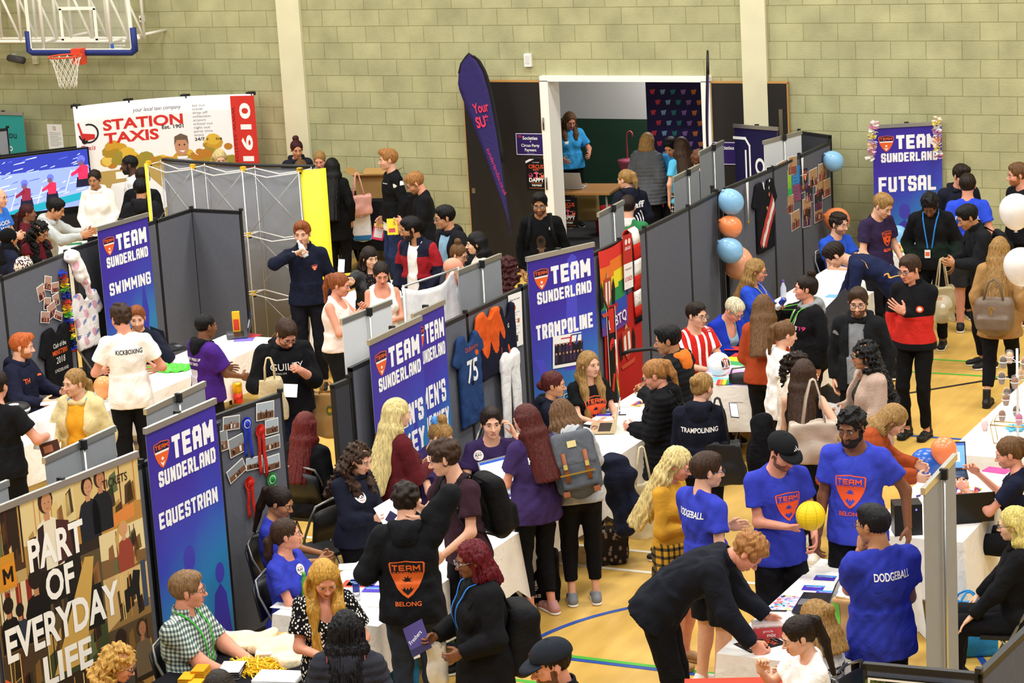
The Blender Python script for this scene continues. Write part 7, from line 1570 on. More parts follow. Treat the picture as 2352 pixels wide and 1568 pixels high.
pinned('poster', 'red and white price poster beside the striped scarf', 'poster', 1427, 600, .22, .55, p, 'hock', 2, off=.075, base='b8322a')
b = MB(); c, n, d = on_line(1449, 535, *BD['tall'], .0); u = np.cross(A3(0, 0, 1), n); rw = [cloth('c4281f', name='knit'), cloth('f2efec', name='knit')]; path = []
for q in np.linspace(0, 1, 8): path.append(-n*(.05)+A3(0, 0, -.22*(1-q)))
path += [-n*.03+A3(0, 0, .03), A3(0, 0, .045), n*.035+A3(0, 0, .02)]
for q in np.linspace(.06, 1, 16): path.append(n*(.045+.01*math.sin(q*6))+A3(0, 0, -.86*q))
for i in range(0, len(path)-1, 3): b.grid([[p_+u*s for s in (-.085, 0, .085)] for p_ in path[i:i+4]], rw[(i//3) % 2], .012)
for s in np.linspace(-.08, .08, 12): b.tube([path[-1]+u*s, path[-1]+u*s*1.1+A3(0, 0, -.07)], .005, cloth('1a1a1e', name='knit'), 5)
o = b.build('scarf'); o.location = tuple(c); tag(o, 'red and white striped scarf hung over the end of the tall grey boards', 'scarf')
# photo board beyond the blue balloons
PB = ['b08a62', '8a4a3a', '201a1e', '3a3a44', 'a03a3a', 'd8c8b0', 'c87a4a']; k = 0
LB = ['top row', 'second row', 'third row', 'fourth row', 'lowest row']
for r, row in enumerate((((1765, 403), (1790, 392), (1815, 380)), ((1842, 420), (1863, 408), (1884, 395)), ((1853, 445), (1878, 432), (1893, 432)), ((1787, 480), (1808, 470), (1848, 475), (1874, 463)), ((1793, 520), (1822, 505), (1848, 500), (1875, 488)))):
 for q, (x, y) in enumerate(row):
  pinned('photo_print', 'team photo %s of the %s on the photo board' % (('first', 'second', 'third', 'last')[q if q < len(row)-1 else 3], LB[r]), 'photo', x, y, .27, .22, snap(.27, .22, 20+k, PB if k % 3 else ['2a2a30', '5a3a5a', '101014', 'c8a088', 'a04050']), 'photo', random.Random(k).uniform(-3, 6), group='team photos on the far photo board'); k += 1
for x, y, c, lab in ((1803, 413, '8ac23a', 'bright green sheet with diagram, upper one'), (1805, 440, '3aa85a', 'mid green sheet under the bright green one'), (1824, 402, '3a86c8', 'blue leaflet beside the green sheets'), (1826, 440, '8a4a6a', 'maroon sheet beside the green sheets')):
 p = Print(); [p.rect('24442a' if c[0] in '83' else 'e8d8e0', .03, .04+i*.04, .1-.02*(i % 2), .006) for i in range(4)]; pinned('sheet_of_paper', lab+' on the photo board', 'sheet', x, y, .25, .22, p, 'photo', 4, base=c)
p = Print(); p.shield(.075, .2, .12, L=2); pinned('photo_print', 'navy sheet with orange team badge on the photo board', 'photo', 1844, 408, .15, .22, p, 'photo', 4, base='1b1c3a')
hung('black rugby shirt with red and white diagonal stripes hung on the photo board', 1745, 418, 'photo', .52, .80, cloth('17171c', name='jersey'), .2, seed=6, vee=.10, prints=[(Print().poly('c23a2e', [(-.24, -.66), (-.20, -.74), (.22, -.24), (.18, -.16)], 1).poly('e8e4e0', [(-.18, -.68), (-.14, -.75), (.24, -.30), (.22, -.22)], 1).poly('c23a2e', [(-.12, -.72), (-.06, -.76), (.25, -.38), (.24, -.31)], 1).shield(.08, -.13, .05, L=2), 0, 0)])
for lab, x0, y0, L_ in (('white medal ribbon hung left of the rugby shirt', 1703, 418, .44), ('white medal ribbon on the top edge above the photos', 1830, 362, .34), ('white medal ribbon round the neck of the rugby shirt', 1747, 415, .30)):
 c, n, d = on_line(x0, y0, *BD['photo'], .06); b = MB(); w_ = cloth('eeeae4', name='ribbon'); wd = .10 if 'round' in lab else .02
 for s in (-1, 1): b.grid([[d*(s*wd*(1-q)+e*.011)+A3(0, 0, -L_*q)+n*.01 for e in (-1, 1)] for q in (0, .5, 1)], w_, .002)
 b.lathe([(.0001, -.004), (.024, -.004), (.024, .004), (.0001, .004)], metal('c8a040'), n*.012+A3(0, 0, -L_-.02), 14, R=np.array([d, A3(0, 0, 1), n]).T)
 o = b.build('medal'); o.location = tuple(c); tag(o, lab, 'medal')
# left board: photos, garland, tie-dyed shirt, black shirt
for i, (x, y, w, h, r) in enumerate(((89, 672, .09, .16, -10), (104, 650, .09, .15, 18), (120, 660, .10, .11, 6), (122, 688, .08, .13, -6), (102, 697, .09, .13, 12), (112, 712, .11, .15, -12), (96, 728, .11, .12, 14), (126, 724, .10, .09, 25))):
 pinned('photo_print', '%s of the overlapping snapshots on the far left board' % ('left upper one', 'tilted topmost one', 'right upper one', 'right middle one', 'left middle one', 'tall central one', 'lowest left one', 'lowest bluish one')[i], 'photo', x, y, w*1.5, h, snap(w*1.5, h, 60+i, ['b08a7a', '6a2a2a', '2a1a1c', 'c89a80', '3a2a4a']), 'left', r, off=.03+.002*i, group='snapshots on the far left board')
def lei(label, pts, cols, r=.035, n=34, board=None, name='flower_garland'):
 c = np.array(pts[0]); b = MB(); R = random.Random(len(label)); L = [np.array(p)-c for p in pts]; seg = np.cumsum([0]+[np.linalg.norm(L[i+1]-L[i]) for i in range(len(L)-1)])
 for i in range(n):
  s = seg[-1]*i/(n-1); j = min(len(L)-2, int(np.searchsorted(seg, s, 'right'))-1); p = L[j]+(L[j+1]-L[j])*((s-seg[j])/(seg[j+1]-seg[j]+1e-9)); m = cloth(cols[(i//2) % len(cols)], name='petal_cloth')
  for q in range(5):
   a = 2*PI*q/5+i; d = nrm(A3(math.cos(a), math.sin(a), R.uniform(-.3, .6))); e = np.cross(d, nrm(A3(R.uniform(-1, 1), R.uniform(-1, 1), 1))); b.put([p, p+d*r*.7+e*r*.5, p+d*r*1.25+A3(0, 0, R.uniform(-.01, .01)), p+d*r*.7-e*r*.5], [(0, 1, 2, 3)], m, True)
 o = b.build(name); o.location = tuple(c); return tag(o, label, 'garland')
g = [on_line(x, y, *BD['left'], .06)[0] for x, y in ((133, 625), (140, 680), (146, 730), (152, 780), (156, 808))]
lei('multicoloured flower garland hanging down the far left board', g, ['2a3fb0', 'd8352a', 'e88a2a', 'ead02e', '6ac03a', '3a4ac0'], .05, 40)
lei('pastel flower garland on the left top corner of the futsal banner', [GY(2010, 282, 28.12), GY(2003, 310, 28.1), GY(2004, 340, 28.1), GY(1998, 365, 28.1)], ['f0c8d0', 'e8a8c8', 'f4f0e0', 'f0e070', 'c8b8e8', 'f0b890'], .055, 18)
lei('pastel flower garland on the right top corner of the futsal banner', [GY(2152, 272, 28.42), GY(2152, 300, 28.4), GY(2152, 330, 28.4), GY(2156, 362, 28.4)], ['f4d8c0', 'f0e070', 'e8e8f0', 'f0b0b0', 'c8a8d8', 'f0a878'], .055, 20)
hung('white tie-dyed shirt with pink stains hung over the board end', 176, 672, 'dark', .40, .60, [cloth('ece6e4', name='jersey'), (lambda c: (np.sin(c[:, 0]*31+c[:, 2]*17)+np.sin(c[:, 2]*23-c[:, 0]*9) > 1.15), cloth('d8a8b8', name='jersey')), (lambda c: (np.sin(c[:, 0]*37-c[:, 2]*29+2)+np.sin(c[:, 2]*41+1) > 1.4), cloth('7a86b8', name='jersey'))], .18, seed=9, off=.10)
b = MB()
cl, n, d = on_line(150, 590, *BD['left'], .07)
V, Q = surf([ell((0, 0, 0), (.07, .1, .05)), cone((0, .02, 0), (.02, .16, -.25), .075, .05), cone((.02, .16, -.25), (.03, .22, -.48), .05, .03), ell((.02, .08, -.16), (.06, .09, .12))], .011, .04, (), (), wave(.008, 40, 5))
o = grp(V, Q, spot_mat('pink_stained', 'f0e9e6', 'dfa8b4', 9, .32), 'draped_cloth', None); o.location = tuple(cl); tag(o, 'white pink-stained cloth draped over the top corner of the left board', 'cloth')
hung('black printed shirt hung low on the far left board', 118, 752, 'left', .50, .70, cloth('141418', name='jersey'), .2, seed=11, vee=.08, off=.05, prints=[(Print().text('f0eeea', 'Clash of the', 0, 0, .05, .24, align='C').text('e8622a', 'MINSTERS', 0, -.075, .05, .28, align='C', bold=.02).text('f0eeea', '2018', 0, -.17, .07, .17, align='C').text('d8d4d0', 'SUNDERLAND', 0, -.26, .035, .26, align='C'), .0, -.2)])
# white draped flag behind the hockey banners
a0, a1, a2 = G(922, 660, 1.95), G(1048, 618, 2.03), G(1046, 740, 1.35); c = a0; b = MB(); rows = []
for i in range(13):
 f = i/12; t_ = a0*(1-f)+a1*f; row = []
 for j in range(11):
  q = j/10; row.append(t_-c+A3(.03*math.sin(f*11+q*2), .0, -.62*q-.10*math.sin(PI*f)*(1-q))+A3(.05*q*math.sin(f*7), 0, 0))
 rows.append(row)
b.grid(rows, cloth('efedeb', name='flag_cloth', wr=.3), .004); p = a0*.3+a1*.7-c; b.put([p+A3(.06, 0, -.55), p+A3(.07, .1, -.5), p+A3(.07, .16, -.36), p+A3(.06, .12, -.6)], [(0, 1, 2, 3)], flat('2f3a9a'))
o = b.build('hung_flag'); o.location = tuple(c); tag(o, 'plain white flag draped behind the hockey banners', 'flag')
b = MB(); b.tube([a0-c*0+A3(.02, 0, -1.9), a0+A3(.02, 0, .02)], .012, alu, 8); b.tube([a1+A3(.02, 0, -2.0), a1+A3(.02, 0, .02)], .012, alu, 8); b.tube([a0+A3(.02, 0, .01), a1+A3(.02, 0, .01)], .01, alu, 8); V0 = a0*A3(1, 1, 0); b.V = [tuple(np.array(v)-V0) for v in b.V]
o = b.build('flag_frame'); o.location = tuple(V0); tag(o, 'thin metal frame holding the plain white flag', 'frame')
# ------------------------------------------------------------------ balloons and balls
def balloon(label, px, py, col, X=None, Y=None, r=.14, tail=(0, 0, -1), P=None, sheen=.25):
 c = P if P is not None else (GX(px, py, X) if X is not None else GY(px, py, Y)); R0 = nrm(tail); x = nrm(np.cross(R0, A3(.3, 1, .1))); R = np.array([x, np.cross(R0, x), R0]).T
 m = mat('balloon_rubber', col, sheen, spec=.6); t = thing('balloon', label, 'balloon', c)
 pr = [(.0001, -r*1.0)]+[(r*math.sin(a)*(1 if a < PI*.55 else 1-.12*((a-PI*.55)/(PI*.45))), -r*math.cos(a)*(1 if a < PI/2 else 1.25)) for a in np.linspace(.12, PI*.95, 16)]
 MB().lathe(pr+[(.012, r*1.29)], m, n=24, R=R).build('skin', t); MB().lathe([(.007, r*1.27), (.018, r*1.36), (.012, r*1.37)], m, n=10, R=R).build('knot', t)
 return t
LBL, OR_, PW = '86b8dc', 'ee8a52', 'e6dfd8'
balloon('upper pale blue balloon on the tall boards', 1680, 465, LBL, X=-9.86, tail=(-.3, -.5, .8)); balloon('small orange balloon between two pale blue balloons', 1679, 521, OR_, X=-9.86, r=.125, tail=(-.6, -.7, .6)); balloon('lower pale blue balloon on the tall boards', 1678, 576, LBL, X=-9.84, tail=(-.6, -.5, .7))
balloon('large peach balloon tucked behind the lower pale blue balloon', 1697, 608, 'e8a078', X=-9.9, r=.17, tail=(0, 0, 1)); balloon('pale blue balloon at the top corner of the photo board', 1915, 371, LBL, X=-9.85, r=.125, tail=(-.5, -.6, .7)); balloon('orange balloon behind the seated person at the photo board', 1924, 505, OR_, X=-9.75, r=.15, tail=(-.6, -.6, .4))
balloon('pale blue balloon in front of the futsal banner', 2062, 541, '7fb4de', Y=27.6, r=.125); balloon('upper pearl white balloon at the right edge', 2333, 482, PW, P=GX(2333, 482, -5.6), r=.145, tail=(0, 0, -1)); balloon('lower pearl white balloon at the right edge', 2345, 608, PW, P=GX(2345, 608, -5.4), r=.15, tail=(0, 0, -1))
balloon('orange balloon standing behind the blue balloon on the netball table', 2168, 1032, 'ee8450', P=G(2168, 1032, 1.0), r=.105); balloon('blue balloon lying on the netball table', 2125, 1064, '1f5cc0', P=G(2125, 1064, .87), r=.125, tail=(.9, .3, .2)); balloon('orange balloon half hidden behind the kickboxing man', 238, 886, 'ee9a5a', P=G(238, 886, .9), r=.10)
def ball(label, P, r, paint, name='football', cat='ball', mats=None):
 t = thing(name, label, cat, P-A3(0, 0, r)); b = MB(); n, k = 24, 14
 for i in range(k):
  for j in range(n):
   def S(a, c): return A3(r*math.sin(PI*a/k)*math.cos(2*PI*c/n), r*math.sin(PI*a/k)*math.sin(2*PI*c/n), r-r*math.cos(PI*a/k))
   b.put([S(i, j), S(i, j+1), S(i+1, j+1), S(i+1, j)] if 0 < i < k-1 else ([S(0, 0), S(1, j+1), S(1, j)][::-1] if i == 0 else [S(i, j), S(i, j+1), S(k, 0)]), [(0, 1, 2, 3) if 0 < i < k-1 else (0, 1, 2)], paint(i/k, j/n), True)
 o = b.build('shell', t); return t
yl = mat('yellow_rubber', 'ecc812', .55); ys = mat('yellow_seam', 'c8a410', .6)
B = PEOPLE['capy']; BW = GX(1862, 1184, B.world(B.handR[0])[0]+.10)
t = ball('yellow rubber ball held by the person in the black cap', BW, .105, lambda a, c: yl, 'dodgeball')
s = MB(); [s.tube([(.1056*math.sin(q)*math.cos(f), .1056*math.sin(q)*math.sin(f), .105-.1056*math.cos(q)) for q in np.linspace(.1, 3.04, 14)], .0016, ys, 5) for f in np.linspace(0, 2*PI, 8, endpoint=False)]; s.build('seams', t)
wb_, bb_, ob_ = mat('white_leather', 'f4f2f0', .4), mat('black_patch', '2a2a2e', .4), mat('orange_patch', 'd8622a', .4)
t = ball('plain white football with a small crest on the rainbow table', G(1651, 836, .86), .115, lambda a, c: wb_); p_ = Print(); crest(p_, 0, 0, .09)
Bv = BVHTree.FromPolygons([tuple(v.co) for v in t.children[0].data.vertices], [tuple(f.vertices) for f in t.children[0].data.polygons]); p_.on_shape('crest', Bv, A3(.07, -.04, .14), nrm(A3(.5, 1, 0)), A3(0, 0, 1), t)
B = PEOPLE['lany']; NP = G(2165, 704, .52)
ball('white football with dark and orange patches in the string bag', NP+A3(0, 0, .02), .11, lambda a, c: bb_ if int(a*7)+int(c*9) % 4 == 2 else (ob_ if (int(a*7)*3+int(c*9)) % 7 == 0 else wb_))
# ------------------------------------------------------------------ bags
def bag(label, P, w, h, dp, col, rz=0, strap=.25, name='tote_bag', cat='bag', m=None, seed=0, flat_top=True, pr=None, taper=.0, straps=True, tilt=0, prcol=None, handles=2, open_top=True):
 "a soft bag whose bottom middle is P; strap = rise of the handles"
 m = m or cloth(col, name='canvas', wr=.5); t = thing(name, label, cat, P, math.radians(rz))
 Pm = [slab((0, 0, h/2), None, (w/2, dp/2, h/2), min(.03, dp*.4)), ell((0, 0, h*.3), (w*.52, dp*.62, h*.34))]
 S = [slab((0, 0, h), None, (w/2-.018, max(.008, dp/2-.018), .03), .004, k=.004)] if open_top else []
 V, Q = surf(Pm, .011, .03, S, (), wave(.007, 22, seed), pad=.012)
 if taper: V = V*np.c_[1-taper*V[:, 2]/h, np.ones(len(V)), np.ones(len(V))]
 o = grp(V, Q, m, 'bag_body', t)
 if straps:
  for s in ((-1, 1) if handles == 2 else (0,)):
   b = MB(); b.tube([(-w*.24*(1-taper), s*dp*.42, h*.86), (-w*.13, s*dp*.3, h+strap*.55), (-.018, s*dp*.1, h+strap*.97), (0, s*dp*.08, h+strap), (.018, s*dp*.1, h+strap*.97), (w*.13, s*dp*.3, h+strap*.55), (w*.24*(1-taper), s*dp*.42, h*.86)], .008, m, 6); b.build('strap', t)
 if pr:
  bv = BVHTree.FromPolygons([tuple(x) for x in V.tolist()], Q.tolist())
  for p, u, v in pr: p.on_shape('printed_mark', bv, A3(u, -.2, v), A3(1, 0, 0), A3(0, 0, 1), o)
 return t
FACE = math.degrees(YAW)                                 # rz that turns a thing's -y side to the gallery
def BL(n, p): return PEOPLE[n].world(p)
W_ = lambda n, i: PEOPLE[n].world(getattr(PEOPLE[n], 'hand'+i)[0])
q = W_('longblk', 'L'); bag('pink handbag hanging from the arm of the long black-haired person', G(826, 492, .86), .34, .26, .16, 'd99a8e', FACE+10, .3, 'handbag', m=leather('dba093', 'pink_leather'), seed=2)
bag('white carrier bag with blue base hanging below the pink handbag', G(834, 552, .48), .24, .36, .1, 'efeceb', FACE, .12, 'carrier_bag', seed=3, pr=[(Print().rect('2f78b8', -.12, 0, .24, .08, 1), 0, 0)])
bag('brown paper carrier bag standing behind the red-haired seated person', G(764, 992, .0)*0+G(760, 1000, .62), .34, .42, .14, 'b08850', FACE-12, .10, 'paper_bag', m=paper('b48c56', 'kraft_paper'), seed=4, pr=[(Print().disc('5a6a2a', 0, 0, .035, 1, 14, ry=.045).disc('d8a02a', 0, 0, .02, 2, 12), .03, .26)])
q = W_('guilty', 'R'); bag('beige canvas bag hanging from the wrist of the person in the GUILTY top', GX(628, 965, q[0]), .30, .40, .10, 'cdbb93', FACE, .18, seed=5, taper=.35)
bag('beige tote bag on the shoulder of the person in the black sleeveless top', GX(1872, 1060, W_('tote', 'R')[0]+.02), .44, .34, .18, 'b3a392', FACE-4, .34, 'handbag', m=leather('b7a797', 'taupe_leather'), seed=6, taper=.12)
bag('black shoulder bag on the TRAMPOLINING hoodie', GX(1655, 1110, BL('trampo', PEOPLE['trampo'].pel)[0]+.16), .42, .36, .14, '17171a', FACE-8, .36, 'handbag', m=leather('18181b', 'black_leather_bag'), seed=7, taper=.15)
bag('cream canvas tote hanging beside the black padded coat', GX(1483, 1235, -7.85), .30, .48, .06, 'cfc39f', FACE+6, .30, seed=8)
bag('string bag with a football hanging from the black jacket hand', NP-A3(0, 0, .16), .26, .40, .18, 'd8c9a0', FACE, .30, 'string_bag', seed=9, m=mat('string_mesh', 'd6c69c', .8, alpha=.55))
bag('black sports bag with white leaf logo on the floor by the pink trainers', G(1222, 1378, 0), .46, .40, .2, '131316', FACE, .1, 'sports_bag', seed=10, pr=[(Print().poly('eeeae6', [(-.02, .13), (0, .20), (.02, .13)], 1).poly('eeeae6', [(-.03, .125), (-.06, .17), (-.075, .10), (-.05, .08)], 1).poly('eeeae6', [(.03, .125), (.06, .17), (.075, .10), (.05, .08)], 1).rect('131316', -.08, .095, .16, .008, 2).rect('131316', -.08, .112, .16, .008, 2).text('eeeae6', 'adidas', 0, .02, .045, .19, L=1, align='C', bold=.02), -.02, .04)])
bag('patterned drawstring bag on the floor behind the grey trainers', G(1403, 1290, 0), .30, .32, .2, '3a2c26', FACE, .05, 'drawstring_bag', m=spot_mat('bag_pattern', '2a2422', '8a7a70', 22, .3), seed=11)
bag('clear carrier bag of sports kit under the netball table', G(2215, 1395, 0), .40, .28, .24, '8a5a44', FACE, .1, 'carrier_bag', m=mat('clear_bag', '8a604c', .25, alpha=.8, wr=.5), seed=12)
bag('crumpled white plastic bag hanging at the end of the hockey table', G(1205, 1320, .15), .22, .52, .08, 'eceae6', FACE, .06, 'carrier_bag', seed=13, taper=.3)
bag('large blue and white carrier bag on the floor under the black hoodie', G(905, 1568, .0), .36, .42, .2, '2f7fb4', FACE, .1, 'carrier_bag', seed=14)
bag('blue and white carrier bag on the floor at the lower right', G(2225, 1500, 0), .42, .40, .2, '2f86c4', FACE, .08, 'carrier_bag', seed=15, pr=[(Print().poly('f0f2f4', [(-.2, .24), (.2, .30), (.2, .4), (-.2, .4)], 1), 0, 0)])
bag('brown paper bag with green print beside the energy drink can', G(1943, 1460, .75), .17, .27, .1, 'b08a5c', FACE-20, 0, 'paper_bag', m=paper('b28c5e', 'kraft_paper'), seed=16, straps=False, pr=[(Print().poly('6ab83a', [(-.08, .02), (-.02, .0), (-.03, .24), (-.08, .25)], 1), 0, 0)])
bag('white carrier bag held low by the red-braided person', GX(1008, 1568, W_('redbr', 'R')[0]+.05), .13, .30, .08, 'ece6da', FACE, .05, 'carrier_bag', seed=17)
t = bag('brown cardboard carrier in the store room by the folding table', GY(1350, 505, 30.6), .34, .42, .16, 'a48a58', 10, .1, 'paper_bag', m=paper('a88c58', 'kraft_paper'), seed=18)
0 and bag('terracotta holdall standing behind the bending person', G(1655, 1545, 0), .34, .62, .26, '8f5636', FACE, .05, 'holdall', m=leather('94583a', 'terracotta_leather'), seed=19, straps=False)
def backpack(label, n, w, h, dp, col, m=None, z=-.30, extra=None, seed=0, straps=True, name='backpack', side=0.0, tilt=0):
 B = PEOPLE[n]; s = B.s; Rc = B.Rc@rotm('y', tilt); m = m or cloth(col, .7, name='pack_nylon')
 C = B.nb+Rc@A3(-.115-.045-dp*.5, side, z)*1.0; R = Rc
 t = thing(name, label, 'backpack', B.world(C-A3(0, 0, h/2)), math.atan2(B.Rw[1, 0], B.Rw[0, 0])); off = C-A3(0, 0, h/2)
 V, Q = surf([slab(C, R, (dp*.5, w/2, h/2), .085), ell(C+R@A3(-dp*.15, 0, -.05), (dp*.55, w*.5, h*.48), R), slab(C+R@A3(-dp*.55, 0, -h*.22), R, (.04, w*.4, h*.2), .03)], .012, .03, (), (), wave(.004, 24, seed)); grp(V-off, Q, m, 'pack', t)
 if straps:
  for sg in (1, -1):
   b = MB(); pts = [C+R@A3(dp*.45, sg*w*.26, h*.46), B.nb+B.Rc@A3(-.06, sg*.10*s, .02), B.nb+B.Rc@A3(.03, sg*.11*s, .0), B.nb+B.Rc@A3(.13, sg*.13*s, -.14), B.nb+B.Rc@A3(.09, sg*.175*s, -.32), C+R@A3(dp*.4, sg*w*.45, -h*.4)]
   b.grid([[p-off-B.Rc@A3(0, .022, 0), p-off+B.Rc@A3(0, .022, 0)] for p in pts], m, .01); b.build('strap', t)
 if extra: extra(t, C, R, off)
 return t
def grey_pack(t, C, R, off):
 lt = leather('8a4a24', 'tan_leather'); f = lambda x, y, z: C+R@A3(x, y, z)-off
 V, Q = surf([slab(C+R@A3(-.07, 0, .10), R, (.085, .165, .14), .04)], .011, .02); grp(V-off, Q, cloth('5b5f66', name='pack_canvas'), 'flap', t)
 for sg in (1, -1):
  b = MB(); b.grid([[f(-.165-.012*(i == 1), sg*.085-.017, z), f(-.165-.012*(i == 1), sg*.085+.017, z)] for i, z in enumerate((.08, -.03, -.15))], lt, .008); b.box(f(-.185, sg*.085, -.03), (.01, .03, .04), metal('c8b060'), R); b.build('buckle_strap', t)
 MB().box(f(-.163, 0, .14), (.006, .07, .05), plastic('d8c88a'), R).build('name_patch', t)
 b = MB(); b.bar(f(-.175, -.14, -.09), f(-.175, .14, -.09), .01, .012, metal('c8b060')); b.build('zip', t)
 for sg in (1, -1): b = MB(); b.box(f(-.14, sg*.12, -.235), (.06, .05, .04), lt, R); b.build('corner_patch', t)
backpack('big grey canvas backpack with tan straps on the bending person', 'gback', .36, .50, .2, '54585f', cloth('54585f', name='pack_canvas'), -.27, grey_pack)
backpack('black backpack on the maroon T-shirt', 'maroon', .32, .48, .18, '121214', None, -.30, seed=3); backpack('bulky black backpack on the person with wine-red braids', 'redbr', .34, .48, .22, '131316', None, -.40, seed=4, tilt=-6)
backpack('small black backpack with gold zips on the long black coat', 'gpony', .28, .34, .14, '131316', leather('141417', 'black_leather_bag'), -.36, seed=5); backpack('small dark backpack on the leaning person by the futsal corner', 'lean', .26, .32, .12, '16171c', None, -.24, seed=6)
backpack('black backpack on the person in front of the doorway', 'manglass', .3, .44, .16, '101012', None, -.28, seed=7)
def taupe(t, C, R, off):
 f = lambda x, y, z: C+R@A3(x, y, z)-off; MB().box(f(-.15, 0, .06), (.012, .02, .07), metal('d0b060'), R).box(f(-.15, 0, .09), (.012, .06, .02), metal('d0b060'), R).build('clasp', t)
 b = MB(); b.tube([f(-.05, -.1, .14), f(-.02, -.06, .32), f(.0, 0, .36), f(-.02, .06, .32), f(-.05, .1, .14)], .012, leather('6a5848', 'taupe_bag'), 8); b.build('handle', t)
backpack('taupe leather backpack with gold clasp on the camel coat', 'camel', .40, .36, .16, '6e5c4c', leather('705e4e', 'taupe_bag'), -.46, taupe, straps=False)
def redpack(t, C, R, off):
 f = lambda x, y, z: C+R@A3(x, y, z)-off; b = MB(); b.tube([f(-.05, -.07, .14), f(-.09, -.05, .22), f(-.10, 0, .24), f(-.09, .05, .22), f(-.05, .07, .14)], .011, leather('8a2a1c', 'red_leather'), 8); b.build('handle', t)
backpack('small red leather backpack on the dark grey padded jacket', 'braidb', .30, .32, .14, '8a2a1c', leather('8c2a1c', 'red_leather'), -.48, redpack, seed=8)
# coat over the arm
B = PEOPLE['gback']; q = G(1425, 1085, .95); V, Q = surf([ell((-.04, 0, .05), (.14, .1, .1)), cone((-.03, 0, 0), (.0, .02, -.48), .10, .07), cone((.06, .0, 0), (.10, .02, -.26), .07, .06), cone((-.1, 0, .05), (-.06, .04, -.36), .05, .05)], .013, .03, (), (), wave(.02, 26, 4))
o = grp(V, Q, cloth('171b2c', name='coat_cloth', wr=.8), 'folded_coat', None); o.location = tuple(q); tag(o, 'navy coat bundled over the arm beside the grey backpack', 'coat')
q = G(1752, 1000, 1.0); V, Q = surf([cone((0, 0, .1), (.02, 0, -.45), .1, .13), ell((0, 0, -.2), (.13, .12, .2))], .013, .05, (), (), wave(.012, 18, 6)); o = grp(V, Q, cloth('131317', name='coat_cloth', wr=.8), 'folded_coat', None); o.location = tuple(q); tag(o, 'black coat hanging from a chair by the white T-shirt', 'coat')
# ------------------------------------------------------------------ table-top things
def laptop(label, P, rz, ang=105, col='2a2b2e', screen='dfe8f4', w=.33, keys='1a1a1c', lit=.9):
 t = thing('laptop', label, 'laptop', P, math.radians(rz)); m = mat('laptop_shell', col, .35, metal=.3); b = MB(); b.box((0, 0, .009), (w, .23, .016), m); b.box((0, .02, .0175), (w*.86, .11, .002), plastic(keys)); b.box((0, -.075, .0175), (w*.3, .06, .001), mat('track_pad', '6a6a6e', .4)); b.build('keyboard_base', t)
 a = math.radians(ang-90); R = rotm('x', -math.degrees(a)); c = A3(0, .115, .018); l = MB(); l.box(c+R@A3(0, 0, .115), (w, .008, .23), m, R); o = l.build('lid', t)
 p = Print(w-.02, .205); e = lambda q: mat('screen_light', q, .3, emit=lit)
 p.rect(e('2a4a9a'), 0, .185, w-.02, .02, 1); [p.rect(e(q), .03+.05*i, .03+.02*i, .12, .08, 1) for i, q in enumerate(('cfe4f4', 'e8f4fa'))]
 p.on_plane('screen', c+R@A3(-w/2+.01, -.0055, .012), A3(1, 0, 0), R@A3(0, 0, 1), t, e(screen)); return t
laptop('open laptop with bright page on the hockey table', G(1170, 1125, .755), 62, 112, '9a9ca2', 'eaf2fa'); laptop('open laptop with wooden-toned palm rest on the trampoline table', G(1385, 985, .755), -70, 100, 'c8b48a', 'e0e4ea'); laptop('open grey laptop on the kickboxing table', G(545, 770, .755), -55, 105, '55575c', '1a1a1e', lit=.02)
laptop('pale laptop seen from behind on the folding table in the doorway', G(1318, 402, .89)if False else d0*A3(1, 0, 0)+A3(-.05, 29.75, .885), 186, 108, 'c9cacd'); laptop('black laptop seen from behind on the netball table', G(2215, 1190, .755)+A3(0, 0, 0), 210, 100, '18181b', lit=.3, w=.4); laptop('large dark laptop open on the dodgeball table', G(1870, 1388, .755), -82, 112, '26272b', '2a2a30', w=.40, lit=.05)
laptop('small tablet laptop with blue screen on the netball table by the balloons', G(2185, 1092, .755), 20, 118, '1a1a1d', '5a8ae0', w=.26); laptop('black laptop seen from behind on the kickboxing table end', G(395, 800, .755), 150, 100, '1a1a1d', lit=.1)
def card(label, px, py, z, w, h, rz, col, p=None, name='leaflet', cat='leaflet', group=None, P=None, tilt=(0, 0, 1), thick=.002):
 p = p or Print(); p.w, p.h = w, h; o = p.on_plane(name, A3(-w/2, -h/2, thick), A3(1, 0, 0), A3(0, 1, 0), None, paper(col), thick=thick); o.location = tuple(P if P is not None else G(px, py, z+.001)); o.rotation_euler = (0, 0, math.radians(rz)); return tag(o, label, cat, group)
def team_card(): return Print().poly('3fa0e0', [(0, .10), (.148, .10), (.148, .07), (0, .085)], 1).text('f0f0fa', 'TEAM SUNDERLAND', .074, .06, .012, .11, align='C', bold=.02)
for x, y, lab in ((1895, 1327, 'blue team card farthest along the dodgeball table'), (1868, 1350, 'blue team card next to the dodgeball laptop lid'), (1898, 1362, 'blue team card half under the dodgeball laptop')): card(lab, x, y, .747, .15, .105, 8, '4a36b0', team_card())
for x, y, lab in ((1397, 950, 'purple team booklet on the trampoline table'), (1148, 1135, 'purple card beside the hockey laptop'), (2085, 1205, 'purple leaflets at the end of the netball table'), (832, 1338, 'purple card under the hoodie on the horse-riding table'), (868, 1352, 'second purple card at the edge of the horse-riding table')): card(lab, x, y, .747, .21, .15, 14, '5140b4', team_card())
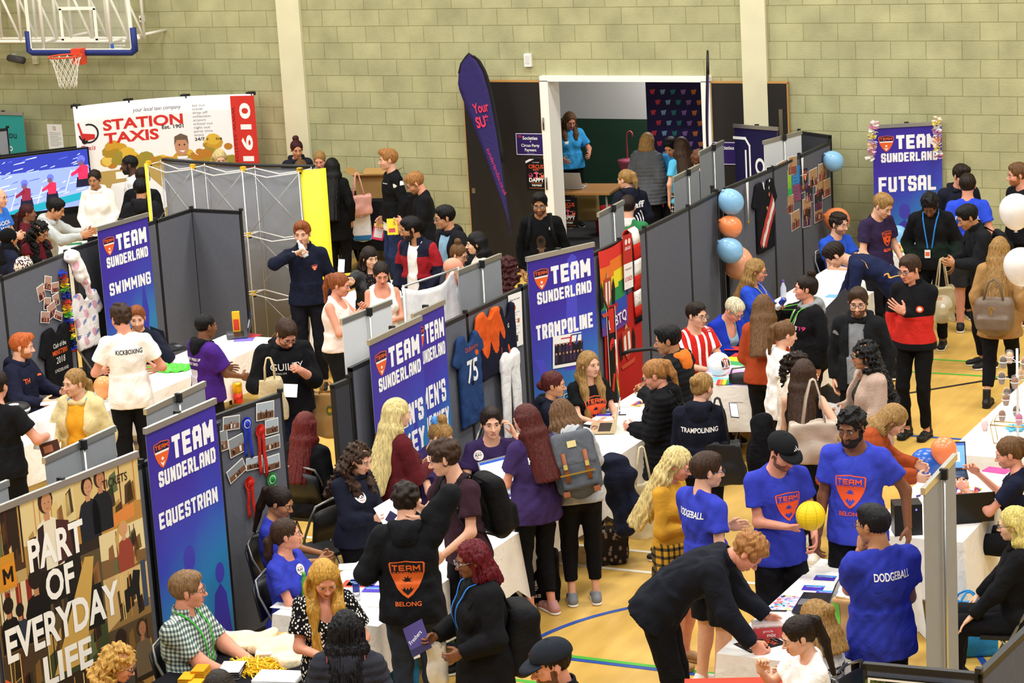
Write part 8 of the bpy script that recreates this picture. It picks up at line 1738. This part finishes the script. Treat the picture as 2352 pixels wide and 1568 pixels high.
for i, (x, y, c, r, lab) in enumerate(((810, 1300, 'f6f4f2', 30, 'white sheet of names on the horse-riding table'), (850, 1385, 'f6f4f2', 10, 'white printed sheet near the drink can'), (790, 1370, 'f0b8b8', 40, 'pink crumpled paper on the horse-riding table'), (820, 1340, 'e0503a', 15, 'red paper ribbon on the horse-riding table'), (660, 1390, 'e8e6e4', 5, 'white card with colour bar at the near table corner'), (1430, 930, 'f4f2f0', 20, 'white form on the trampoline table'), (1215, 1180, 'c8404a', 30, 'red sweet wrappers by the purple T-shirt'), (1690, 800, 'd8352c', 10, 'red strip of flag on the rainbow table'), (1700, 848, 'f4f2f0', 20, 'white sign-up sheet on the rainbow table'), (770, 655, '5a6ad0', 20, 'blue leaflet on the leaflet table'), (860, 640, 'e8d24a', -15, 'yellow leaflet on the leaflet table'), (830, 655, '2a2a2e', 30, 'black leaflet on the leaflet table'), (850, 690, 'e87aa0', 5, 'pink leaflet on the leaflet table'), (800, 630, 'e8c040', 40, 'gold leaflet on the leaflet table'), (560, 780, '7a6ad0', 25, 'lilac leaflet by the grey laptop'), (575, 770, 'd84a5a', -10, 'red leaflet by the grey laptop'),
 (150, 548, 'f4f2ee', 20, 'white magazine on the far left leaflet table'), (195, 545, 'd8423a', 5, 'red leaflet on the far left leaflet table'), (170, 560, '3a8a5a', 40, 'green leaflet on the far left leaflet table'), (1920, 680, '7ab0e0', 0, 'pale blue form by the bending sportsman'), (1890, 640, 'f4f2f0', 20, 'white form by the bending sportsman'), (2240, 1120, 'f2f0ee', 10, 'white papers on the netball table'), (2290, 1080, 'e04a8a', -10, 'pink flyer on the netball table'), (118, 925, 'f6f4f2', 35, 'white sheet on the table by the boxing pads'))):
 z = .747; card(lab, x, y, z, .21, .148, r, c)
p = Print(); R = random.Random(4)
for i in range(60): p.disc(R.choice(['d86a5a', '5a7ad8', 'e8a8c0', '7ac8e0', 'e8d86a', 'f0f0f8']), R.uniform(.01, .2), R.uniform(.01, .28), R.uniform(.008, .018), 1+i % 3, 7)
card('sheet with colourful spotted pattern on the dodgeball table', 1810, 1385, .747, .21, .29, 0, 'c8c0e0', p)
p = circus(.21, .29); card('black party flyer lying on the near dodgeball table', 1746, 1478, .747, .21, .29, -35, '131013', p)
# rainbow flag spread on the club table
b = MB()
for i, c_ in enumerate(['d8352c', 'eadb2e', '3f9a5a', 'f0e8f0', 'd49ad0', 'f2eef0', '7fc4e0']): b.box((0, .55-.16*i, .003), (.72, .16, .004), flat(c_, .8, 'flag_cloth'))
b.grid([[(.36+.01*i, y, .004-.17*i) for i in (0, 1)] for y in (-.75, -.4, 0)], flat('7a3a9a', .8, 'flag_cloth')); b.grid([[(x, -.56-.03*i, .004-.16*i) for i in (0, .5, 1)] for x in (-.36, -.1)], flat('3f55c0', .8, 'flag_cloth'), .004); b.grid([[(x, -.56-.03*i, .004-.16*i) for i in (0, .5, 1)] for x in (-.1, .36)], flat('8a3f96', .8, 'flag_cloth'), .004)
o = b.build('rainbow_flag'); o.location = (-8.42, 21.2, .747); tag(o, 'striped rainbow flag spread over the club table under the white ball', 'flag')
b = MB()
for i, c_ in enumerate(RB[:5]): b.box((-.075+.03*i, 0, 0), (.03, .2, .002), flat(c_, .8, 'flag_cloth'))
o = b.build('rainbow_flag'); o.location = tuple(G(1668, 877, .755)); o.rotation_euler = (0, 0, .3); tag(o, 'small folded rainbow flag on the near end of the club table', 'flag')
c = G(1420, 912, .80); b = MB(); u = nrm(A3(.45, -.8, 0)); W = lambda x, y: u*x*.9+A3(0, 0, y-x*.85)+np.cross(u, A3(0, 0, 1))*.02*math.sin(x*9)
for i, c_ in enumerate(RB): b.grid([[W(.01+.09*j+.0*i, .52-.065*i-.065*k) for k in (0, 1)] for j in range(4)], flat(c_, .8, 'flag_cloth'), .003)
p_ = Print(); crest(p_, .14, .12, .13)
for m_, L_, pts in p_.P: b.put([W(a_, v+.14)-np.cross(u, A3(0, 0, 1))*(.006+.001*L_) for a_, v in pts], [tuple(range(len(pts)))], m_)
b.tube([(0, 0, -.05), (0, 0, .55)], .006, plastic('e8e4dc'), 6); o = b.build('hand_flag'); o.location = tuple(c); tag(o, 'rainbow hand flag with crest standing behind the trampoline table', 'flag')
def can(label, P, c1='2a3a8a', c2='c8ccd4', h=.135, r=.027):
 t = thing('drink_can', label, 'can', P); b = MB(); b.lathe([(r*.8, 0), (r, .008), (r, h*.5)], mat('can_print', c2, .3, metal=.6), n=16); b.lathe([(r, h*.5), (r, h-.012), (r*.82, h)], mat('can_print', c1, .3, metal=.6), n=16); b.build('shell', t); MB().lathe([(r*.8, h-.001), (r*.78, h+.001), (.0001, h-.003)], metal(), n=16).build('lid', t); return t
can('tall energy drink can on the horse-riding table', G(820, 1378, .75)); can('energy drink can at the corner of the dodgeball table', G(1926, 1420, .75), 'c8ccd4', '2a3a9a'); can('energy drink can beside the cardboard box by the wall', A3(-16.1, 27.95, 1.007), '2a2f7a', '3a4aa0')
can('small red drink can on the futsal table', G(2050, 563, .75), 'c83a3a', 'd8d8d8', .115, .03)
def bottle(label, P, col, capc, h=.22, r=.032, M=None):
 t = thing('bottle', label, 'bottle', P); b = MB(); b.lathe([(r*.9, 0), (r, .01), (r, h*.62), (r*.42, h*.82), (r*.4, h*.9)], mat('bottle_plastic', col, .2, alpha=.75), n=16); b.build('bottle_body', t); MB().lathe([(r*.45, h*.88), (r*.45, h), (.0001, h)], plastic(capc), n=12).build('bottle_cap', t)
 if M is not None: t.rotation_euler = M
 return t
q = W_('ginger', 'R'); bottle('clear bottle held to the mouth of the ginger person', q+PEOPLE['ginger'].Rw@A3(.02, .02, -.08), 'dfe4ea', 'e8e8ea', .2, M=(0, -.5, 0)); q = W_('maroon', 'R'); bottle('white bottle with red cap held by the maroon T-shirt', q-A3(0, 0, .12), 'f0eeec', 'd83a2a', .21)
q = W_('can', 'R'); t = can('blue and silver can held to the mouth of the person in the black hoodie', q+PEOPLE['can'].Rw@A3(.03, .02, -.05), '2f44a8', 'd0d4dc'); t.rotation_euler = (0, .7, 0); bottle('clear bottle with purple cap on the table beside the drinking person', G(1800, 690, .75), 'cfd6e8', '5a3a9a', .23); bottle('green bottle cap and neck behind the blonde in dotted top', G(702, 1375, .75), '4aa83a', '3a9a34', .2)
def phone(label, P, M, screen='dfe8f0', col='1a1a1d', rz=0):
 t = thing('phone', label, 'phone', P); t.rotation_euler = M; MB().box((0, 0, 0), (.075, .008, .15), plastic(col, .25)).build('case', t); p = Print(.066, .135); p.rect(mat('screen_light', screen, .3, emit=.6), .005, .02, .056, .09, 1); p.on_plane('screen', (-.033, -.0045, -.0675), (1, 0, 0), (0, 0, 1), t, mat('screen_light', screen, .3, emit=.6)); return t
phone('phone held up above the leaflet table', GX(784, 610, W_('jap', 'R')[0]), (-.15, .12, .5)); phone('phone held low by the person in the TRAMPOLINING hoodie', G(1686, 942, 1.0), (-.8, .2, .7)); phone('phone lying on the near corner of the horse-riding table', G(680, 1383, .757), (-PI/2, 0, .3), '3a3a3e')
phone('phone in the back pocket of the black-hoodie person', BL('blhood', PEOPLE['blhood'].pel+A3(-.15, -.06, -.02)), (0, 0, FACE*PI/180+.3), '1a1a1c')
# sweets and small clutter nobody could count
def heap(label, P, sx, sy, n, cols, size=.02, name='sweets', cat='sweets', long=1.0, hgt=.03, seed=0, rz=0):
 b = MB(); R = random.Random(seed)
 for i in range(n):
  a, q = R.uniform(0, 2*PI), math.sqrt(R.random()); x, y = q*sx*math.cos(a), q*sy*math.sin(a); d = nrm(A3(R.uniform(-1, 1), R.uniform(-1, 1), R.uniform(-.15, .15))); z = size*.5+R.random()*hgt*(1-q); l = size*long
  b.bar(A3(x, y, z)-d*l, A3(x, y, z)+d*l, size*R.uniform(.6, 1), size*.7, plastic(R.choice(cols), .35))
 o = b.build(name); o.location = tuple(P); o.rotation_euler = (0, 0, rz); return tag(o, label, cat, kind='stuff')
SW = ['d83a4a', 'e8862a', 'f0d040', '5a3a9a', 'c8503a', 'f0f0f0', '3a6ac0', '8a4a2a']
heap('scattered wrapped sweets on the netball table', G(2185, 1140, .747), .26, .3, 150, SW, .018, seed=1); heap('pink and red sweet wrappers on the hockey table', G(1190, 1175, .747), .12, .14, 60, ['d84a5a', 'e88aa0', 'f0c8c8', 'c83a3a'], .018, seed=2); heap('pile of yellow pens on the black cloth', G(588, 1533, .747), .20, .17, 170, ['f0c018', 'e8b410', 'f4cc30'], .009, 'pens', 'pens', 7.5, .06, 3)
heap('fruit and sweets in a bowl on the futsal table', G(2062, 575, .75), .13, .12, 50, ['d8402a', 'e8a02a', 'b0c83a', 'f0d8a0'], .03, seed=4, hgt=.08); heap('sweets by the booklet on the trampoline table', G(1468, 930, .747), .06, .08, 26, ['5a4ad0', 'd85a4a', 'e8c84a'], .016, seed=5); heap('leaflets and keys heaped on the kickboxing table', G(470, 800, .747), .1, .14, 30, ['e8c86a', '3a6ac0', 'f0f0f0'], .02, seed=6); heap('blue tissue heap under the cupcake rack', G(2335, 985, .747), .09, .1, 50, ['5ab8dc', '7accea', '3a9ac8'], .02, seed=7, name='tissue', cat='tissue')
V, Q = surf([ell((0, 0, .02), (.22, .12, .025)), ell((.1, .05, .02), (.15, .07, .03)), cone((-.2, 0, .02), (.2, .08, .02), .03, .03)], .011, .03, (), (), wave(.008, 40, 3)); o = grp(V, Q, mat('green_plastic_bag', '52c83a', .3, wr=.6), 'plastic_bag', None); o.location = tuple(G(385, 850, .745)); tag(o, 'bright green plastic bag flat on the kickboxing table', 'bag')
def stack(label, P, w, h, n, cols, rz, name='leaflet_stack', th=.004, jit=.004, seed=0, cat='leaflets'):
 b = MB(); R = random.Random(seed)
 for i in range(n): b.box((R.uniform(-jit, jit), R.uniform(-jit, jit), th*(i+.5)), (w, h, th*.92), paper(cols[i % len(cols)]), rotm('z', R.uniform(-3, 3)))
 o = b.build(name); o.location = tuple(P); o.rotation_euler = (0, 0, math.radians(rz)); return tag(o, label, cat)
stack('stack of dark glossy leaflets under the hand of the checked-shirt person', G(533, 1548, .747), .15, .21, 14, ['3a3a3e', 'd8d4d0', '5a5a5e', '2a2a2e'], 20); stack('white folded leaflets beside the yellow pens', G(608, 1505, .747), .11, .20, 12, ['f2f0ee', 'e8d0b8', 'eceae8'], 30, seed=2); stack('stack of white paper at the near edge of the black table', G(640, 1562, .747), .30, .21, 8, ['f4f3f2', 'ececec'], 12, seed=3)
for x, y, n, lab in ((432, 1568, 9, 'left stack of orange card wallets'), (462, 1556, 12, 'right stack of orange card wallets'), (448, 1580, 7, 'front stack of orange card wallets')): stack(lab+' on the black table', G(x, y, .747), .09, .14, n, ['e8a820', 'd89a18'], 15, 'card_wallets', .006, .002, x, 'wallets')
for (x, y, sx, sy, rz, sd, lab) in ((545, 1480, .24, .15, 20, 1, 'cream canvas bag lying on the black table near the checked shirt'), (660, 1500, .26, .17, -25, 2, 'cream canvas bag lying on the black table by the dotted top')):
 V, Q = surf([slab((0, 0, .025), rotm('z', rz), (sx, sy, .03), .02), ell((.05, .02, .04), (sx*.6, sy*.6, .035))], .012, .03, (), (), wave(.014, 20, sd)); o = grp(V, Q, cloth('ecdcb8', name='canvas', wr=.6), 'canvas_bag', None); o.location = tuple(G(x, y, .745)); tag(o, lab, 'bag')
card('amber timetable leaflet on the black table by the dotted top', 640, 1462, .75, .24, .17, 30, 'c89a4a', Print().rect('f0e8d8', .02, .02, .08, .12).rect('7a4a2a', .12, .04, .1, .05))
def tray(label, P, rz):
 t = thing('sweet_tub', label, 'tub', P, math.radians(rz)); b = MB(); m = mat('clear_tub', 'e8a8a0', .15, alpha=.55); b.box((0, 0, .045), (.20, .13, .09), m); b.build('tub', t); MB().box((0, 0, .093), (.206, .136, .008), mat('clear_lid', 'f0ece8', .15, alpha=.5)).build('tub_lid', t); p = Print(.2, .07).rect('c8484a', 0, 0, .2, .07, 1).text('f8f4f0', 'pick', .1, .04, .018, .07, align='C').text('f8f4f0', 'mix', .12, .008, .026, .06, align='C', bold=.02); p.on_plane('tub_label', (-.1, -.0665, .01), (1, 0, 0), (0, 0, 1), t); heap_ = MB(); R = random.Random(1)
 for i in range(30): heap_.box((R.uniform(-.085, .085), R.uniform(-.05, .05), R.uniform(.02, .08)), (.025, .02, .02), plastic(R.choice(['e8622a', 'd8342a', 'f0a03a', '6a2a1a', 'f0d8b0'])), rotm('z', R.uniform(0, 90)))
 o = heap_.build('sweets', t); o['kind'] = 'stuff'
tray('clear tub of sweets with red label on the dodgeball table', G(1763, 1460, .747), FACE)
q = G(2083, 1222, .747); b = MB(); b.box((0, 0, .12), (.21, .17, .24), plastic('1a1a1d', .4)); b.box((.06, -.087, .2), (.012, .004, .012), mat('led', '6a6af0', .3, emit=2)); o = b.build('speaker'); o.location = tuple(q); o.rotation_euler = (0, 0, math.radians(FACE)); tag(o, 'black box speaker on the netball table left of the grey banner', 'speaker')
for x, y, lab in ((1420, 952, 'black pen lying on the trampoline table'), (870, 1325, 'black pen case on the horse-riding table'), (1783, 1402, 'black pen standing near the spotted sheet')):
 c = G(x, y, .755); b = MB(); b.tube([(-.07, -.02, 0), (.07, .02, 0)], .006 if 'case' not in lab else .016, plastic('17171a'), 8); o = b.build('pen' if 'case' not in lab else 'pen_case'); o.location = tuple(c); tag(o, lab, 'pen')
q = W_('elder', 'L'); b = MB(); b.tube([(-.01, 0, -.04), (.02, .03, .10)], .006, plastic('d8308a'), 8); o = b.build('pen'); o.location = tuple(q); tag(o, 'bright pink pen in the hand of the elderly person in blue', 'pen')
# cupcake rack at the right edge
t = thing('cake_stand', 'white wire rack holding domed cupcake pots at the right edge', 'rack', G(2338, 1005, .747)); b = MB(); b.tube([(0, 0, 0), (0, 0, .78)], .011, plastic('eceaea'), 8); b.lathe([(.11, 0), (.11, .01), (.0001, .012)], plastic('eceaea')); b.build('rack_pole', t)
RK = []
for k, z in enumerate((.20, .36, .52, .68)):
 for a in (200, 290, 20, 110): RK.append((k, z, a+k*38))
for i, (k, z, a) in enumerate(RK):
 x, y = .13*math.cos(math.radians(a)), .13*math.sin(math.radians(a)); m = MB(); m.tube([(x+.036*math.cos(g), y+.036*math.sin(g), z) for g in np.linspace(0, 2*PI, 14, endpoint=False)], .003, plastic('eceaea'), 6, closed=True); m.tube([(0, 0, z-.02), (x*.74, y*.74, z)], .003, plastic('eceaea'), 6); m.build('wire_loop', t)
GLS = mat('clear_dome', 'e8e4e0', .05, alpha=.14)
def cupcake(label, P, fill):
 c = thing('cupcake_pot', label, 'cupcake pot', P); MB().lathe([(.022, -.055), (.034, .0), (.034, .006)], mat('clear_pot', 'e8e0dc', .15, alpha=.35), n=14).build('pot', c); MB().lathe([(.034, .004), (.036, .03), (.026, .058), (.0001, .066)], GLS, n=14).build('dome', c); MB().lathe([(.02, -.05), (.031, .0), (.026, .03), (.012, .044), (.0001, .046)], mat('icing', fill, .6), n=12).build('cake', c)
base = G(2338, 1005, .747)
for i, (k, z, a) in enumerate(RK): cupcake('domed cupcake pot on the %s ring of the white wire rack' % ('lowest', 'second', 'third', 'top')[k], base+A3(.13*math.cos(math.radians(a)), .13*math.sin(math.radians(a)), z), ['8a5a3a', 'c0568a', 'd8b088', '4a3024'][i % 4])
for o in list(bpy.data.objects):
 if o.name.startswith('cupcake_pot'): o['group'] = o['label'].replace('domed cupcake pot', 'domed cupcake pots')
cupcake('single domed pot with a pale pink sleeve on the white cloth', G(2262, 975, .80), 'e8c8c8'); cupcake('domed pot with dark mark beside the gold wire stand', G(2335, 1000, .80)+A3(-.05, -.25, 0), 'c89068')
b = MB(); gw = metal('c8a868'); [b.tube([(-.1, y, .0), (-.13, y, .16), (-.1, y, .22)], .004, gw, 6) for y in (-.06, .06)]; b.tube([(-.13, -.06, .16), (.16, -.06, .16)], .006, gw, 6); b.tube([(-.13, .06, .16), (.16, .06, .16)], .006, gw, 6); b.tube([(-.1, -.06, .004), (.16, -.06, .004)], .004, gw, 6); o = b.build('wire_stand'); o.location = tuple(G(2330, 1000, .75)+A3(0, -.22, 0)); tag(o, 'gold wire stand on the white cloth at the right edge', 'stand')
# box on the black table, umbrella and poster in the store room
c = A3(-16.45, 28.1, 1.005); t = thing('cardboard_box', 'open brown cardboard box on the black table against the wall', 'box', c, .2); kb = paper('a8834e', 'corrugated_card'); b = MB()
for s in (-1, 1): b.box((s*.22, 0, .14), (.008, .30, .28), kb); b.box((0, s*.15, .14), (.44, .008, .28), kb)
b.box((0, 0, .004), (.44, .3, .008), kb); b.build('box_body', t)
for s in (-1, 1): MB().box((s*.30, 0, .33), (.20, .30, .006), kb, rotm('y', -s*32)).build('flap', t); MB().box((0, s*.21, .31), (.44, .15, .006), kb, rotm('x', s*24)).build('flap', t)
c = GY(1430, 405, 31.0); t = thing('umbrella', 'pink umbrella with crook handle leaning by the green wall', 'umbrella', A3(c[0], 31.2, 0)); b = MB(); b.lathe([(.0001, .62), (.03, .64), (.14, 1.0), (.15, 1.04), (.0001, 1.05)], cloth('a8566a', name='umbrella_cloth', wr=.8), n=10); b.build('canopy', t); b = MB(); b.tube([(0, 0, .02), (0, 0, 1.36), (.02, 0, 1.43), (.06, 0, 1.45), (.09, 0, 1.42), (.09, 0, 1.36)], .012, plastic('b84a5a'), 8); b.build('crook', t)
c = GY(1300, 470, 29.3); p = circus(.3, .42); o = sheet('event_poster', 'black circus party poster hanging under the folding table', 'poster', A3(c[0], 29.34, .62), .3, .42, p, base='131013');
b = MB(); b.lathe([(.0001, 0), (.17, .02), (.18, .3), (.1, .42), (.0001, .44)], cloth('a8242a', name='red_nylon', wr=.7), n=14); o = b.build('holdall'); o.location = tuple(GY(1395, 485, 30.9)*A3(1, 1, 0)); tag(o, 'red holdall on the store room floor', 'bag')
# held papers
def held(label, n, i, w, h, col, p=None, M=(0, 0, 0), off=(0, 0, 0), name='leaflet'):
 p = p or Print(); p.w, p.h = w, h; B = PEOPLE[n]; o = p.on_plane(name, A3(-w/2, 0, -h/2), A3(1, 0, 0), A3(0, 0, 1), None, paper(col)); o.location = tuple(W_(n, i)+A3(*off)); o.rotation_euler = M; return tag(o, label, 'leaflet')
fz = math.radians(FACE)
held('white paper held by the person in the GUILTY top', 'guilty', 'R', .2, .13, 'f6f4f2', M=(-.7, .1, fz), off=(.08, .04, .0)); held('pink and yellow flyer held by the tall blond person', 'tallblond', 'R', .15, .21, 'd8406a', Print().rect('e8e0e4', .02, .03, .11, .12).rect('f0d83a', 0, .17, .15, .04), M=(-.2, .25, fz), off=(0, -.03, -.1)); held('folded white leaflet held by the curly-haired person in navy', 'curlyh', 'L', .15, .2, 'f4f2f4', Print().poly('241c44', [(.05, .03), (.13, .06), (.1, .12), (.03, .08)], 1), M=(-.5, -.4, fz+.3), off=(.03, -.02, .03)); held('purple flyer held by the person with wine-red braids', 'redbr', 'R', .15, .21, '4a4078', Print().text('f0eef4', 'Freshers', .02, .08, .03, .11, rot=.4).rect('2a2448', 0, 0, .15, .05), M=(-.6, -.5, fz-.2), off=(-.03, -.02, .03), name='flyer')
held('green booklet held by the person with curly black hair', 'glassred', 'R', .21, .27, '4a7f72', Print().rect('d8e4e0', .04, .14, .12, .08), M=(-.5, -.15, fz), off=(.0, -.05, .0), name='booklet'); held('white paper held by the person in the yellow top', 'yell', 'R', .17, .24, 'f6f4f2', M=(-.3, .15, fz), off=(-.04, -.02, .12)); held('dark photo card held by the person in the yellow top', 'yell', 'R', .17, .12, '4a2e26', Print().rect('a86a4a', .03, .03, .08, .06), M=(-.3, -.25, fz), off=(.02, -.04, .02), name='photo_card'); held('yellow leaflet held by the spectacled person in black by the wall', 'straw', 'L', .13, .2, 'ecd83a', Print().rect('c84a5a', .02, .03, .08, .05), M=(-.2, 0, fz), off=(-.02, -.05, -.05))
held('small plastic packet held by the person in the pink fleece', 'fleece', 'R', .12, .14, 'd8dade', M=(-.3, .3, fz))
# boxing pads and helmet on the left table
for i, (x, y, r, lab) in enumerate(((38, 992, 0, 'round red and black boxing pad on the left table, lower'), (36, 970, 20, 'round black boxing pad with white disc on the left table, upper'))):
 t = thing('boxing_pad', lab, 'boxing pad', G(x, y, .747)+A3(0, 0, .09*i), math.radians(r)); MB().lathe([(.13, 0), (.15, .02), (.15, .06), (.13, .085), (.0001, .085)], leather('6a1c1c' if i == 0 else '1a1a1c', 'pad_leather'), n=22).build('pad_shell', t); MB().lathe([(.05, .085), (.05, .088), (.0001, .089)], flat('eceae8'), n=16).build('pad_disc', t); MB().lathe([(.151, .03), (.151, .05)], flat('eceae8'), n=22).build('pad_band', t)
q = G(610, 905, .5); can('yellow and red snack box standing by the GUILTY top', G(548, 925, .30), 'e8b020', 'd83a2a', .22, .05)
b = MB().box((0, 0, .12), (.08, .05, .24), paper('e8b42a')); b.box((0, -.026, .10), (.06, .002, .12), flat('d8402a')); o = b.build('snack_box'); o.location = tuple(G(545, 765, .75)); o.rotation_euler = (0, 0, fz); tag(o, 'yellow snack box standing behind the grey laptop', 'box')
# Durham feather board, push chair handle
c = G(1925, 860, .35); t = thing('feather_flag', 'dark feather board lettered Durham behind the person drinking from a can', 'flag', A3(c[0], c[1], 0)); u = A3(math.cos(fz), math.sin(fz), 0); b = MB(); pts = [(0, -.1), (.5, -.1), (.55, .7), (.5, 1.0), (.40, 1.14), (.2, .95), (.06, .6)]; n_ = np.cross(u, A3(0, 0, 1)); F_ = [u*(x-.3)+A3(0, 0, z+.1) for x, z in pts]; b.put(F_+[f-n_*-.02*-1 for f in F_], [tuple(range(7)), tuple(range(13, 6, -1))]+[(i, i+7, (i+1) % 7+7, (i+1) % 7) for i in range(7)], cloth('3a3b3f', name='flag_cloth')); b.build('sail', t)
b = MB(); q = Print().text('9a9ca2', 'Durham', .14, .55, .12, .4, L=2, rot=.25); [b.put([u*(x-.3)+A3(0, 0, z+.1)+n_*.004 for x, z in pts_], [tuple(range(len(pts_)))], m_) for m_, L_, pts_ in q.P]; b.build('lettering', t)
c = G(1497, 805, .95); t = thing('push_chair', 'black push chair handle behind the black padded jacket', 'push chair', A3(c[0], c[1], 0)); b = MB(); b.tube([(-.28, -.1, .92), (-.2, -.05, .95), (.0, .0, .97), (.16, .04, .93), (.22, .08, .8), (.2, .1, .4), (.1, .1, .05)], .02, blk, 8); b.build('handle', t)
for y in (.0, .4):
 m = MB(); m.tube([(.12+.13*math.cos(a), y, .14+.13*math.sin(a)) for a in np.linspace(0, 2*PI, 18, endpoint=False)], .02, blk, 8, closed=True); m.build('wheel', t)
# chairs under the seated people
def seat_for(n, label):
 B = PEOPLE[n]; p = B.world(A3(.06, 0, 0)); chair(label, p[0], p[1], math.degrees(math.atan2(B.Rw[1, 0], B.Rw[0, 0])))
for n, lab in (('bl1', 'black chair of the person nearest the rosettes'), ('bl2', 'black chair of the blue T-shirt with white sticker'), ('check', 'black chair of the checked-shirt person'), ('curlbl', 'black chair of the curly blonde at the bottom left'), ('redsit', 'black chair of the wine-red-haired person'), ('scr', 'black chair of the person with the blue scrunchie'), ('boy', 'black chair of the purple T-shirt with raised hand'), ('trsit', 'black chair of the fair-haired person at the trampoline table'), ('bunsit', 'black chair of the person with auburn bun'), ('strip', 'black chair of the striped football shirt'), ('elder', 'black chair of the elderly person in blue'), ('fsit', 'black chair of the person at the photo board'), ('ginb', 'black chair of the ginger person behind the kickboxing man'), ('th', 'black chair of the ginger person in navy hoodie'), ('braid', 'black chair below the television'), ('yb', 'metal-legged chair of the two-tone haired person'), ('wh1', 'black chair of the dark ponytail in white'), ('wh2', 'black chair of the blonde topknot in white')): seat_for(n, lab)
for x, y, r, lab in ((215, 800, 40, 'empty black chair behind the garland board'), (725, 1195, 160, 'empty black folding chair behind the seated girls in blue'), (1045, 1040, 200, 'black and red folding chair behind the hockey seats'), (1735, 880, 100, 'black chair left of the white T-shirt')):
 c = G(x, y, .7); chair(lab, c[0], c[1], r)
# posters on the corner board at the bottom right
p = Print(.56, .8).line('e8e6e2', [(.015, .015), (.545, .015), (.545, .785), (.015, .785)], .012, close=True).text('d8d6d2', "SUNDERLAND'S PREMIUM", .28, .68, .035, .40, align='C').text('d8d6d2', 'COCKTAIL & GIN BAR', .28, .62, .035, .36, align='C'); R = random.Random(3)
for i in range(24): p.disc(R.choice(['6a7a2a', '8a9a3a', '4a5a24', 'a0a848']), R.choice([R.uniform(.02, .13), R.uniform(.43, .54)]), R.uniform(.62, .77), R.uniform(.012, .03), 1, 7)
sheet('poster', 'dark cocktail bar poster on the corner board at the bottom right', 'poster', A3(-3.715, 11.485, 1.36), .46, .80, p, (.06, -1, 0), base='1a1c1a'); sheet('poster', 'white poster at the right of the dark cocktail poster', 'poster', A3(-3.44, 11.50, 1.34), .14, .78, Print(), (.06, -1, 0), base='e8e4e2')
b = MB().box((0, 0, .03), (.7, .4, .06), paper('d8402e')); q = G(1700, 1600, .75); table('small bare table at the bottom edge under the red carton lid', q[0], q[1], .8, .5, FACE, cloth_m=None); o = b.build('carton'); o.location = (q[0], q[1], .742); o.rotation_euler = (0, 0, fz-.1); tag(o, 'red carton lid at the bottom edge below the white cloth', 'box')
B = PEOPLE['scr']; V, Q = surf([ell((-.09*B.hs, 0, .10*B.hs), (.05, .05, .03))], .008, .01, (), (), wave(.006, 120, 1)); grp(V@B.Rh.T+B.hc, Q, cloth('4a8ad0', name='scrunchie'), 'scrunchie', B.root)
B = PEOPLE['redjack']; red = cloth('9a1f28', name='jacket_panel')
patch(B, B.overo, lambda c: ((c[:, 2] > 1.12) & (c[:, 2] < 1.36) & (c[:, 0] > .02) & (np.abs(c[:, 1]) < .2)) | ((np.abs(c[:, 1]) > .2) & (c[:, 2] > 1.25)), red)
wristband(PEOPLE['hockey'], 0, 'e8d040'); wristband(PEOPLE['guilty'], 1, '17171a', 'watch'); wristband(PEOPLE['ginger'], 1, 'e8e8e8', 'watch'); wristband(PEOPLE['bl2'], 1, 'c8ccd0')
